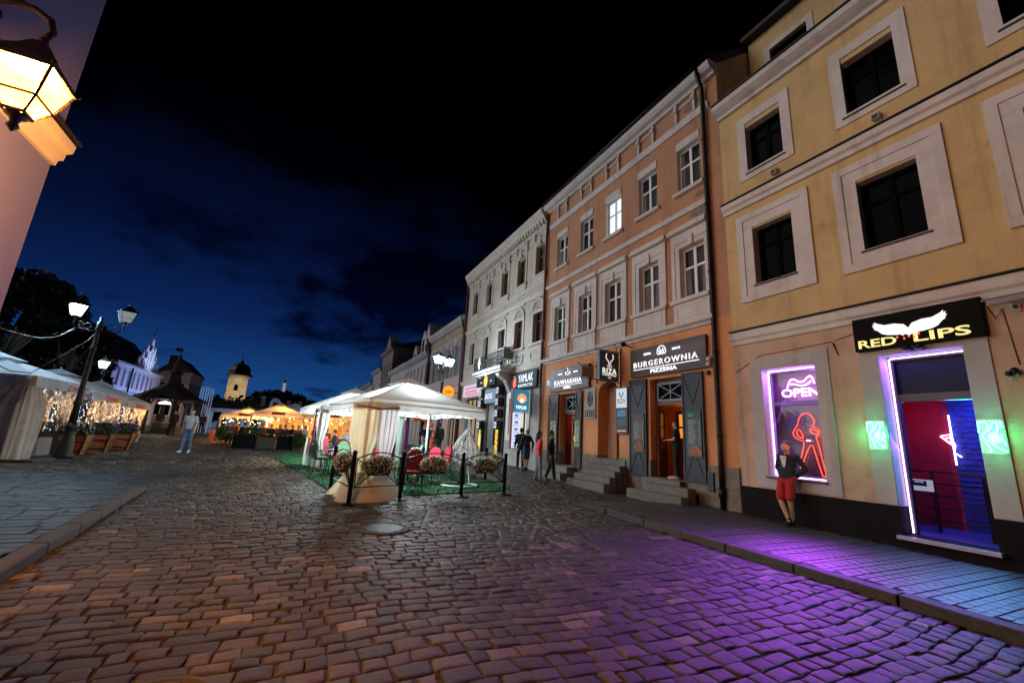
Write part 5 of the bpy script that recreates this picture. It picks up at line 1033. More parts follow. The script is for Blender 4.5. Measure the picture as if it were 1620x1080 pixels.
# ------------------------------------------------------------------ street lamps
M_post = P('lamp_post_iron', (.028, .027, .026), .5, .35, 10, .3, 50, metal=.5, stain=.5)
M_cool = GL('lamp_glass_cool', (.8, .95, 1.), .95, .1, em=(.60, .84, 1.), es=6.); M_off = EM('lamp_glass_faint', (.50, .58, .64), .42)  # the unlit lantern's pale glass is painted with a faint glow
def street_lamp(label, x, y, zt, heads, group=None):
    g = G(y); t = thing('street_lamp', label, 'street lamp', (x, y, g), group); H = zt - g
    b = MB(); b.lathe([(.25, 0), (.25, .10), (.20, .16), (.17, .55), (.14, .62), (.13, .9), (.16, .94), (.10, 1.05)], (x, y, g), 10); b.build('base', M_post, t)
    b = MB(); b.lathe([(.10, 1.0), (.085, 1.6), (.11, 1.64), (.11, 1.7), (.08, 1.75), (.065, H - .9), (.09, H - .86), (.09, H - .8), (.065, H - .75), (.06, H - .25), (.10, H - .2), (.07, H - .05), (.09, H), (.03, H + .08), (.05, H + .14), (.005, H + .26)], (x, y, g), 10); b.build('post', M_post, t)
    for dx, dy, s, m in heads:
        hx, hy = x + dx, y + dy; zb = zt - .02
        b = MB(); p0 = Vector((x, y, zt - .25)); p1 = Vector((hx, hy, zb)); d = p1 - p0
        b.tube([p0, p0 + d * .3 + Vector((0, 0, -.10)), p0 + d * .7 + Vector((0, 0, -.16)), p1 + Vector((0, 0, -.18)), p1], .022, 6)
        dn = Vector((dx, dy, 0)).normalized()
        for cc2, rr in ((p0 + d * .45 + Vector((0, 0, .02)), .09), (p0 + d * .75 + Vector((0, 0, -.02)), .07)): b.tube([cc2 + dn * rr * math.cos(a) + Vector((0, 0, rr * math.sin(a))) for a in [2 * PI * k / 10 for k in range(10)]], .012, 5, closed=True)
        b.build('arm', M_post, t); lantern(t, (hx, hy, zb + .16), s, m, M_post, rz=.5)
    return t
street_lamp('tall iron street lamp with one white lit and one unlit lantern by the left tents', -6.35, 18.0, 4.58, [(-.60, -.1, .74, M_cool), (.58, .1, .78, M_off)])
light('POINT', (-6.97, 17.9, 4.95), (.62, .82, 1.), LAMPL, .15)
street_lamp('iron street lamp with two white lit lanterns behind the curtained pavilion', 6.45, 21.95, 5.18, [(-.36, -.25, .85, M_cool), (.36, .25, .85, M_cool)])
light('POINT', (5.9, 21.4, 5.6), (.75, .88, 1.), LAMPC, .2); light('POINT', (6.95, 22.3, 5.6), (.75, .88, 1.), LAMPC, .2)
street_lamp('iron street lamp with one white lit lantern half hidden by the dark trees', -9.35, 28.3, 3.82, [(.02, -.28, .75, M_cool)])
light('POINT', (-9.3, 27.7, 4.3), (.72, .88, 1.), 60, .15)
b = MB(); b.tube([Vector((LX - .02, LY + .01, 2.48)).lerp(Vector((-6.9, 17.9, 4.32)), k / 14) + Vector((0, 0, -.22 * math.sin(PI * k / 14))) for k in range(15)], .007, 5); tag(b.build('overhead_cable', P('cable_grey', (.06, .06, .065), .5, .2, 4, 0)), 'thin grey cable strung from the corner house to the left street lamp', 'cable')

# ------------------------------------------------------------------ umbrella tents
M_tent = FAB('tent_canvas', (.66, .68, .72), .3, .2, .85, .5); M_tentw = FAB('tent_canvas_warm', (.58, .50, .44), .45, .2, .85, .5)
M_redl = P('red_letters', (.62, .03, .06), .6, .15, 5, 0); M_alu = P('aluminium', (.45, .46, .48), .4, .2, 5, 0, metal=.7)
def canopy(t, cx, cy, hw, zlow, zpk, val, mat, rz=0., sag=.10, vent=True, part='canopy', hy=None, open_=False, scal=0.):
    """square umbrella roof with ridges, sagging panels, top vent and hanging valance"""
    hy = hy or hw; R = Matrix.Rotation(rz, 2); P2 = lambda x, y: R @ Vector((x, y))
    b = MB(); n = 12; cs = [(-hw, -hy), (hw, -hy), (hw, hy), (-hw, hy)]
    for i in range(4):
        a = Vector(cs[i]); c = Vector(cs[(i + 1) % 4]); vs = []; m = 8
        for j in range(m + 1):
            u = j / m
            for k in range(n + 1):
                v = k / n; p = (a.lerp(c, v)) * u; z = zpk - (zpk - zlow) * (u ** 1.08); z -= sag * math.sin(PI * v) * math.sin(PI * min(1, u * .9 + .08)) ** 1.2 - (.05 * math.sin(PI * v) * u ** 6 if scal else 0)
                q = P2(p.x, p.y); vs.append((cx + q.x, cy + q.y, z))
        b.add(vs, [(j * (n + 1) + k, (j + 1) * (n + 1) + k, (j + 1) * (n + 1) + k + 1, j * (n + 1) + k + 1) for j in range(m) for k in range(n)], 0, True)
    o = b.build(part, mat, t)
    b = MB()
    for i in range(4):
        a = Vector(cs[i]); c = Vector(cs[(i + 1) % 4]); vs = []; m = 28
        for k in range(m + 1):
            p = a.lerp(c, k / m); nrm = (c - a).normalized(); nrm = Vector((nrm.y, -nrm.x)); zt = zlow - sag * math.sin(PI * k / m) * math.sin(PI * .98) ** 1.2 + (.05 * math.sin(PI * k / m) if scal else 0)
            for h, off in ((0, 0), (.5, .015), (1, .03 + .012 * math.sin(k * 1.9))):
                q = P2(*(p + nrm * off)); vs.append((cx + q.x, cy + q.y, zt - val * h * (1 + .05 * math.sin(k * 1.1))))
        b.add(vs, [(k * 3 + j, k * 3 + j + 1, k * 3 + j + 4, k * 3 + j + 3) for k in range(m) for j in range(2)], 0, True)
    b.build('valance', mat, t)
    if vent:
        b = MB(); f = .30; vs = [(cx, cy, zpk + .12)]; zz = zpk - (zpk - zlow) * f + .10
        for x, y in cs: q = P2(x * f, y * f); vs.append((cx + q.x, cy + q.y, zz))
        b.add(vs, [(0, 1, 2), (0, 2, 3), (0, 3, 4), (0, 4, 1)]); b.ell((cx, cy, zpk + .14), .035); b.build('vent_cap', mat, t)
    b = MB()
    for x, y in cs: q = P2(x * .98, y * .98); b.bar((cx + q.x * .03, cy + q.y * .03, zpk - .10), (cx + q.x, cy + q.y, zlow - .05), .025)
    b.build('ribs', M_alu, t)
    return o
TX = -7.0
lt = [(-8.75, 16.75 + 1.9, 1.78, 2.66, 3.30), (-8.65, 22.35, 1.72, 2.50, 3.22), (-8.50, 25.75, 1.58, 2.36, 3.10)]
labs = ['nearest white umbrella tent behind the left street lamp with red letters on its valance', 'middle white umbrella tent on the left with red letters on its valance', 'farthest white umbrella tent on the left beside the dark wooden well house']
M_foil = GL('clear_foil', (.55, .56, .60), .80, .10, .6, bscale=5.)
for (cx, cy, hw, zl, zp), lab in zip(lt, labs):
    g = G(cy); t = thing('umbrella_tent', lab, 'umbrella', (cx, cy, g), 'white umbrella tents on the left')
    canopy(t, cx, cy, hw, zl, zp, .30, M_tent)
    b = MB(); b.tube([(cx, cy, g), (cx, cy, zp)], .04, 8); b.build('pole', M_alu, t)
    text('ŻYWIEC', 1.35, .23, (cx + hw + .05, cy + (.75 if cy < 20 else .1), zl - .19), (0, 1, 0), (0, 0, 1), M_redl, t, depth=.006, bold=.035)
    # clear foil side walls with a low canvas skirt, on the street side and towards the camera
    b = MB()
    def sheet(p0, p1, z0, z1, amp=.05, fn=4.):
        m = 36; vs = []
        for k in range(m + 1):
            u = k / m; x = p0[0] + (p1[0] - p0[0]) * u; y = p0[1] + (p1[1] - p0[1]) * u
            for z in (z0, (z0 + z1) / 2, z1): w = amp * math.sin(u * fn * 2 * PI + z * .4); vs.append((x + (w if p0[1] != p1[1] else 0), y + (w if p0[1] == p1[1] else 0), z))
        b.add(vs, [(k * 3 + j, k * 3 + j + 1, k * 3 + j + 4, k * 3 + j + 3) for k in range(m) for j in range(2)], 0, True)
    xs_ = cx + hw - .12; sheet((xs_, cy - hw + .2), (xs_, cy + hw - .1), g + .55, zl - .1); 
    if cy < 20: sheet((cx - hw, cy - hw + .12), (xs_, cy - hw + .12), g + .55, zl - .1)
    b.build('foil_wall', M_foil, t)
    b = MB(); sheet((xs_ + .01, cy - hw + .2), (xs_ + .01, cy + hw - .1), g + .02, g + .56)
    if cy < 20: sheet((cx - hw, cy - hw + .11), (xs_, cy - hw + .11), g + .02, g + .56)
    b.build('canvas_skirt', FAB('skirt_canvas', (.30, .28, .27), .15), t)
def curtain(t, pts, z0, z1, mat, flare=1.35, folds=7, amp=.05, name='curtain', tie=None, spread=None):
    """hanging cloth following pts (plan view polyline), with folds, optionally tied in at a height"""
    b = MB(); m = 64; nz = 12; vs = []; P_ = [Vector((*p, 0)) for p in pts]; L_ = [0]
    for i in range(1, len(P_)): L_.append(L_[-1] + (P_[i] - P_[i - 1]).length)
    cen = sum(P_, Vector()) / len(P_)
    for k in range(m + 1):
        s = L_[-1] * k / m; i = max(j for j in range(len(L_)) if L_[j] <= s + 1e-9); i = min(i, len(P_) - 2); f = (s - L_[i]) / max(1e-6, L_[i + 1] - L_[i]); p = P_[i].lerp(P_[i + 1], f); d = (P_[i + 1] - P_[i]).normalized(); nn = Vector((d.y, -d.x, 0))
        for j in range(nz + 1):
            v = j / nz; w = 1.0
            if tie is not None: w = 1 - .45 * math.exp(-((v - tie) / .16) ** 2)
            if spread: w *= 1 + spread * max(0, (.28 - v) / .28) ** 1.4
            a = amp * (.6 + .6 * (1 - v)) * (math.sin(k / m * folds * 2 * PI + .6 * math.sin(v * 3)) + .35 * math.sin(k / m * folds * 4.7 * PI + 1 + v * 2))
            q = cen + (p - cen) * w + nn * a; vs.append((q.x, q.y, z0 + (z1 - z0) * v))
    b.add(vs, [(k * (nz + 1) + j, k * (nz + 1) + j + 1, (k + 1) * (nz + 1) + j + 1, (k + 1) * (nz + 1) + j) for k in range(m) for j in range(nz)], 0, True)
    return b.build(name, mat, t)
t = thing('tent_curtain', 'gathered dirty white canvas curtain at the corner of the nearest left tent', 'curtain', (-7.25, 18.2, .33))
curtain(t, [(-7.9, 16.8), (-7.0, 16.72), (-6.9, 17.2), (-6.9, 17.6)], .33, 2.62, FAB('curtain_dirty', (.62, .57, .50), .25, .3), folds=5, amp=.06, tie=.9)
b = MB(); q = [(-8.7, 17.6, 3.28), (-8.2, 17.4, 3.0), (-7.9, 17.2, 2.85), (-7.6, 17.0, 2.74), (-7.1, 16.8, 2.72)]; b.tube(q, .016, 5); b.tube([(-7.1, 16.8, 2.72), (-6.85, 17.2, 3.2), (-6.5, 17.8, 3.9), (-6.36, 18., 4.3)], .012, 5); b.tube([(-7.1, 16.75, 2.7), (-7.05, 16.7, 2.2), (-7.12, 16.68, 1.9), (-7.0, 16.66, 2.3)], .01, 5); tag(b.build('power_cable', M_cable), 'black power cable draped over the nearest left tent up to the lamp post', 'cable')
# strings of bulbs inside the tents, stretched to paint streaky glints on the foil
M_bulbw = EM('bulb_white', (.80, .82, 1.), 4.); M_bulbo = EM('bulb_amber', (1., .34, .07), 4.)
r_ = random.Random(12)
for i, (cx, cy, hw, zl, zp) in enumerate(lt):
    b = MB(); ws = MB()
    for k in range(9):
        yy = cy - hw + .3 + k * (2 * hw - .5) / 8; z = zl - .15; ws.tube([(cx + hw - .35, yy, z), (cx + hw - .35, yy, z - 1.45)], .004, 4)
        for j in range(15):
            b.ell((cx + hw - .35 + r_.uniform(-.1, .1), yy + r_.uniform(-.03, .03), z - .1 * j - r_.uniform(0, .04)), (r_.uniform(.004, .009), r_.uniform(.004, .009), r_.uniform(.015, .05)), 5, 4, mat=0 if (j < 10 or r_.random() < .3) else 1)
    t = thing('string_lights', ('curtain of white and amber string lights inside the nearest left tent', 'curtain of white and amber string lights inside the middle left tent', 'curtain of white and amber string lights inside the farthest left tent')[i], 'string lights', (cx + hw - .4, cy, zl - .1)); b.build('bulbs', [M_bulbw, M_bulbo], t)['kind'] = 'stuff'; ws.build('wires', M_cable, t)
    light('POINT', (cx + .2, cy, 1.5), (1., .55, .25), 2.5, .25)
# wooden flower planters along the tents
M_plank = P('planter_wood', (.34, .105, .028), .6, .35, 5, .3, 40); M_leafd = LEAF('leaves_dark', (.012, .03, .010), (.05, .09, .03)); M_flw = LEAF('petals_white', (.6, .58, .56), (.8, .78, .76)); M_flp = LEAF('petals_purple', (.16, .04, .16), (.40, .16, .34))
def leafmb(n, cen, rad, size, rg, flat=.6, shell=.35):
    d = rg.normal(size=(n, 3)); d /= np.linalg.norm(d, axis=1)[:, None]; rr = (shell + (1 - shell) * rg.random(n) ** .5)[:, None]; c = np.array(cen) + d * rr * np.array(rad)
    u = rg.normal(size=(n, 3)); u /= np.linalg.norm(u, axis=1)[:, None]; v = np.cross(u, rg.normal(size=(n, 3))); v /= np.linalg.norm(v, axis=1)[:, None]; s = (size * rg.uniform(.6, 1.4, n))[:, None]
    return np.stack([c - u * s, c + v * s * flat, c + u * s, c - v * s * flat], 1).reshape(-1, 3)
def quads_obj(name, V, mat, par=None, kind=None):
    n = len(V) // 4; off = np.array(wl(par)) if par else 0; V = V - off; me = bpy.data.meshes.new(name); me.vertices.add(len(V)); me.vertices.foreach_set('co', V.ravel()); me.loops.add(n * 4); me.loops.foreach_set('vertex_index', np.arange(n * 4, dtype=np.int32)); me.polygons.add(n); me.polygons.foreach_set('loop_start', np.arange(0, n * 4, 4, dtype=np.int32)); me.update(calc_edges=True); me.materials.append(mat)
    o = bpy.data.objects.new(name, me); COL.objects.link(o); o.parent = par; return o
for x, y, lab, fm in ((-6.62, 19.35, 'tapered wooden planter of white flowers beside the left street lamp', M_flw), (-6.45, 20.75, 'tapered wooden planter of purple flowers in front of the middle left tent', M_flp), (-6.15, 21.9, 'tapered wooden planter of dark purple flowers nearest the well house', M_flp)):
    g = G(y); t = thing('planter', lab, 'planter', (x, y, g), 'wooden flower planters along the left tents'); b = MB(); lo, hi, h = .22, .33, .62
    cs = [(-1, -1), (1, -1), (1, 1), (-1, 1)]; vs = [(x + a * lo, y + c * lo, g) for a, c in cs] + [(x + a * hi, y + c * hi, g + h) for a, c in cs]; b.add(vs, [(0, 1, 5, 4), (1, 2, 6, 5), (2, 3, 7, 6), (3, 0, 4, 7), (3, 2, 1, 0), (4, 5, 6, 7)]); b.build('box', M_plank, t)
    b = MB()
    for z in (.12, .42, .64):
        w = lo + (hi - lo) * z / h + .012
        for i in range(4): b.bar((x + cs[i][0] * w, y + cs[i][1] * w, g + z), (x + cs[(i + 1) % 4][0] * w, y + cs[(i + 1) % 4][1] * w, g + z), .014, .035)
    for a, c in cs: b.bar((x + a * (lo + .012), y + c * (lo + .012), g), (x + a * (hi + .012), y + c * (hi + .012), g + h), .045)
    b.build('iron_bands', M_black, t); quads_obj('foliage', leafmb(900, (x, y, g + h + .16), (.42, .42, .26), .045, rng), M_leafd, t); quads_obj('blossoms', leafmb(260, (x, y, g + h + .20), (.42, .42, .27), .026, rng, .9, .8), fm, t)
# low stone kerb under the tents
b = MB(); b.box(-9.5, -6.6, 16.5, 16.66, G(16) - .1, G(16) + .07); b.box(-6.7, -6.4, 16.5, 27, G(16) - .1, G(18) + .03); tag(b.build('kerb', M_kerb, bevel=.02), kind='structure')
# black barrier at the far left edge
t = thing('barrier', 'black metal barrier frame at the left edge before the nearest tent', 'barrier', (-7.6, 15.2, .27)); b = MB(); g = G(15.5)
b.bar((-7.05, 15.6, g + .02), (-7.05, 15.6, g + .95), .07); b.bar((-7.05, 15.6, g + .93), (-9.2, 15.2, g + .93), .05); b.bar((-7.05, 15.6, g + .15), (-9.2, 15.2, g + .15), .04)
for k in range(1, 12): u = k / 12; b.bar((-7.05 - 2.15 * u, 15.6 - .4 * u, g + .15), (-7.05 - 2.15 * u, 15.6 - .4 * u, g + .93), .018)
b.build('frame', M_black, t)
# greenery beyond the clear foil, then the dark trees
def tree(label, x, y, zt, rad, n, leafm, r, trunk=.22, group=None, size=.13, zc=.62, lobes=16):
    g = G(y); rg = np.random.default_rng(r); t = thing('tree', label, 'tree', (x, y, g), group); H = zt - g; b = MB(); r2 = random.Random(r)
    b.tube([(x, y, g - .1), (x + .05, y, g + H * .25), (x - .05, y, g + H * .5), (x, y, g + H * .8)], [trunk, trunk * .8, trunk * .55, trunk * .15], 8); V = []
    for k in range(lobes):
        a = r2.uniform(0, 2 * PI); e = r2.uniform(-.75, 1); rr = rad * r2.uniform(.35, .95) * math.sqrt(max(.1, 1 - e * e * .8)); c = (x + rr * math.cos(a), y + rr * math.sin(a), g + H * zc + e * H * (1 - zc) * .85)
        b.tube([(x, y, g + H * r2.uniform(.3, .55)), (x + (c[0] - x) * .5, y + (c[1] - y) * .5, (c[2] + g + H * .4) / 2 + .2), c], [trunk * .35, trunk * .2, .02], 5)
        s = rad * r2.uniform(.22, .42); V.append(leafmb(n // lobes, c, (s, s, s * .8), size, rg, .6, .2))
    b.build('trunk', P('bark', (.05, .038, .03), .9, .4, 8, .8, 20), t); quads_obj('crown', np.concatenate(V), leafm, t); return t
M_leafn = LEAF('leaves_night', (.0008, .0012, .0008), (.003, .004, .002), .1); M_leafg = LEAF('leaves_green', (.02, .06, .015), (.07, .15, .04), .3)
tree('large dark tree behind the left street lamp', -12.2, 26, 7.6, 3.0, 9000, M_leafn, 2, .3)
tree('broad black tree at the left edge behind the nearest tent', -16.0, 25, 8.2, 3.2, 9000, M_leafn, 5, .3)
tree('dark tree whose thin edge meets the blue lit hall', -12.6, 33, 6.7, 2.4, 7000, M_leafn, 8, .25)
t = thing('shrub', 'green shrub seen through the clear foil at the far left', 'shrub', (-10.6, 19.5, .35)); quads_obj('foliage', leafmb(1500, (-10.6, 19.6, 1.1), (.6, 1.1, .7), .06, rng), M_leafg, t); b = MB(); b.tube([(-10.6, 19.6, .34), (-10.6, 19.6, 1.)], .03); b.build('stem', M_plank, t)
# ------------------------------------------------------------------ cafe island: turf, pavilions, fence, chairs
M_turf = LEAF('turf_blades', (.010, .075, .018), (.03, .16, .045), .15); M_turfb = P('turf_base', (.012, .085, .025), .95, .5, 25, .8, 90)
tp = [(.72, 12.3), (.95, 10.3), (1.6, 10.05), (2.4, 10.55), (3.9, 11.0), (5.15, 11.3), (5.85, 11.9), (6.0, 14.0), (5.6, 17.5), (5.2, 22.5), (-.5, 23.4), (-.75, 20.2), (.1, 15.6)]
def inpoly(x, y):
    r = np.zeros(len(x), bool); n = len(tp)
    for i in range(n):
        (x1, y1), (x2, y2) = tp[i], tp[i - 1]; c = ((y1 > y) != (y2 > y)) & (x < (x2 - x1) * (y - y1) / (y2 - y1 + 1e-12) + x1); r ^= c
    return r
b = MB(); b.prism(tp, lambda u, v: (u, v, G(v) + .008), (0, 0, .022)); tag(b.build('artificial_turf', M_turfb), kind='structure')
n = 26000; x = rng.uniform(-1, 6.1, n); y = 10 + 14 * rng.random(n) ** 1.7; k = inpoly(x, y); x, y = x[k], y[k]; n = len(x); a = rng.uniform(0, PI, n); h = rng.uniform(.015, .034, n); w = rng.uniform(.004, .009, n) + .0006 * y; z = Gn(y) + .028
dx, dy = np.cos(a) * w, np.sin(a) * w; lx, ly = rng.normal(0, .012, n), rng.normal(0, .012, n)
V = np.stack([np.stack([x - dx, y - dy, z], -1), np.stack([x + dx, y + dy, z], -1), np.stack([x + lx + dx * .3, y + ly + dy * .3, z + h], -1), np.stack([x + lx - dx * .3, y + ly - dy * .3, z + h], -1)], 1).reshape(-1, 3)
tag(quads_obj('grass', V, M_turf), 'short green artificial grass blades of the cafe island', 'grass', kind='stuff')
M_can = FAB('pavilion_canvas', (.72, .70, .66), .34, .14, .85, .7, 1.6); M_cur = FAB('curtain_warm_lit', (.86, .74, .50), .42, .12, .8, .25); M_curw = FAB('curtain_white', (.66, .66, .62), .35, .12, .8, .25); M_curl = FAB('curtain_violet_lit', (.74, .68, .70), .42, .12, .8, .25); M_purp = FAB('curtain_plum', (.13, .025, .085), .12, .3)  # cream and lilac: warm lamp and violet neon light tinted into one beige cloth
RZ = math.radians(12)
def corner(c, hw, i, k=1.): s = ((-1, -1), (1, -1), (1, 1), (-1, 1))[i]; v = Matrix.Rotation(RZ, 2) @ Vector((s[0] * hw * k, s[1] * hw * k)); return Vector((c[0] + v.x, c[1] + v.y))
def pavilion(label, c, hw, zl, zp, posts):
    g = G(c[1]); t = thing('pavilion', label, 'pavilion', (*c, g), 'white curtained cafe pavilions'); canopy(t, *c, hw, zl, zp, .24, M_can, RZ, .13, scal=1)
    for i in posts: p = corner(c, hw, i, .95); b = MB(); b.tube([(p.x, p.y, G(p.y)), (p.x, p.y, zl)], .035, 8); b.build('post', P('post_white', (.6, .6, .58), .5, .1, 5, 0), t)
    b = MB(); q = [corner(c, hw, i, .93) for i in range(4)]
    for i in range(4): b.bar((q[i].x, q[i].y, zl - .06), (q[(i + 1) % 4].x, q[(i + 1) % 4].y, zl - .06), .03)
    b.build('top_frame', M_alu, t)
    b = MB()
    for i in range(4):
        for k in range(1, 7): p = q[i].lerp(q[(i + 1) % 4], k / 7); b.ell((p.x, p.y, zl - .17), .022, 6, 5)
    b.build('curtain_rings', M_black, t); return t
PC1 = (2.55, 11.97); PC2 = (1.82, 18.57)
pv1 = pavilion('front white cafe pavilion whose cream curtain hangs at the nearest corner behind the fence', PC1, 1.58, 2.36, 3.06, (0, 2)); pv2 = pavilion('rear white cafe pavilion with plum and white curtains on its front corners', PC2, 1.62, 2.42, 3.22, (0, 1, 2))
curtain(pv1, [(1.05, 10.62), (1.22, 10.18), (1.42, 10.04), (1.60, 10.08)], .20, 2.28, M_cur, folds=5, amp=.04, tie=.40, spread=1.1); curtain(pv1, [(1.58, 10.16), (1.80, 10.20), (2.05, 10.32)], .20, 2.28, M_curl, folds=4, amp=.035, tie=.38, spread=.75)
M_hem = FAB('curtain_hem_cream', (.86, .78, .66), .35, .12, .8, .5)
def skirt(par, p, mat):   # the hem pulled out over the cobbles
    b = MB(); m = 10; vs = []
    for k in range(len(p)):
        (x0, y0, z0), (x1, y1, z1) = p[k]
        for j in range(m + 1): v = j / m; vs.append((x0 + (x1 - x0) * v, y0 + (y1 - y0) * v + .03 * math.sin(k * 2.2 + v * 3), z0 + (z1 - z0) * v ** .75))
    b.add(vs, [(k * (m + 1) + j, k * (m + 1) + j + 1, (k + 1) * (m + 1) + j + 1, (k + 1) * (m + 1) + j) for k in range(len(p) - 1) for j in range(m)], 0, True); return b.build('curtain_hem', mat, par)
skirt(pv1, [((1.02, 10.5, .72), (.86, 10.0, .19)), ((1.12, 10.2, .74), (.95, 9.82, .185)), ((1.3, 10.08, .76), (1.2, 9.72, .185)), ((1.5, 10.02, .76), (1.5, 9.74, .185)), ((1.7, 10.08, .76), (1.8, 9.84, .185)), ((1.9, 10.16, .75), (2.1, 10.0, .19)), ((2.08, 10.3, .74), (2.32, 10.2, .195))], M_hem)
b = MB(); b.tube([(1.1, 10.36, 2.2), (1.3, 10.02, 2.18), (1.6, 9.99, 2.15), (1.85, 10.12, 2.19), (2.05, 10.24, 2.21)], .02, 6); b.build('curtain_cord', P('cord_brown', (.18, .12, .08), .8, .3, 9, 0), pv1)
pA, pB = corner(PC2, 1.62, 0), corner(PC2, 1.62, 1)
curtain(pv2, [(pA.x - .02, pA.y + .55), (pA.x, pA.y + .05), (pA.x + .32, pA.y + .08)], .31, 2.32, M_curw, folds=5, amp=.04, tie=.45, spread=.3); curtain(pv2, [(pA.x - .10, pA.y + .75), (pA.x - .12, pA.y + .3)], .8, 2.32, M_purp, folds=2, amp=.03); curtain(pv2, [(pA.x - .3, pA.y + .9), (pA.x - .2, pA.y + .5)], .31, 1.3, M_curw, folds=3, amp=.03)
curtain(pv2, [(pB.x - .30, pB.y - .05), (pB.x - .05, pB.y + .02)], .32, 2.32, FAB('curtain_mint', (.50, .60, .54), .3, .1), folds=3, amp=.03); curtain(pv2, [(pB.x + .02, pB.y + .05), (pB.x + .24, pB.y + .35)], .32, 2.32, M_purp, folds=3, amp=.03)
M_ledw = EM('led_bulb', (.85, .97, 1.), 18.)
for c, lab in (((2.55, 12.2, 2.34), 'bare white light bulb under the front cafe pavilion'), ((1.45, 17.9, 2.19), 'bare white light bulb under the rear cafe pavilion, left one'), ((2.9, 18.6, 2.3), 'bare white light bulb under the rear cafe pavilion, right one')):
    t = thing('light_bulb', lab, 'light bulb', c); b = MB(); b.ell(c, .045, 10, 8); b.build('bulb', M_ledw, t); b = MB(); b.tube([(c[0], c[1], c[2] + .04), (c[0], c[1], c[2] + .12)], .022); b.build('socket', M_black, t); b = MB(); b.tube([(c[0], c[1], c[2] + .12), (c[0], c[1], c[2] + .62)], .006, 4); b.build('cord', M_cable, t)
    light('POINT', (c[0], c[1], c[2] - .06), (.78, .94, 1.), PAVL, .28)
# chairs
def make_chair(name, label, m, group):
    t = thing(name, label, 'chair', (0, 0, 0), group); b = MB()
    for s in (-1, 1):
        b.tube([(s * .25, .20, 0), (s * .25, .22, .42), (s * .25, .20, .64), (s * .25, .05, .67), (s * .25, -.16, .66), (s * .24, -.24, .90)], .012, 6); b.tube([(s * .25, -.26, 0), (s * .24, -.22, .42), (s * .235, -.24, .90)], .012, 6)
    b.tube([(-.24, -.24, .90), (-.12, -.27, .97), (.12, -.27, .97), (.24, -.24, .90)], .012, 6); b.tube([(-.25, .21, .42), (.25, .21, .42)], .011); b.tube([(-.25, -.22, .42), (.25, -.22, .42)], .011); b.tube([(-.25, .21, .42), (-.25, -.22, .42)], .011); b.tube([(.25, .21, .42), (.25, -.22, .42)], .011)
    for k in range(7): x = -.2 + k * .066; b.tube([(x, -.225, .45), (x, -.25, .70), (x, -.265, .94)], .006, 4)
    for k in range(4): b.tube([(-.24, -.24 - .006 * k, .52 + k * .1), (.24, -.24 - .006 * k, .52 + k * .1)], .005, 4)
    b.build('frame', M_black, t)
    b = MB(); b.obox((0, 0, .455), (.46, .42, .07)); b.build('seat_cushion', m, t, bevel=.03)
    b = MB(); p = [(-.20, .50), (.20, .50), (.225, .80), (.19, .94), (.10, 1.02), (0, 1.045), (-.10, 1.02), (-.19, .94), (-.225, .80)]; b.prism(p, lambda u, v: (u, -.205 - (v - .5) * .10, v), (0, .075, 0)); b.build('back_cushion', m, t, bevel=.028); return t
M_crim = P('cushion_crimson', (.42, .012, .035), .8, .2, 6, .2, 40); M_mint = P('cushion_green', (.19, .36, .20), .8, .2, 6, .2, 40)
red = make_chair('cafe_chair', 'crimson cushioned metal chair nearest the fence, its back towards the street', M_crim, 'cushioned chairs on the cafe turf'); grn = make_chair('cafe_chair', 'green cushioned metal armchair standing at the left edge of the turf', M_mint, 'cushioned chairs on the cafe turf')
def put(o, x, y, rz): o.location = (x, y, G(y) + .03); o.rotation_euler = (0, 0, rz); return o
def chair(proto, first, x, y, rz, label):
    o = proto if first else copy_tree(proto); o['label'] = label; return put(o, x, y, rz)
chair(red, 1, 2.72, 11.35, .12, red['label'])
for x, y, a, lab in ((2.2, 12.35, -2.9, 'crimson cushioned chair behind the cream curtain of the front pavilion'), (3.55, 12.5, 2.2, 'crimson cushioned chair to the right of the chair nearest the fence'), (4.25, 13.7, 1.7, 'crimson cushioned chair beside the white egg chair'), (1.25, 15.4, 2.6, 'crimson cushioned chair behind the green one, nearer the rear pavilion'), (1.05, 17.2, -2.2, 'crimson cushioned chair under the left edge of the rear pavilion'), (3.1, 17.3, .6, 'crimson cushioned chair under the rear pavilion by the plum curtain')): chair(red, 0, x, y, a, lab)
chair(grn, 1, .72, 14.9, -1.35, grn['label'])
for x, y, a, lab in ((1.35, 13.8, -2.6, 'green cushioned chair between the flower box and the cream curtain'), (3.3, 13.5, 1.1, 'green cushioned chair at the round table of the front pavilion'), (1.1, 16.3, 1.9, 'green cushioned chair in front of the rear pavilion'), (2.55, 16.9, 2.8, 'green cushioned chair with its back to the rear pavilion lamp'), (3.05, 12.15, -.5, 'green cushioned chair half hidden behind the red chair nearest the fence')): chair(grn, 0, x, y, a, lab)
def table(x, y, lab, first=[]):
    if not first:
        t = thing('cafe_table', lab, 'table', (0, 0, 0), 'black cafe tables on the turf'); b = MB(); b.lathe([(.40, .70), (.41, .715), (.40, .73)], (0, 0, 0), 20); b.build('table_top', P('table_black', (.02, .02, .022), .35, .3, 6, .1), t); b = MB(); b.tube([(0, 0, .02), (0, 0, .70)], .03, 8); b.build('column', M_black, t); b = MB(); b.lathe([(.24, 0), (.24, .02), (.05, .05)], (0, 0, 0), 16); b.build('foot', M_black, t); first.append(t); o = t
    else: o = copy_tree(first[0]); o['label'] = lab
    put(o, x, y, 0)
for x, y, lab in ((3.0, 12.85, 'round black table in the middle of the front pavilion'), (1.25, 14.55, 'round black table beside the green armchair'), (1.9, 17.9, 'round black table in the middle of the rear pavilion'), (3.75, 14.35, 'round black table beside the white egg chair')): table(x, y, lab)
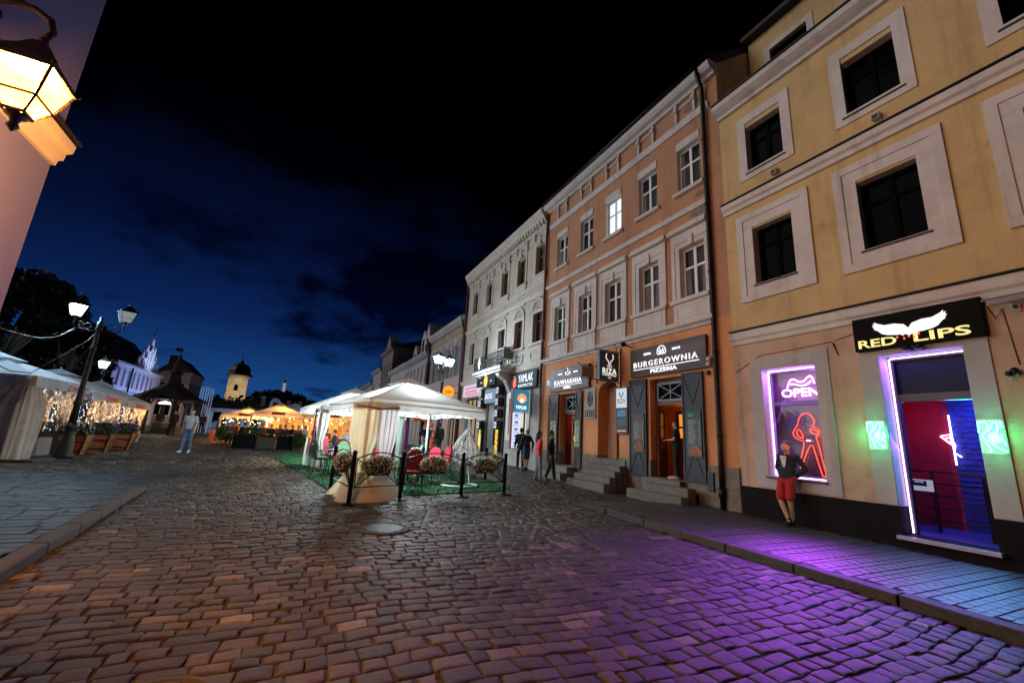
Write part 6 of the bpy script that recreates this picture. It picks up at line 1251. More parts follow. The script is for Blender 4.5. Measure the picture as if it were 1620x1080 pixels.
# fence: posts on round feet, arched lattice panels, flower boxes
FP = [(.85, 11.27), (1.10, 9.56), (2.22, 10.05), (3.81, 10.45), (5.15, 10.80), (5.80, 13.70)]
plab = ['fence post at the left end of the cafe fence beside the turf edge', 'fence post nearest the camera in front of the cream curtain', 'fence post between the curtain hem and the red chair', 'fence post in front of the white ring of the egg chair', 'fence post at the right front corner of the turf', 'fence post farthest back at the right behind the last flower box']
for i, (x, y) in enumerate(FP):
    g = G(y); t = thing('fence_post', 'black ' + plab[i], 'post', (x, y, g), 'black posts of the cafe fence'); b = MB(); b.lathe([(.045, .0), (.045, 1.0), (.055, 1.01), (.055, 1.03), (.04, 1.06), (.01, 1.075)], (x, y, g), 10); b.build('upright', M_black, t); b = MB(); b.lathe([(.21, .0), (.21, .012), (.08, .03), (.05, .05)], (x, y, g), 20); b.build('foot', M_black, t)
M_fll = LEAF('petals_cream', (.62, .52, .40), (.88, .80, .66), .3); M_trough = P('trough_dark', (.02, .02, .018), .6, .3, 5, .1)
flab = ['left end panel', 'panel in front of the cream curtain', 'panel in front of the red chair', 'panel in front of the egg chair', 'right side panel']
for i in range(5):
    a = Vector((*FP[i], G(FP[i][1]))); c = Vector((*FP[i + 1], G(FP[i + 1][1]))); d = c - a; L_ = d.length; e = d / L_; a2 = a + e * .06; c2 = c - e * .06; up = Vector((0, 0, 1)); pt = lambda u, z: a2.lerp(c2, u) + up * z
    t = thing('cafe_fence', 'black arched ' + flab[i] + ' of the cafe fence', 'fence', tuple((a + c) / 2), 'black arched panels of the cafe fence'); b = MB()
    b.tube([pt(k / 16, .90 + .13 * math.sin(PI * k / 16)) for k in range(17)], .014, 6); b.tube([pt(0, .33), pt(1, .33)], .014, 6)
    for u in (0.01, .99): b.tube([pt(u, .31), pt(u, .91)], .014, 6)
    for s in (0, 1):
        U = lambda u: 1 - u if s else u
        b.tube([pt(U(.02), .34), pt(U(.34), .58)], .012, 5); b.tube([pt(U(.02), .89), pt(U(.34), .68)], .012, 5); b.tube([pt(U(.34), .58), pt(U(.34), .68)], .01, 5)
        for k in range(6): u0 = .03 + k * .05; zlo = .35 + u0 * .74; zhi = .885 - u0 * .62; b.tube([pt(U(u0), zlo), pt(U(min(.33, u0 + .10)), min(zhi, .36 + (k + 3) * .075))], .006, 4); b.tube([pt(U(u0), zhi), pt(U(min(.33, u0 + .12)), max(.40 + u0 * .7, zhi - .2))], .006, 4)
    b.tube([pt(.02, .34), pt(.34, .58), pt(.66, .58), pt(.98, .34)], .010, 5); b.build('lattice', M_black, t)
    m = (a + c) / 2; ft = thing('flower_box', 'flower box of cream blossoms on the ' + ('left end fence panel', 'fence panel in front of the cream curtain', 'fence panel in front of the red chair', 'fence panel in front of the egg chair', 'right side fence panel behind the others')[i], 'flower box', tuple(m + up * .55), 'blossom boxes hung on the cafe fence'); b = MB(); h = .26 if i != 4 else .3
    b.add([m + e * sx * h * kk + Vector((e.y, -e.x, 0)) * sy * .10 * kk + up * z for z, kk in ((.56, .85), (.73, 1)) for sx, sy in ((-1, -1), (1, -1), (1, 1), (-1, 1))], [(3, 2, 1, 0), (4, 5, 6, 7), (0, 1, 5, 4), (1, 2, 6, 5), (2, 3, 7, 6), (3, 0, 4, 7)]); b.build('trough', M_trough, ft)
    rot = np.array([[e.x, e.y, 0], [-e.y, e.x, 0], [0, 0, 1]]); ce = np.array(m + up * .76)
    V1 = leafmb(900, (0, 0, 0), (.36, .20, .20), .028, rng, .6, .3) @ rot + ce; V2 = leafmb(700, (0, 0, .005), (.38, .215, .205), .017, rng, .9, .86) @ rot + ce; quads_obj('foliage', V1, M_leafd, ft); quads_obj('blossoms', V2, M_fll, ft)
# hanging egg chair of white wicker on a ring foot
M_wick = P('wicker_white', (.66, .66, .66), .6, .1, 8, .1)
gx, gy = 4.36, 12.2; g = G(gy) + .03; ec = thing('egg_chair', 'white wicker hanging egg chair on a ring foot at the right of the turf', 'hanging chair', (gx, gy, g))
b = MB(); b.tube([(gx + .52 * math.cos(a), gy + .52 * math.sin(a), g + .03) for a in [2 * PI * k / 32 for k in range(32)]], .028, 8, closed=True); b.build('ring_foot', M_wick, ec)
b = MB(); b.tube([(gx + .42, gy + .3, g + .03), (gx + .75, gy + 1.2, g + .06), (gx + 1.0, gy + 1.95, g + .5), (gx + 1.0, gy + 2.05, g + 1.5), (gx + .85, gy + 1.75, g + 2.12), (gx + .66, gy + 1.35, g + 2.18)], .028, 8); b.build('pole', M_wick, ec)
ex, ey, ez = 4.98, 13.5, .72; pr = lambda u: (.05 + .46 * math.sin(PI * min(1, u * .96) ** 1.35) ** .8 if u < .98 else .02); b = MB(); H_ = 1.18
prof = [(0, .16), (.08, .33), (.2, .43), (.35, .46), (.5, .42), (.65, .33), (.8, .20), (.92, .08), (1, .03)]
def pr(u):
    for (a, r0), (c, r1) in zip(prof, prof[1:]):
        if a <= u <= c: return r0 + (r1 - r0) * (u - a) / (c - a)
    return .03
for k in range(16):
    a = 2 * PI * k / 16; b.tube([(ex + pr(j / 12) * math.cos(a), ey + pr(j / 12) * math.sin(a), ez + H_ * j / 12) for j in range(13)], .009, 5)
r_ = random.Random(21)
for k in range(190):
    u = r_.uniform(.02, .88); a = r_.uniform(0, 2 * PI); pts = []
    for j in range(5): pts.append((ex + pr(max(0, min(1, u))) * math.cos(a), ey + pr(max(0, min(1, u))) * math.sin(a), ez + H_ * u)); u += r_.uniform(-.05, .09); a += r_.uniform(-.10, .22)
    b.tube(pts, .008, 4)
b.build('basket', M_wick, ec); b = MB(); b.tube([(ex, ey, ez + H_), (ex, ey, ez + H_ + .35), (gx + .66, gy + 1.35, g + 2.18)], .014, 5); b.build('hanger', M_wick, ec)
b = MB(); b.ell((ex, ey, ez + .12), (.34, .34, .10), 12, 8); b.build('seat_cushion', FAB('cushion_lilac', (.55, .50, .62), .1), ec)

# ------------------------------------------------------------------ amber lit beer garden beyond
bg = [(-1.25, 30.2, 1.55, 2.30, 2.90, 'amber lit white umbrella of the far beer garden, the nearer one'), (-3.15, 32.6, 1.40, 2.14, 2.62, 'amber lit white umbrella of the far beer garden, the left one'), (1.9, 31.5, 1.6, 2.4, 3.0, 'amber lit white umbrella of the far beer garden behind the rear pavilion')]
for cx, cy, hw, zl, zp, lab in bg:
    g = G(cy); t = thing('umbrella', lab, 'umbrella', (cx, cy, g), 'umbrellas of the far beer garden'); canopy(t, cx, cy, hw, zl, zp, .16, M_tentw, .1, .05); b = MB()
    for s in (-1, 1): b.tube([(cx + s * hw * .92, cy - hw * .9, g), (cx + s * hw * .88, cy - hw * .9, zl)], .045, 8)
    b.build('poles', M_alu, t); b = MB(); b.box(cx - .35, cx + .35, cy - hw - .06, cy - hw - .05, zl - .02, zl + .13); b.build('name_panel', P('panel_red', (.35, .015, .02), .6, .2, 4, 0), t)
    light('POINT', (cx + .3, cy - .3, zl - .35), (1., .50, .14), BEER, .15); light('POINT', (cx - .5, cy + .8, zl - .3), (1., .5, .14), BEER * .7, .15)
    t = thing('string_lights', 'amber bulbs strung under ' + ('the nearer', 'the left', 'the hidden')[bg.index((cx, cy, hw, zl, zp, lab))] + ' umbrella of the far beer garden', 'string lights', (cx, cy, zl - .2)); b = MB(); r_ = random.Random(int(cx * 10))
    for k in range(26): b = MB(); b.ell((cx - hw + 2 * hw * r_.random(), cy - hw * .6 + hw * 1.4 * r_.random(), zl - r_.uniform(.12, .5)), r_.uniform(.018, .035), 6, 5); b.build('bulb', EM('bulb_amber2', (1., .62, .22), 9.), t)
    b = MB(); b.tube([(cx - hw, cy, zl - .1), (cx, cy, zl - .25), (cx + hw, cy, zl - .1)], .006, 4); b.build('wire', M_cable, t)
t = thing('timber_stall', 'amber lit open timber stall with hanging cloths behind the far beer garden', 'stall', (.4, 34.2, .6)); b = MB(); b.box(-1.9, 3.6, 34.3, 34.4, .5, 2.6); b.build('back_wall', P('stall_boards', (.70, .45, .20), .8, .35, 5, .3), t); b = MB()
for x in (-1.9, -.9, .2, 1.4, 2.5, 3.6): b.box(x - .05, x + .05, 33.2, 33.3, .5, 2.5)
b.box(-2., 3.7, 33.15, 33.35, 2.5, 2.62); b.build('posts', M_plank, t); b = MB()
for k in range(9): b.box(-1.6 + k * .55, -1.3 + k * .55, 34.24, 34.29, 1.5 + .1 * (k % 3), 2.2); 
b.build('cloths', P('stall_cloths', (.6, .5, .4), .8, .5, 3, 0), t)
M_dkbox = P('box_dark', (.004, .004, .004), .8, .4, 5, .3, spec=.1); M_wbox = P('box_boards', (.04, .026, .016), .8, .4, 6, .4)
for x0, x1, m, lab in ((-2.84, -1.86, M_dkbox, 'long dark planter box at the left front of the beer garden'), (-1.80, -1.0, M_wbox, 'brown boarded planter box in the middle front of the beer garden'), (-.95, -.2, M_dkbox, 'dark planter box at the right front of the beer garden')):
    g = G(25); t = thing('planter', lab, 'planter', ((x0 + x1) / 2, 25, g), 'planter boxes screening the beer garden'); b = MB(); b.box(x0, x1, 24.85, 25.25, g + .05, g + .62)
    for k in range(4): b.box(x0 - .01, x1 + .01, 24.835, 24.849, g + .08 + k * .13, g + .19 + k * .13)
    for x in (x0 + .06, x1 - .06): b.box(x - .05, x + .05, 24.9, 25.2, g, g + .049)
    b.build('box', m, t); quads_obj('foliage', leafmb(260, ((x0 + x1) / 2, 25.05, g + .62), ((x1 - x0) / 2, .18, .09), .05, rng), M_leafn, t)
for x, y, s, lab in ((.05, 24.6, .42, 'dark leafy shrub between the beer garden planters and the turf'), (-2.3, 26.6, .5, 'leafy shrub lit amber beside the silver umbrella pole'), (-3.9, 29.5, .45, 'low leafy shrub at the left end of the beer garden')):
    t = thing('shrub', lab, 'shrub', (x, y, G(y))); quads_obj('foliage', leafmb(700, (x, y, G(y) + s * 1.3), (s * .8, s * .8, s), .055, rng), M_leafg if y > 26 else M_leafd, t); b = MB(); b.tube([(x, y, G(y)), (x, y, G(y) + s)], .03); b.build('stem', M_plank, t)
b = MB(); b.tube([(-2.70, 28.9, G(29)), (-2.60, 28.9, 2.15)], .055, 8); tag(b.build('umbrella_pole', M_alu), 'slanting silver pole at the front corner of the nearer amber umbrella', 'pole')
for x, y, lab in ((-4.62, 31., 'orange lit folding board at the left end of the beer garden'), (-4.35, 32.2, 'second orange folding board just right of the leftmost one')):
    g = G(y); t = thing('folding_board', lab, 'sandwich board', (x, y, g)); m = P('board_orange', (.50, .12, .03), .7, .3, 5, .1)
    for s in (-1, 1): b = MB(); b.add([(x - .11, y + s * .18, g), (x + .11, y + s * .18, g), (x + .10, y + s * .03, g + .66), (x - .10, y + s * .03, g + .66), (x - .11, y + s * .21, g), (x + .11, y + s * .21, g), (x + .10, y + s * .06, g + .66), (x - .10, y + s * .06, g + .66)], [(0, 1, 2, 3), (7, 6, 5, 4), (0, 3, 7, 4), (1, 5, 6, 2), (3, 2, 6, 7), (0, 4, 5, 1)]); b.build('leaf', m, t)
light('POINT', (-4.3, 30.6, 1.6), (1., .42, .12), 14, .1)
ba = thing('balloon_arch', 'arch of orange and white balloons before the far shops', 'balloon arch', (9.1, 33.5, .57)); r_ = random.Random(31)
for nm, m, ph in (('orange_balloons', P('balloon_orange', (.85, .13, .01), .3, .1, 3, 0), 0), ('white_balloons', P('balloon_white', (.75, .72, .7), .3, .1, 3, 0), 1)):
    b = MB()
    for k in range(30):
        a = PI * (k / 29) * .62
        for j in range(3):
            if (k + j) % 3 == 0 and ph or (k + j) % 3 and not ph: b.ell((8.45 + 1.25 * math.cos(PI - a) * -1 - .1 + r_.uniform(-.14, .14) , 33.5 + r_.uniform(-.2, .2), .7 + 2.2 * math.sin(a) + r_.uniform(-.12, .12)), r_.uniform(.12, .17), 8, 6)
    b.build(nm, m, ba)
# ------------------------------------------------------------------ people
M_skin = P('skin', (.50, .27, .19), .6, .12, 6, .05); M_skin2 = P('skin_dim', (.42, .24, .17), .6, .12, 6, .05)
def cloth(n, c): return P('cloth_' + n, c, .85, .35, 9, .9, 16)
C_navy, C_black, C_white, C_red = cloth('navy', (.012, .013, .028)), cloth('black', (.007, .007, .008)), cloth('white', (.62, .60, .62)), cloth('red', (.42, .012, .018))
C_jean, C_grey, C_pinkj, C_tee, C_blue, C_khaki = cloth('denim', (.07, .14, .24)), cloth('grey_denim', (.16, .18, .20)), cloth('coral', (.75, .07, .09)), cloth('light_grey', (.42, .42, .42)), cloth('blue', (.05, .10, .16)), cloth('dark_olive', (.03, .03, .02))
H_dark, H_brown, H_grey = P('hair_dark', (.010, .007, .006), .6, .3, 20, .3), P('hair_brown', (.06, .03, .015), .6, .3, 20, .3), P('hair_grey', (.25, .24, .23), .6, .3, 20, .3)
STAND = dict(pel=(0, 0, .95), che=(0, 0, 1.27), nek=(0, 0, 1.46), hed=(0, .015, 1.615), sR=(.185, 0, 1.41), eR=(.235, -.03, 1.13), wR=(.25, .06, .89), hR=(.092, 0, .92), kR=(.105, .03, .50), aR=(.11, -.02, .085), fR=(.13, .14, .035), sL=(-.185, 0, 1.41), eL=(-.235, -.03, 1.13), wL=(-.25, .06, .89), hL=(-.092, 0, .92), kL=(-.105, .03, .50), aL=(-.11, -.02, .085), fL=(-.13, .14, .035))
SIT = dict(STAND, pel=(0, 0, .52), che=(0, .04, .86), nek=(0, .06, 1.05), hed=(0, .09, 1.20), sR=(.185, .05, 1.0), eR=(.24, .10, .74), wR=(.16, .34, .72), hR=(.09, .02, .50), kR=(.12, .45, .50), aR=(.12, .42, .085), fR=(.13, .58, .035), sL=(-.185, .05, 1.0), eL=(-.24, .10, .74), wL=(-.16, .34, .72), hL=(-.09, .02, .50), kL=(-.12, .45, .50), aL=(-.12, .42, .085), fL=(-.13, .58, .035))
def person(label, loc, rz, J, top, bottom, hair, shoes=None, h=1.75, res=.012, sleeve=1., leg=1., skin=None, jacket=None, look=(0, 1, 0), long=False, group=None, tuck=0., cat='person'):
    skin = skin or M_skin; shoes = shoes or C_black; s = h / 1.75; t = thing('person', label, cat, (0, 0, 0), group); J = {k: Vector(v) for k, v in J.items()}
    lk = Vector(look).normalized(); side = lk.cross(Vector((0, 0, 1))).normalized(); upv = (J['hed'] - J['nek']).normalized(); RM = Matrix((side, lk, side.cross(lk))).transposed(); hd = J['hed']
    q = lambda x, y, z: hd + RM @ Vector((x, y, z))
    b = MB(); mid = J['pel'].lerp(J['che'], .5)
    b.ell(J['pel'], (.15, .105, .13)); b.ell(mid, (.135, .095, .17)); b.ell(J['che'], (.165, .11, .20)); b.cap(J['sL'] * .9 + J['che'] * .1, J['sR'] * .9 + J['che'] * .1, .065, .065); b.cap(J['che'] + Vector((0, 0, .1)), J['nek'], .08, .058); b.cap(J['nek'], hd, .055, .05)
    b.ell(q(0, -.01, .025), (.075, .092, .095), 14, 10); b.ell(q(0, .02, -.035), (.060, .068, .078), 12, 9); b.cap(q(0, .085, .015), q(0, .107, -.018), .010, .015, 8)
    for sx in (-1, 1): b.ell(q(sx * .077, -.005, -.005), (.012, .022, .032), 8, 6); b.ell(q(sx * .03, .078, .030), (.022, .014, .010), 8, 6)
    b.ell(q(0, .082, -.052), (.026, .014, .010), 8, 6)
    for S in 'LR':
        sg = -1 if S == 'L' else 1; sh, el, wr, hp, kn, an, ft = (J[c + S] for c in 'sewhkaf')
        b.cap(sh, el, .052, .042); b.cap(el, wr, .042, .028)
        d = (wr - el).normalized(); hh = wr + d * .085; ax = d.cross(Vector((0, 0, 1)) if abs(d.z) < .8 else Vector((0, 1, 0))).normalized(); b.cap(wr, hh, .028, .034, 8)
        cu = d.cross(ax) * (1 if d.cross(ax).y > 0 else -1)
        for k, (o, l) in enumerate(((-.026, .062), (-.009, .074), (.009, .070), (.026, .055))): p = hh + ax * o + d * .02; p2 = p + d * l * .55 + cu * .008; b.cap(p, p2, .0095, .009, 6); b.cap(p2, p2 + d * l * .38 + cu * .022, .009, .008, 6)
        p = wr + d * .03 + ax * -.028 * sg; b.cap(p, p + d * .05 + ax * -.022 * sg + cu * .015, .011, .009, 6)
        b.cap(hp, kn, .082, .056); b.cap(kn, kn.lerp(an, .4), .055, .054); b.cap(kn.lerp(an, .35), an, .054, .036); b.cap(an, ft, .038, .030)
    o = b.build('body', skin, t); voxel(o, res); 
    b = MB(); g_ = .014
    b.ell(mid, (.155 + g_, .112 + g_, .20)); b.ell(J['che'], (.17 + g_, .115 + g_, .205)); b.ell(J['pel'] + Vector((0, 0, .03)), (.155 + g_, .115 + g_, .13)); b.cap(J['sL'] * .9 + J['che'] * .1, J['sR'] * .9 + J['che'] * .1, .070 + g_, .070 + g_); b.cap(J['che'] + Vector((0, 0, .08)), J['nek'] - Vector((0, 0, .035)), .10, .07)
    for S in 'LR':
        sh, el, wr = (J[c + S] for c in 'sew'); b.cap(sh, el if sleeve > .5 else sh.lerp(el, .62), .064, .056)
        if sleeve > .5: b.cap(el, el.lerp(wr, .93), .056, .040)
    o = b.build('jacket' if jacket else 'shirt', jacket or top, t); voxel(o, res)
    if jacket:      # the open front shows the shirt
        b = MB(); f = Vector((0, 1, 0)); c = J['che']; b.prism([(-.075, .155), (.075, .155), (.045, .02), (.008, -.16), (-.008, -.16), (-.045, .02)], lambda u, v: (c.x + u, c.y + .136, c.z + v), (0, .012, 0)); b.build('shirt', top, t)
    b = MB()
    for S in 'LR':
        hp, kn, an = (J[c + S] for c in 'hka'); e = hp.lerp(kn, .88) if leg < .6 else kn; b.cap(hp, e, .102 if leg < .6 else .096, .094 if leg < .6 else .070)
        if leg > .6: b.cap(kn, kn.lerp(an, .95), .070, .058)
    b.ell(J['pel'] - Vector((0, 0, .02)), (.165, .125, .13)); o = b.build('shorts' if leg < .6 else 'trousers', bottom, t); voxel(o, res)
    for S in 'LR':
        an, ft = J['a' + S], J['f' + S]; b = MB(); b.cap(an - Vector((0, 0, .012)), an + Vector((0, 0, .03)), .050, .046); b.cap(an - Vector((0, 0, .035)), ft + (ft - an).normalized() * .04 + Vector((0, 0, .008)), .048, .042); o = b.build('shoe', shoes, t); voxel(o, max(res, .01))
    b = MB(); b.ell(q(0, -.024, .050), (.086, .094, .090), 12, 9); b.ell(q(0, -.06, .0), (.075, .06, .085), 12, 8)
    if long: b.cap(q(0, -.06, .0), q(0, -.085, -.2), .085, .075)
    o = b.build('hair', hair, t); voxel(o, res)
    for ch in t.children: ch.scale = (s, s, s)
    t.location = loc; t.rotation_euler = (0, 0, rz); return t
# man leaning on the wall under the neon window: ankles crossed, hands behind his back
J = dict(STAND, pel=(0, .06, .93), che=(0, -.02, 1.25), nek=(0, -.02, 1.44), hed=(0, .02, 1.59), sR=(.185, -.05, 1.40), eR=(.30, -.13, 1.14), wR=(.15, -.06, .98), sL=(-.185, -.05, 1.40), eL=(-.30, -.13, 1.14), wL=(-.15, -.06, .98), hR=(.092, .06, .91), kR=(.06, .24, .50), aR=(-.08, .22, .09), fR=(-.13, .38, .045), hL=(-.092, .06, .91), kL=(-.10, .17, .50), aL=(-.07, .07, .085), fL=(-.09, .22, .035))
lm = person('man in dark jacket and red shorts leaning on the wall below the neon window', (9.59, 5.93, G(5.9) + .125), PI / 2, J, C_white, C_red, H_brown, h=1.74, res=.010, leg=.5, jacket=C_navy, look=(-.55, 1, .05))
b = MB()
for sx in (-.045, .0): pass
# waitress on the threshold of the burger bar holding a tray
J = dict(STAND, eR=(.23, .05, 1.15), wR=(.12, .27, 1.13), eL=(-.23, .05, 1.15), wL=(-.12, .27, 1.13), aL=(-.10, -.02, .085), aR=(.10, .05, .085), fR=(.12, .21, .035))
person('person in black with short dark hair holding a tray in the burger bar doorway', (9.98, 9.36, .778), math.radians(40), J, C_black, C_black, H_dark, P('shoe_white', (.5, .5, .48), .6, .1, 5, 0), h=1.70, sleeve=.4, look=(.1, 1, -.15))
tr = MB(); tr.lathe([(.17, 0), (.19, .012), (.17, .016)], (9.98 - .27, 9.36 + .31, .778 + 1.115), 20); tag(tr.build('serving_tray', P('tray_black', (.02, .02, .02), .3, .2, 5, 0)), 'round dark serving tray held by the person in the burger bar doorway', 'tray')
WALK = lambda a=.16, sw=.14: dict(STAND, kR=(.10, a * .9, .50), aR=(.10, a * 1.5, .10), fR=(.12, a * 1.5 + .15, .055), kL=(-.10, -a * .2, .50), aL=(-.10, -a * 1.7, .13), fL=(-.11, -a * 1.7 + .13, .04), eR=(.24, -sw, 1.15), wR=(.25, -sw * .6, .91), eL=(-.24, sw * .5, 1.14), wL=(-.25, sw * 1.7, .92))
person('person with long dark hair in a coral red jacket walking before the cafe', (7.66, 13.4, G(13.4)), math.radians(-105), WALK(.05, .08), C_pinkj, C_grey, H_dark, P('shoe_mixed', (.1, .1, .1), .6, .3, 5, 0), h=1.74, long=True, jacket=None, look=(0, 1, 0))
person('short haired man all in black walking right beside the person in the coral jacket', (8.28, 13.6, G(13.6)), math.radians(-112), WALK(.09, .1), C_black, C_khaki, H_dark, P('shoe_grey', (.3, .28, .26), .6, .2, 5, 0), h=1.80, look=(0, 1, 0))
person('bald man in a dark jacket and blue shorts seen from behind by the drainpipe', (9.25, 17.3, G(17.3)), math.radians(8), WALK(.05), C_navy, C_blue, H_grey, h=1.82, leg=.5)
person('dark haired man in a black coat half hidden behind the man in blue shorts', (9.5, 18.35, G(18.3)), math.radians(-20), STAND, C_black, C_black, H_dark, h=1.88, res=.015)
person('man in a light grey T-shirt and blue jeans walking across the square', (-4.0, 21.4, G(21.4)), math.radians(172), WALK(.08, .1), C_tee, C_jean, H_brown, P('shoe_white', (.5, .5, .48), .6, .1, 5, 0), h=1.74, sleeve=.4)
person('broad man in a black coat seen from behind beyond the front pavilion', (7.35, 24.6, G(24.6)), math.radians(10), STAND, C_black, C_black, H_dark, h=1.9, res=.016)
person('person in a dark jacket and light trousers left of the balloon arch', (8.2, 31.5, G(31.5)), math.radians(200), WALK(.08), C_navy, cloth('pale', (.45, .47, .50)), H_brown, h=1.74, res=.018, long=True)
person('person in a blue jacket and black skirt length trousers just left of the orange balloons', (8.75, 32.2, G(32)), math.radians(180), STAND, C_blue, C_black, H_dark, h=1.72, res=.018, long=True)
for x, y, a, c, lab in ((-9.9, 42.2, 20, C_black, 'dark clad person standing under the left side of the well house roof'), (-7.9, 37.2, 160, C_navy, 'person in dark clothes in front of the right post of the well house'), (-7.35, 43.5, 200, C_khaki, 'dark clad person standing to the right behind the well house'), (-6.6, 46.5, 120, C_grey, 'person in grey standing between the light columns and the walking man'), (-6.0, 44., 250, C_black, 'person in black at the left of the blue white tent')): person(lab, (x, y, G(y)), math.radians(a), STAND, c, C_black, H_dark, h=1.72, res=.022)
# guests seated in the beer garden and under the rear pavilion, each on a plain bench
M_bench = P('bench_wood', (.10, .055, .028), .7, .3, 6, .2)
sits = []
for k, (c, hr) in enumerate(((C_black, H_dark), (cloth('rust', (.30, .07, .03)), H_brown), (C_tee, H_dark), (C_navy, H_brown))):
    sits.append([person('', (0, 0, 0), 0, SIT, c, C_black, hr, h=1.62, res=.02, group='guests seated in the far beer garden'), True])
where = [('at the left end of the amber lit garden', -3.25, 28.6, 1), ('just left of the silver pole', -2.75, 28.2, 0), ('behind the left dark planter', -2.2, 27.6, 3), ('behind the gap left of the boarded planter', -1.9, 28.3, 1), ('behind the middle of the boarded planter', -1.4, 27.5, 0), ('behind the right edge of the boarded planter', -1.05, 28.4, 1), ('behind the left half of the right dark planter', -.75, 27.6, 0), ('behind the right half of the right dark planter', -.36, 28.2, 3), ('at the right end of the dark planters', -.05, 27.4, 1), ('beside the shrub right of the planters', .35, 28.3, 2), ('farther back under the left amber umbrella', -3.6, 32.0, 1), ('second farther back under the left amber umbrella', -2.9, 31.4, 2), ('deep under the nearer amber umbrella, left', -2.0, 30.6, 0), ('deep under the nearer amber umbrella, middle', -1.2, 31.2, 3), ('deep under the nearer amber umbrella, right', -.5, 30.4, 1), ('before the timber stall, left', .2, 30.8, 0), ('before the timber stall, right', .9, 30.2, 3)]
wh2 = [('under the left edge of the rear pavilion', .95, 22.3, 3), ('in the middle behind the rear pavilion', 1.55, 21.8, 0), ('in white behind the cream curtain', 2.1, 22.4, 2), ('farther back between the rear pavilion posts', 1.25, 24.2, 1), ('next to the one in white', 2.55, 23.4, 3), ('farthest right behind the rear pavilion', 3.1, 24.4, 1)]
colr = ('in black', 'in rust red', 'in light grey', 'in navy'); r_ = random.Random(8); bench0 = None
for i, (w, x, y, k) in enumerate(where + wh2):
    p, first = sits[k]; o = p if first else copy_tree(p); sits[k][1] = False; o.location = (x, y, G(y)); o.rotation_euler = (0, 0, r_.choice((PI + .3, PI - .5, .4, -.3, 1.4))); o['label'] = 'seated guest ' + colr[k] + ' ' + w
    if i >= len(where): o['group'] = 'guests seated behind the rear pavilion'
    if bench0 is None:
        bench0 = thing('stool', '', 'stool', (0, 0, 0)); b = MB(); b.lathe([(.19, .36), (.2, .375), (.19, .39)], (0, 0, 0), 14); b.build('seat', M_bench, bench0)
        for sx in (-1, 1):
            for sy in (-1, 1): b = MB(); b.bar((sx * .12, sy * .12, .0), (sx * .10, sy * .10, .36), .03); b.build('leg', M_bench, bench0)
        s_ = bench0
    else: s_ = copy_tree(bench0)
    s_.location = (x, y, G(y)); s_['label'] = 'wooden stool under the guest ' + w; s_['group'] = 'stools of the seated guests'
# ------------------------------------------------------------------ far side of the square
# wooden well house
M_tim = P('timber_black', (.012, .009, .008), .8, .4, 5, .4); wh = thing('well_house', 'dark wooden well house with a sweeping roof, arched gable and small spired turret', 'well house', (-9.0, 39., .59)); cx, cy = -8.95, 39.6; g = G(39)
b = MB(); n = 16; prof = [(2.35, 3.12), (1.7, 3.42), (1.15, 3.80), (.65, 4.15), (.42, 4.42)]
b.lathe(prof, (cx, cy, 0), 8, a0=PI / 8, smooth=False); b.lathe([(2.38, 3.02), (2.38, 3.12), (.3, 3.5)], (cx, cy, 0), 8, a0=PI / 8, smooth=False); b.build('roof', M_tim, wh)
b = MB(); b.prism([(cx - 1.15, 3.0), (cx - .9, 3.35), (cx - .45, 3.62), (cx, 3.72), (cx + .45, 3.62), (cx + .9, 3.35), (cx + 1.15, 3.0), (cx + .75, 3.0), (cx, 3.3), (cx - .75, 3.0)], lambda u, v: (u, cy - 2.5, v), (0, 1.4, 0)); b.build('arched_gable', M_tim, wh)
b = MB(); b.lathe([(.42, 4.4), (.42, 4.62), (.36, 4.64), (.36, 5.0), (.52, 5.02), (.30, 5.25), (.16, 5.75), (.05, 6.35), (.02, 6.7)], (cx, cy, 0), 8, smooth=False); b.tube([(cx, cy, 6.6), (cx, cy, 7.0)], .03); b.box(cx - .35, cx + .1, cy - .01, cy + .01, 6.75, 6.98); b.build('turret', M_tim, wh)
b = MB()
for a in range(8):
    an = PI / 8 + a * PI / 4; x, y = cx + 1.95 * math.cos(an), cy + 1.95 * math.sin(an); b.box(x - .11, x + .11, y - .11, y + .11, g, 3.1); b.bar((x, y, 2.4), (x + .35 * math.sin(an), y - .35 * math.cos(an), 3.05), .09); b.bar((x, y, 2.4), (x - .35 * math.sin(an), y + .35 * math.cos(an), 3.05), .09)
b.build('posts', M_tim, wh)
b = MB()
for a in range(8):
    if a in (5,): continue
    an = PI / 8 + a * PI / 4; a2 = an + PI / 4; b.bar((cx + 1.95 * math.cos(an), cy + 1.95 * math.sin(an), g + .28), (cx + 1.95 * math.cos(a2), cy + 1.95 * math.sin(a2), g + .28), .22, .56)
b.lathe([(.75, 0), (.75, .8), (.8, .85)], (cx, cy, g), 16); b.build('stone_parapet', M_stone, wh)
t = thing('lamp', 'bright white lamp under the roof of the wooden well house', 'lamp', (cx, cy - 1, 2.75)); b = MB(); b.lathe([(.40, 2.72), (.3, 2.84), (.05, 2.9)], (cx, cy - 1, 0), 12); b.build('shade', EM('lamp_white', (1, .95, .85), 6), t); light('POINT', (cx, cy - 1, 2.5), (1, .93, .82), 45, .15)
b = MB(); b.ell((-7.55, 41, 2.03), .12); tag(b.build('globe_lamp', EM('lamp_white', (1, .95, .85), 6)), 'small bright globe lamp between the well house and the walking man', 'lamp'); light('POINT', (-7.55, 40.7, 2.03), (.9, .97, 1.), 20, .1)
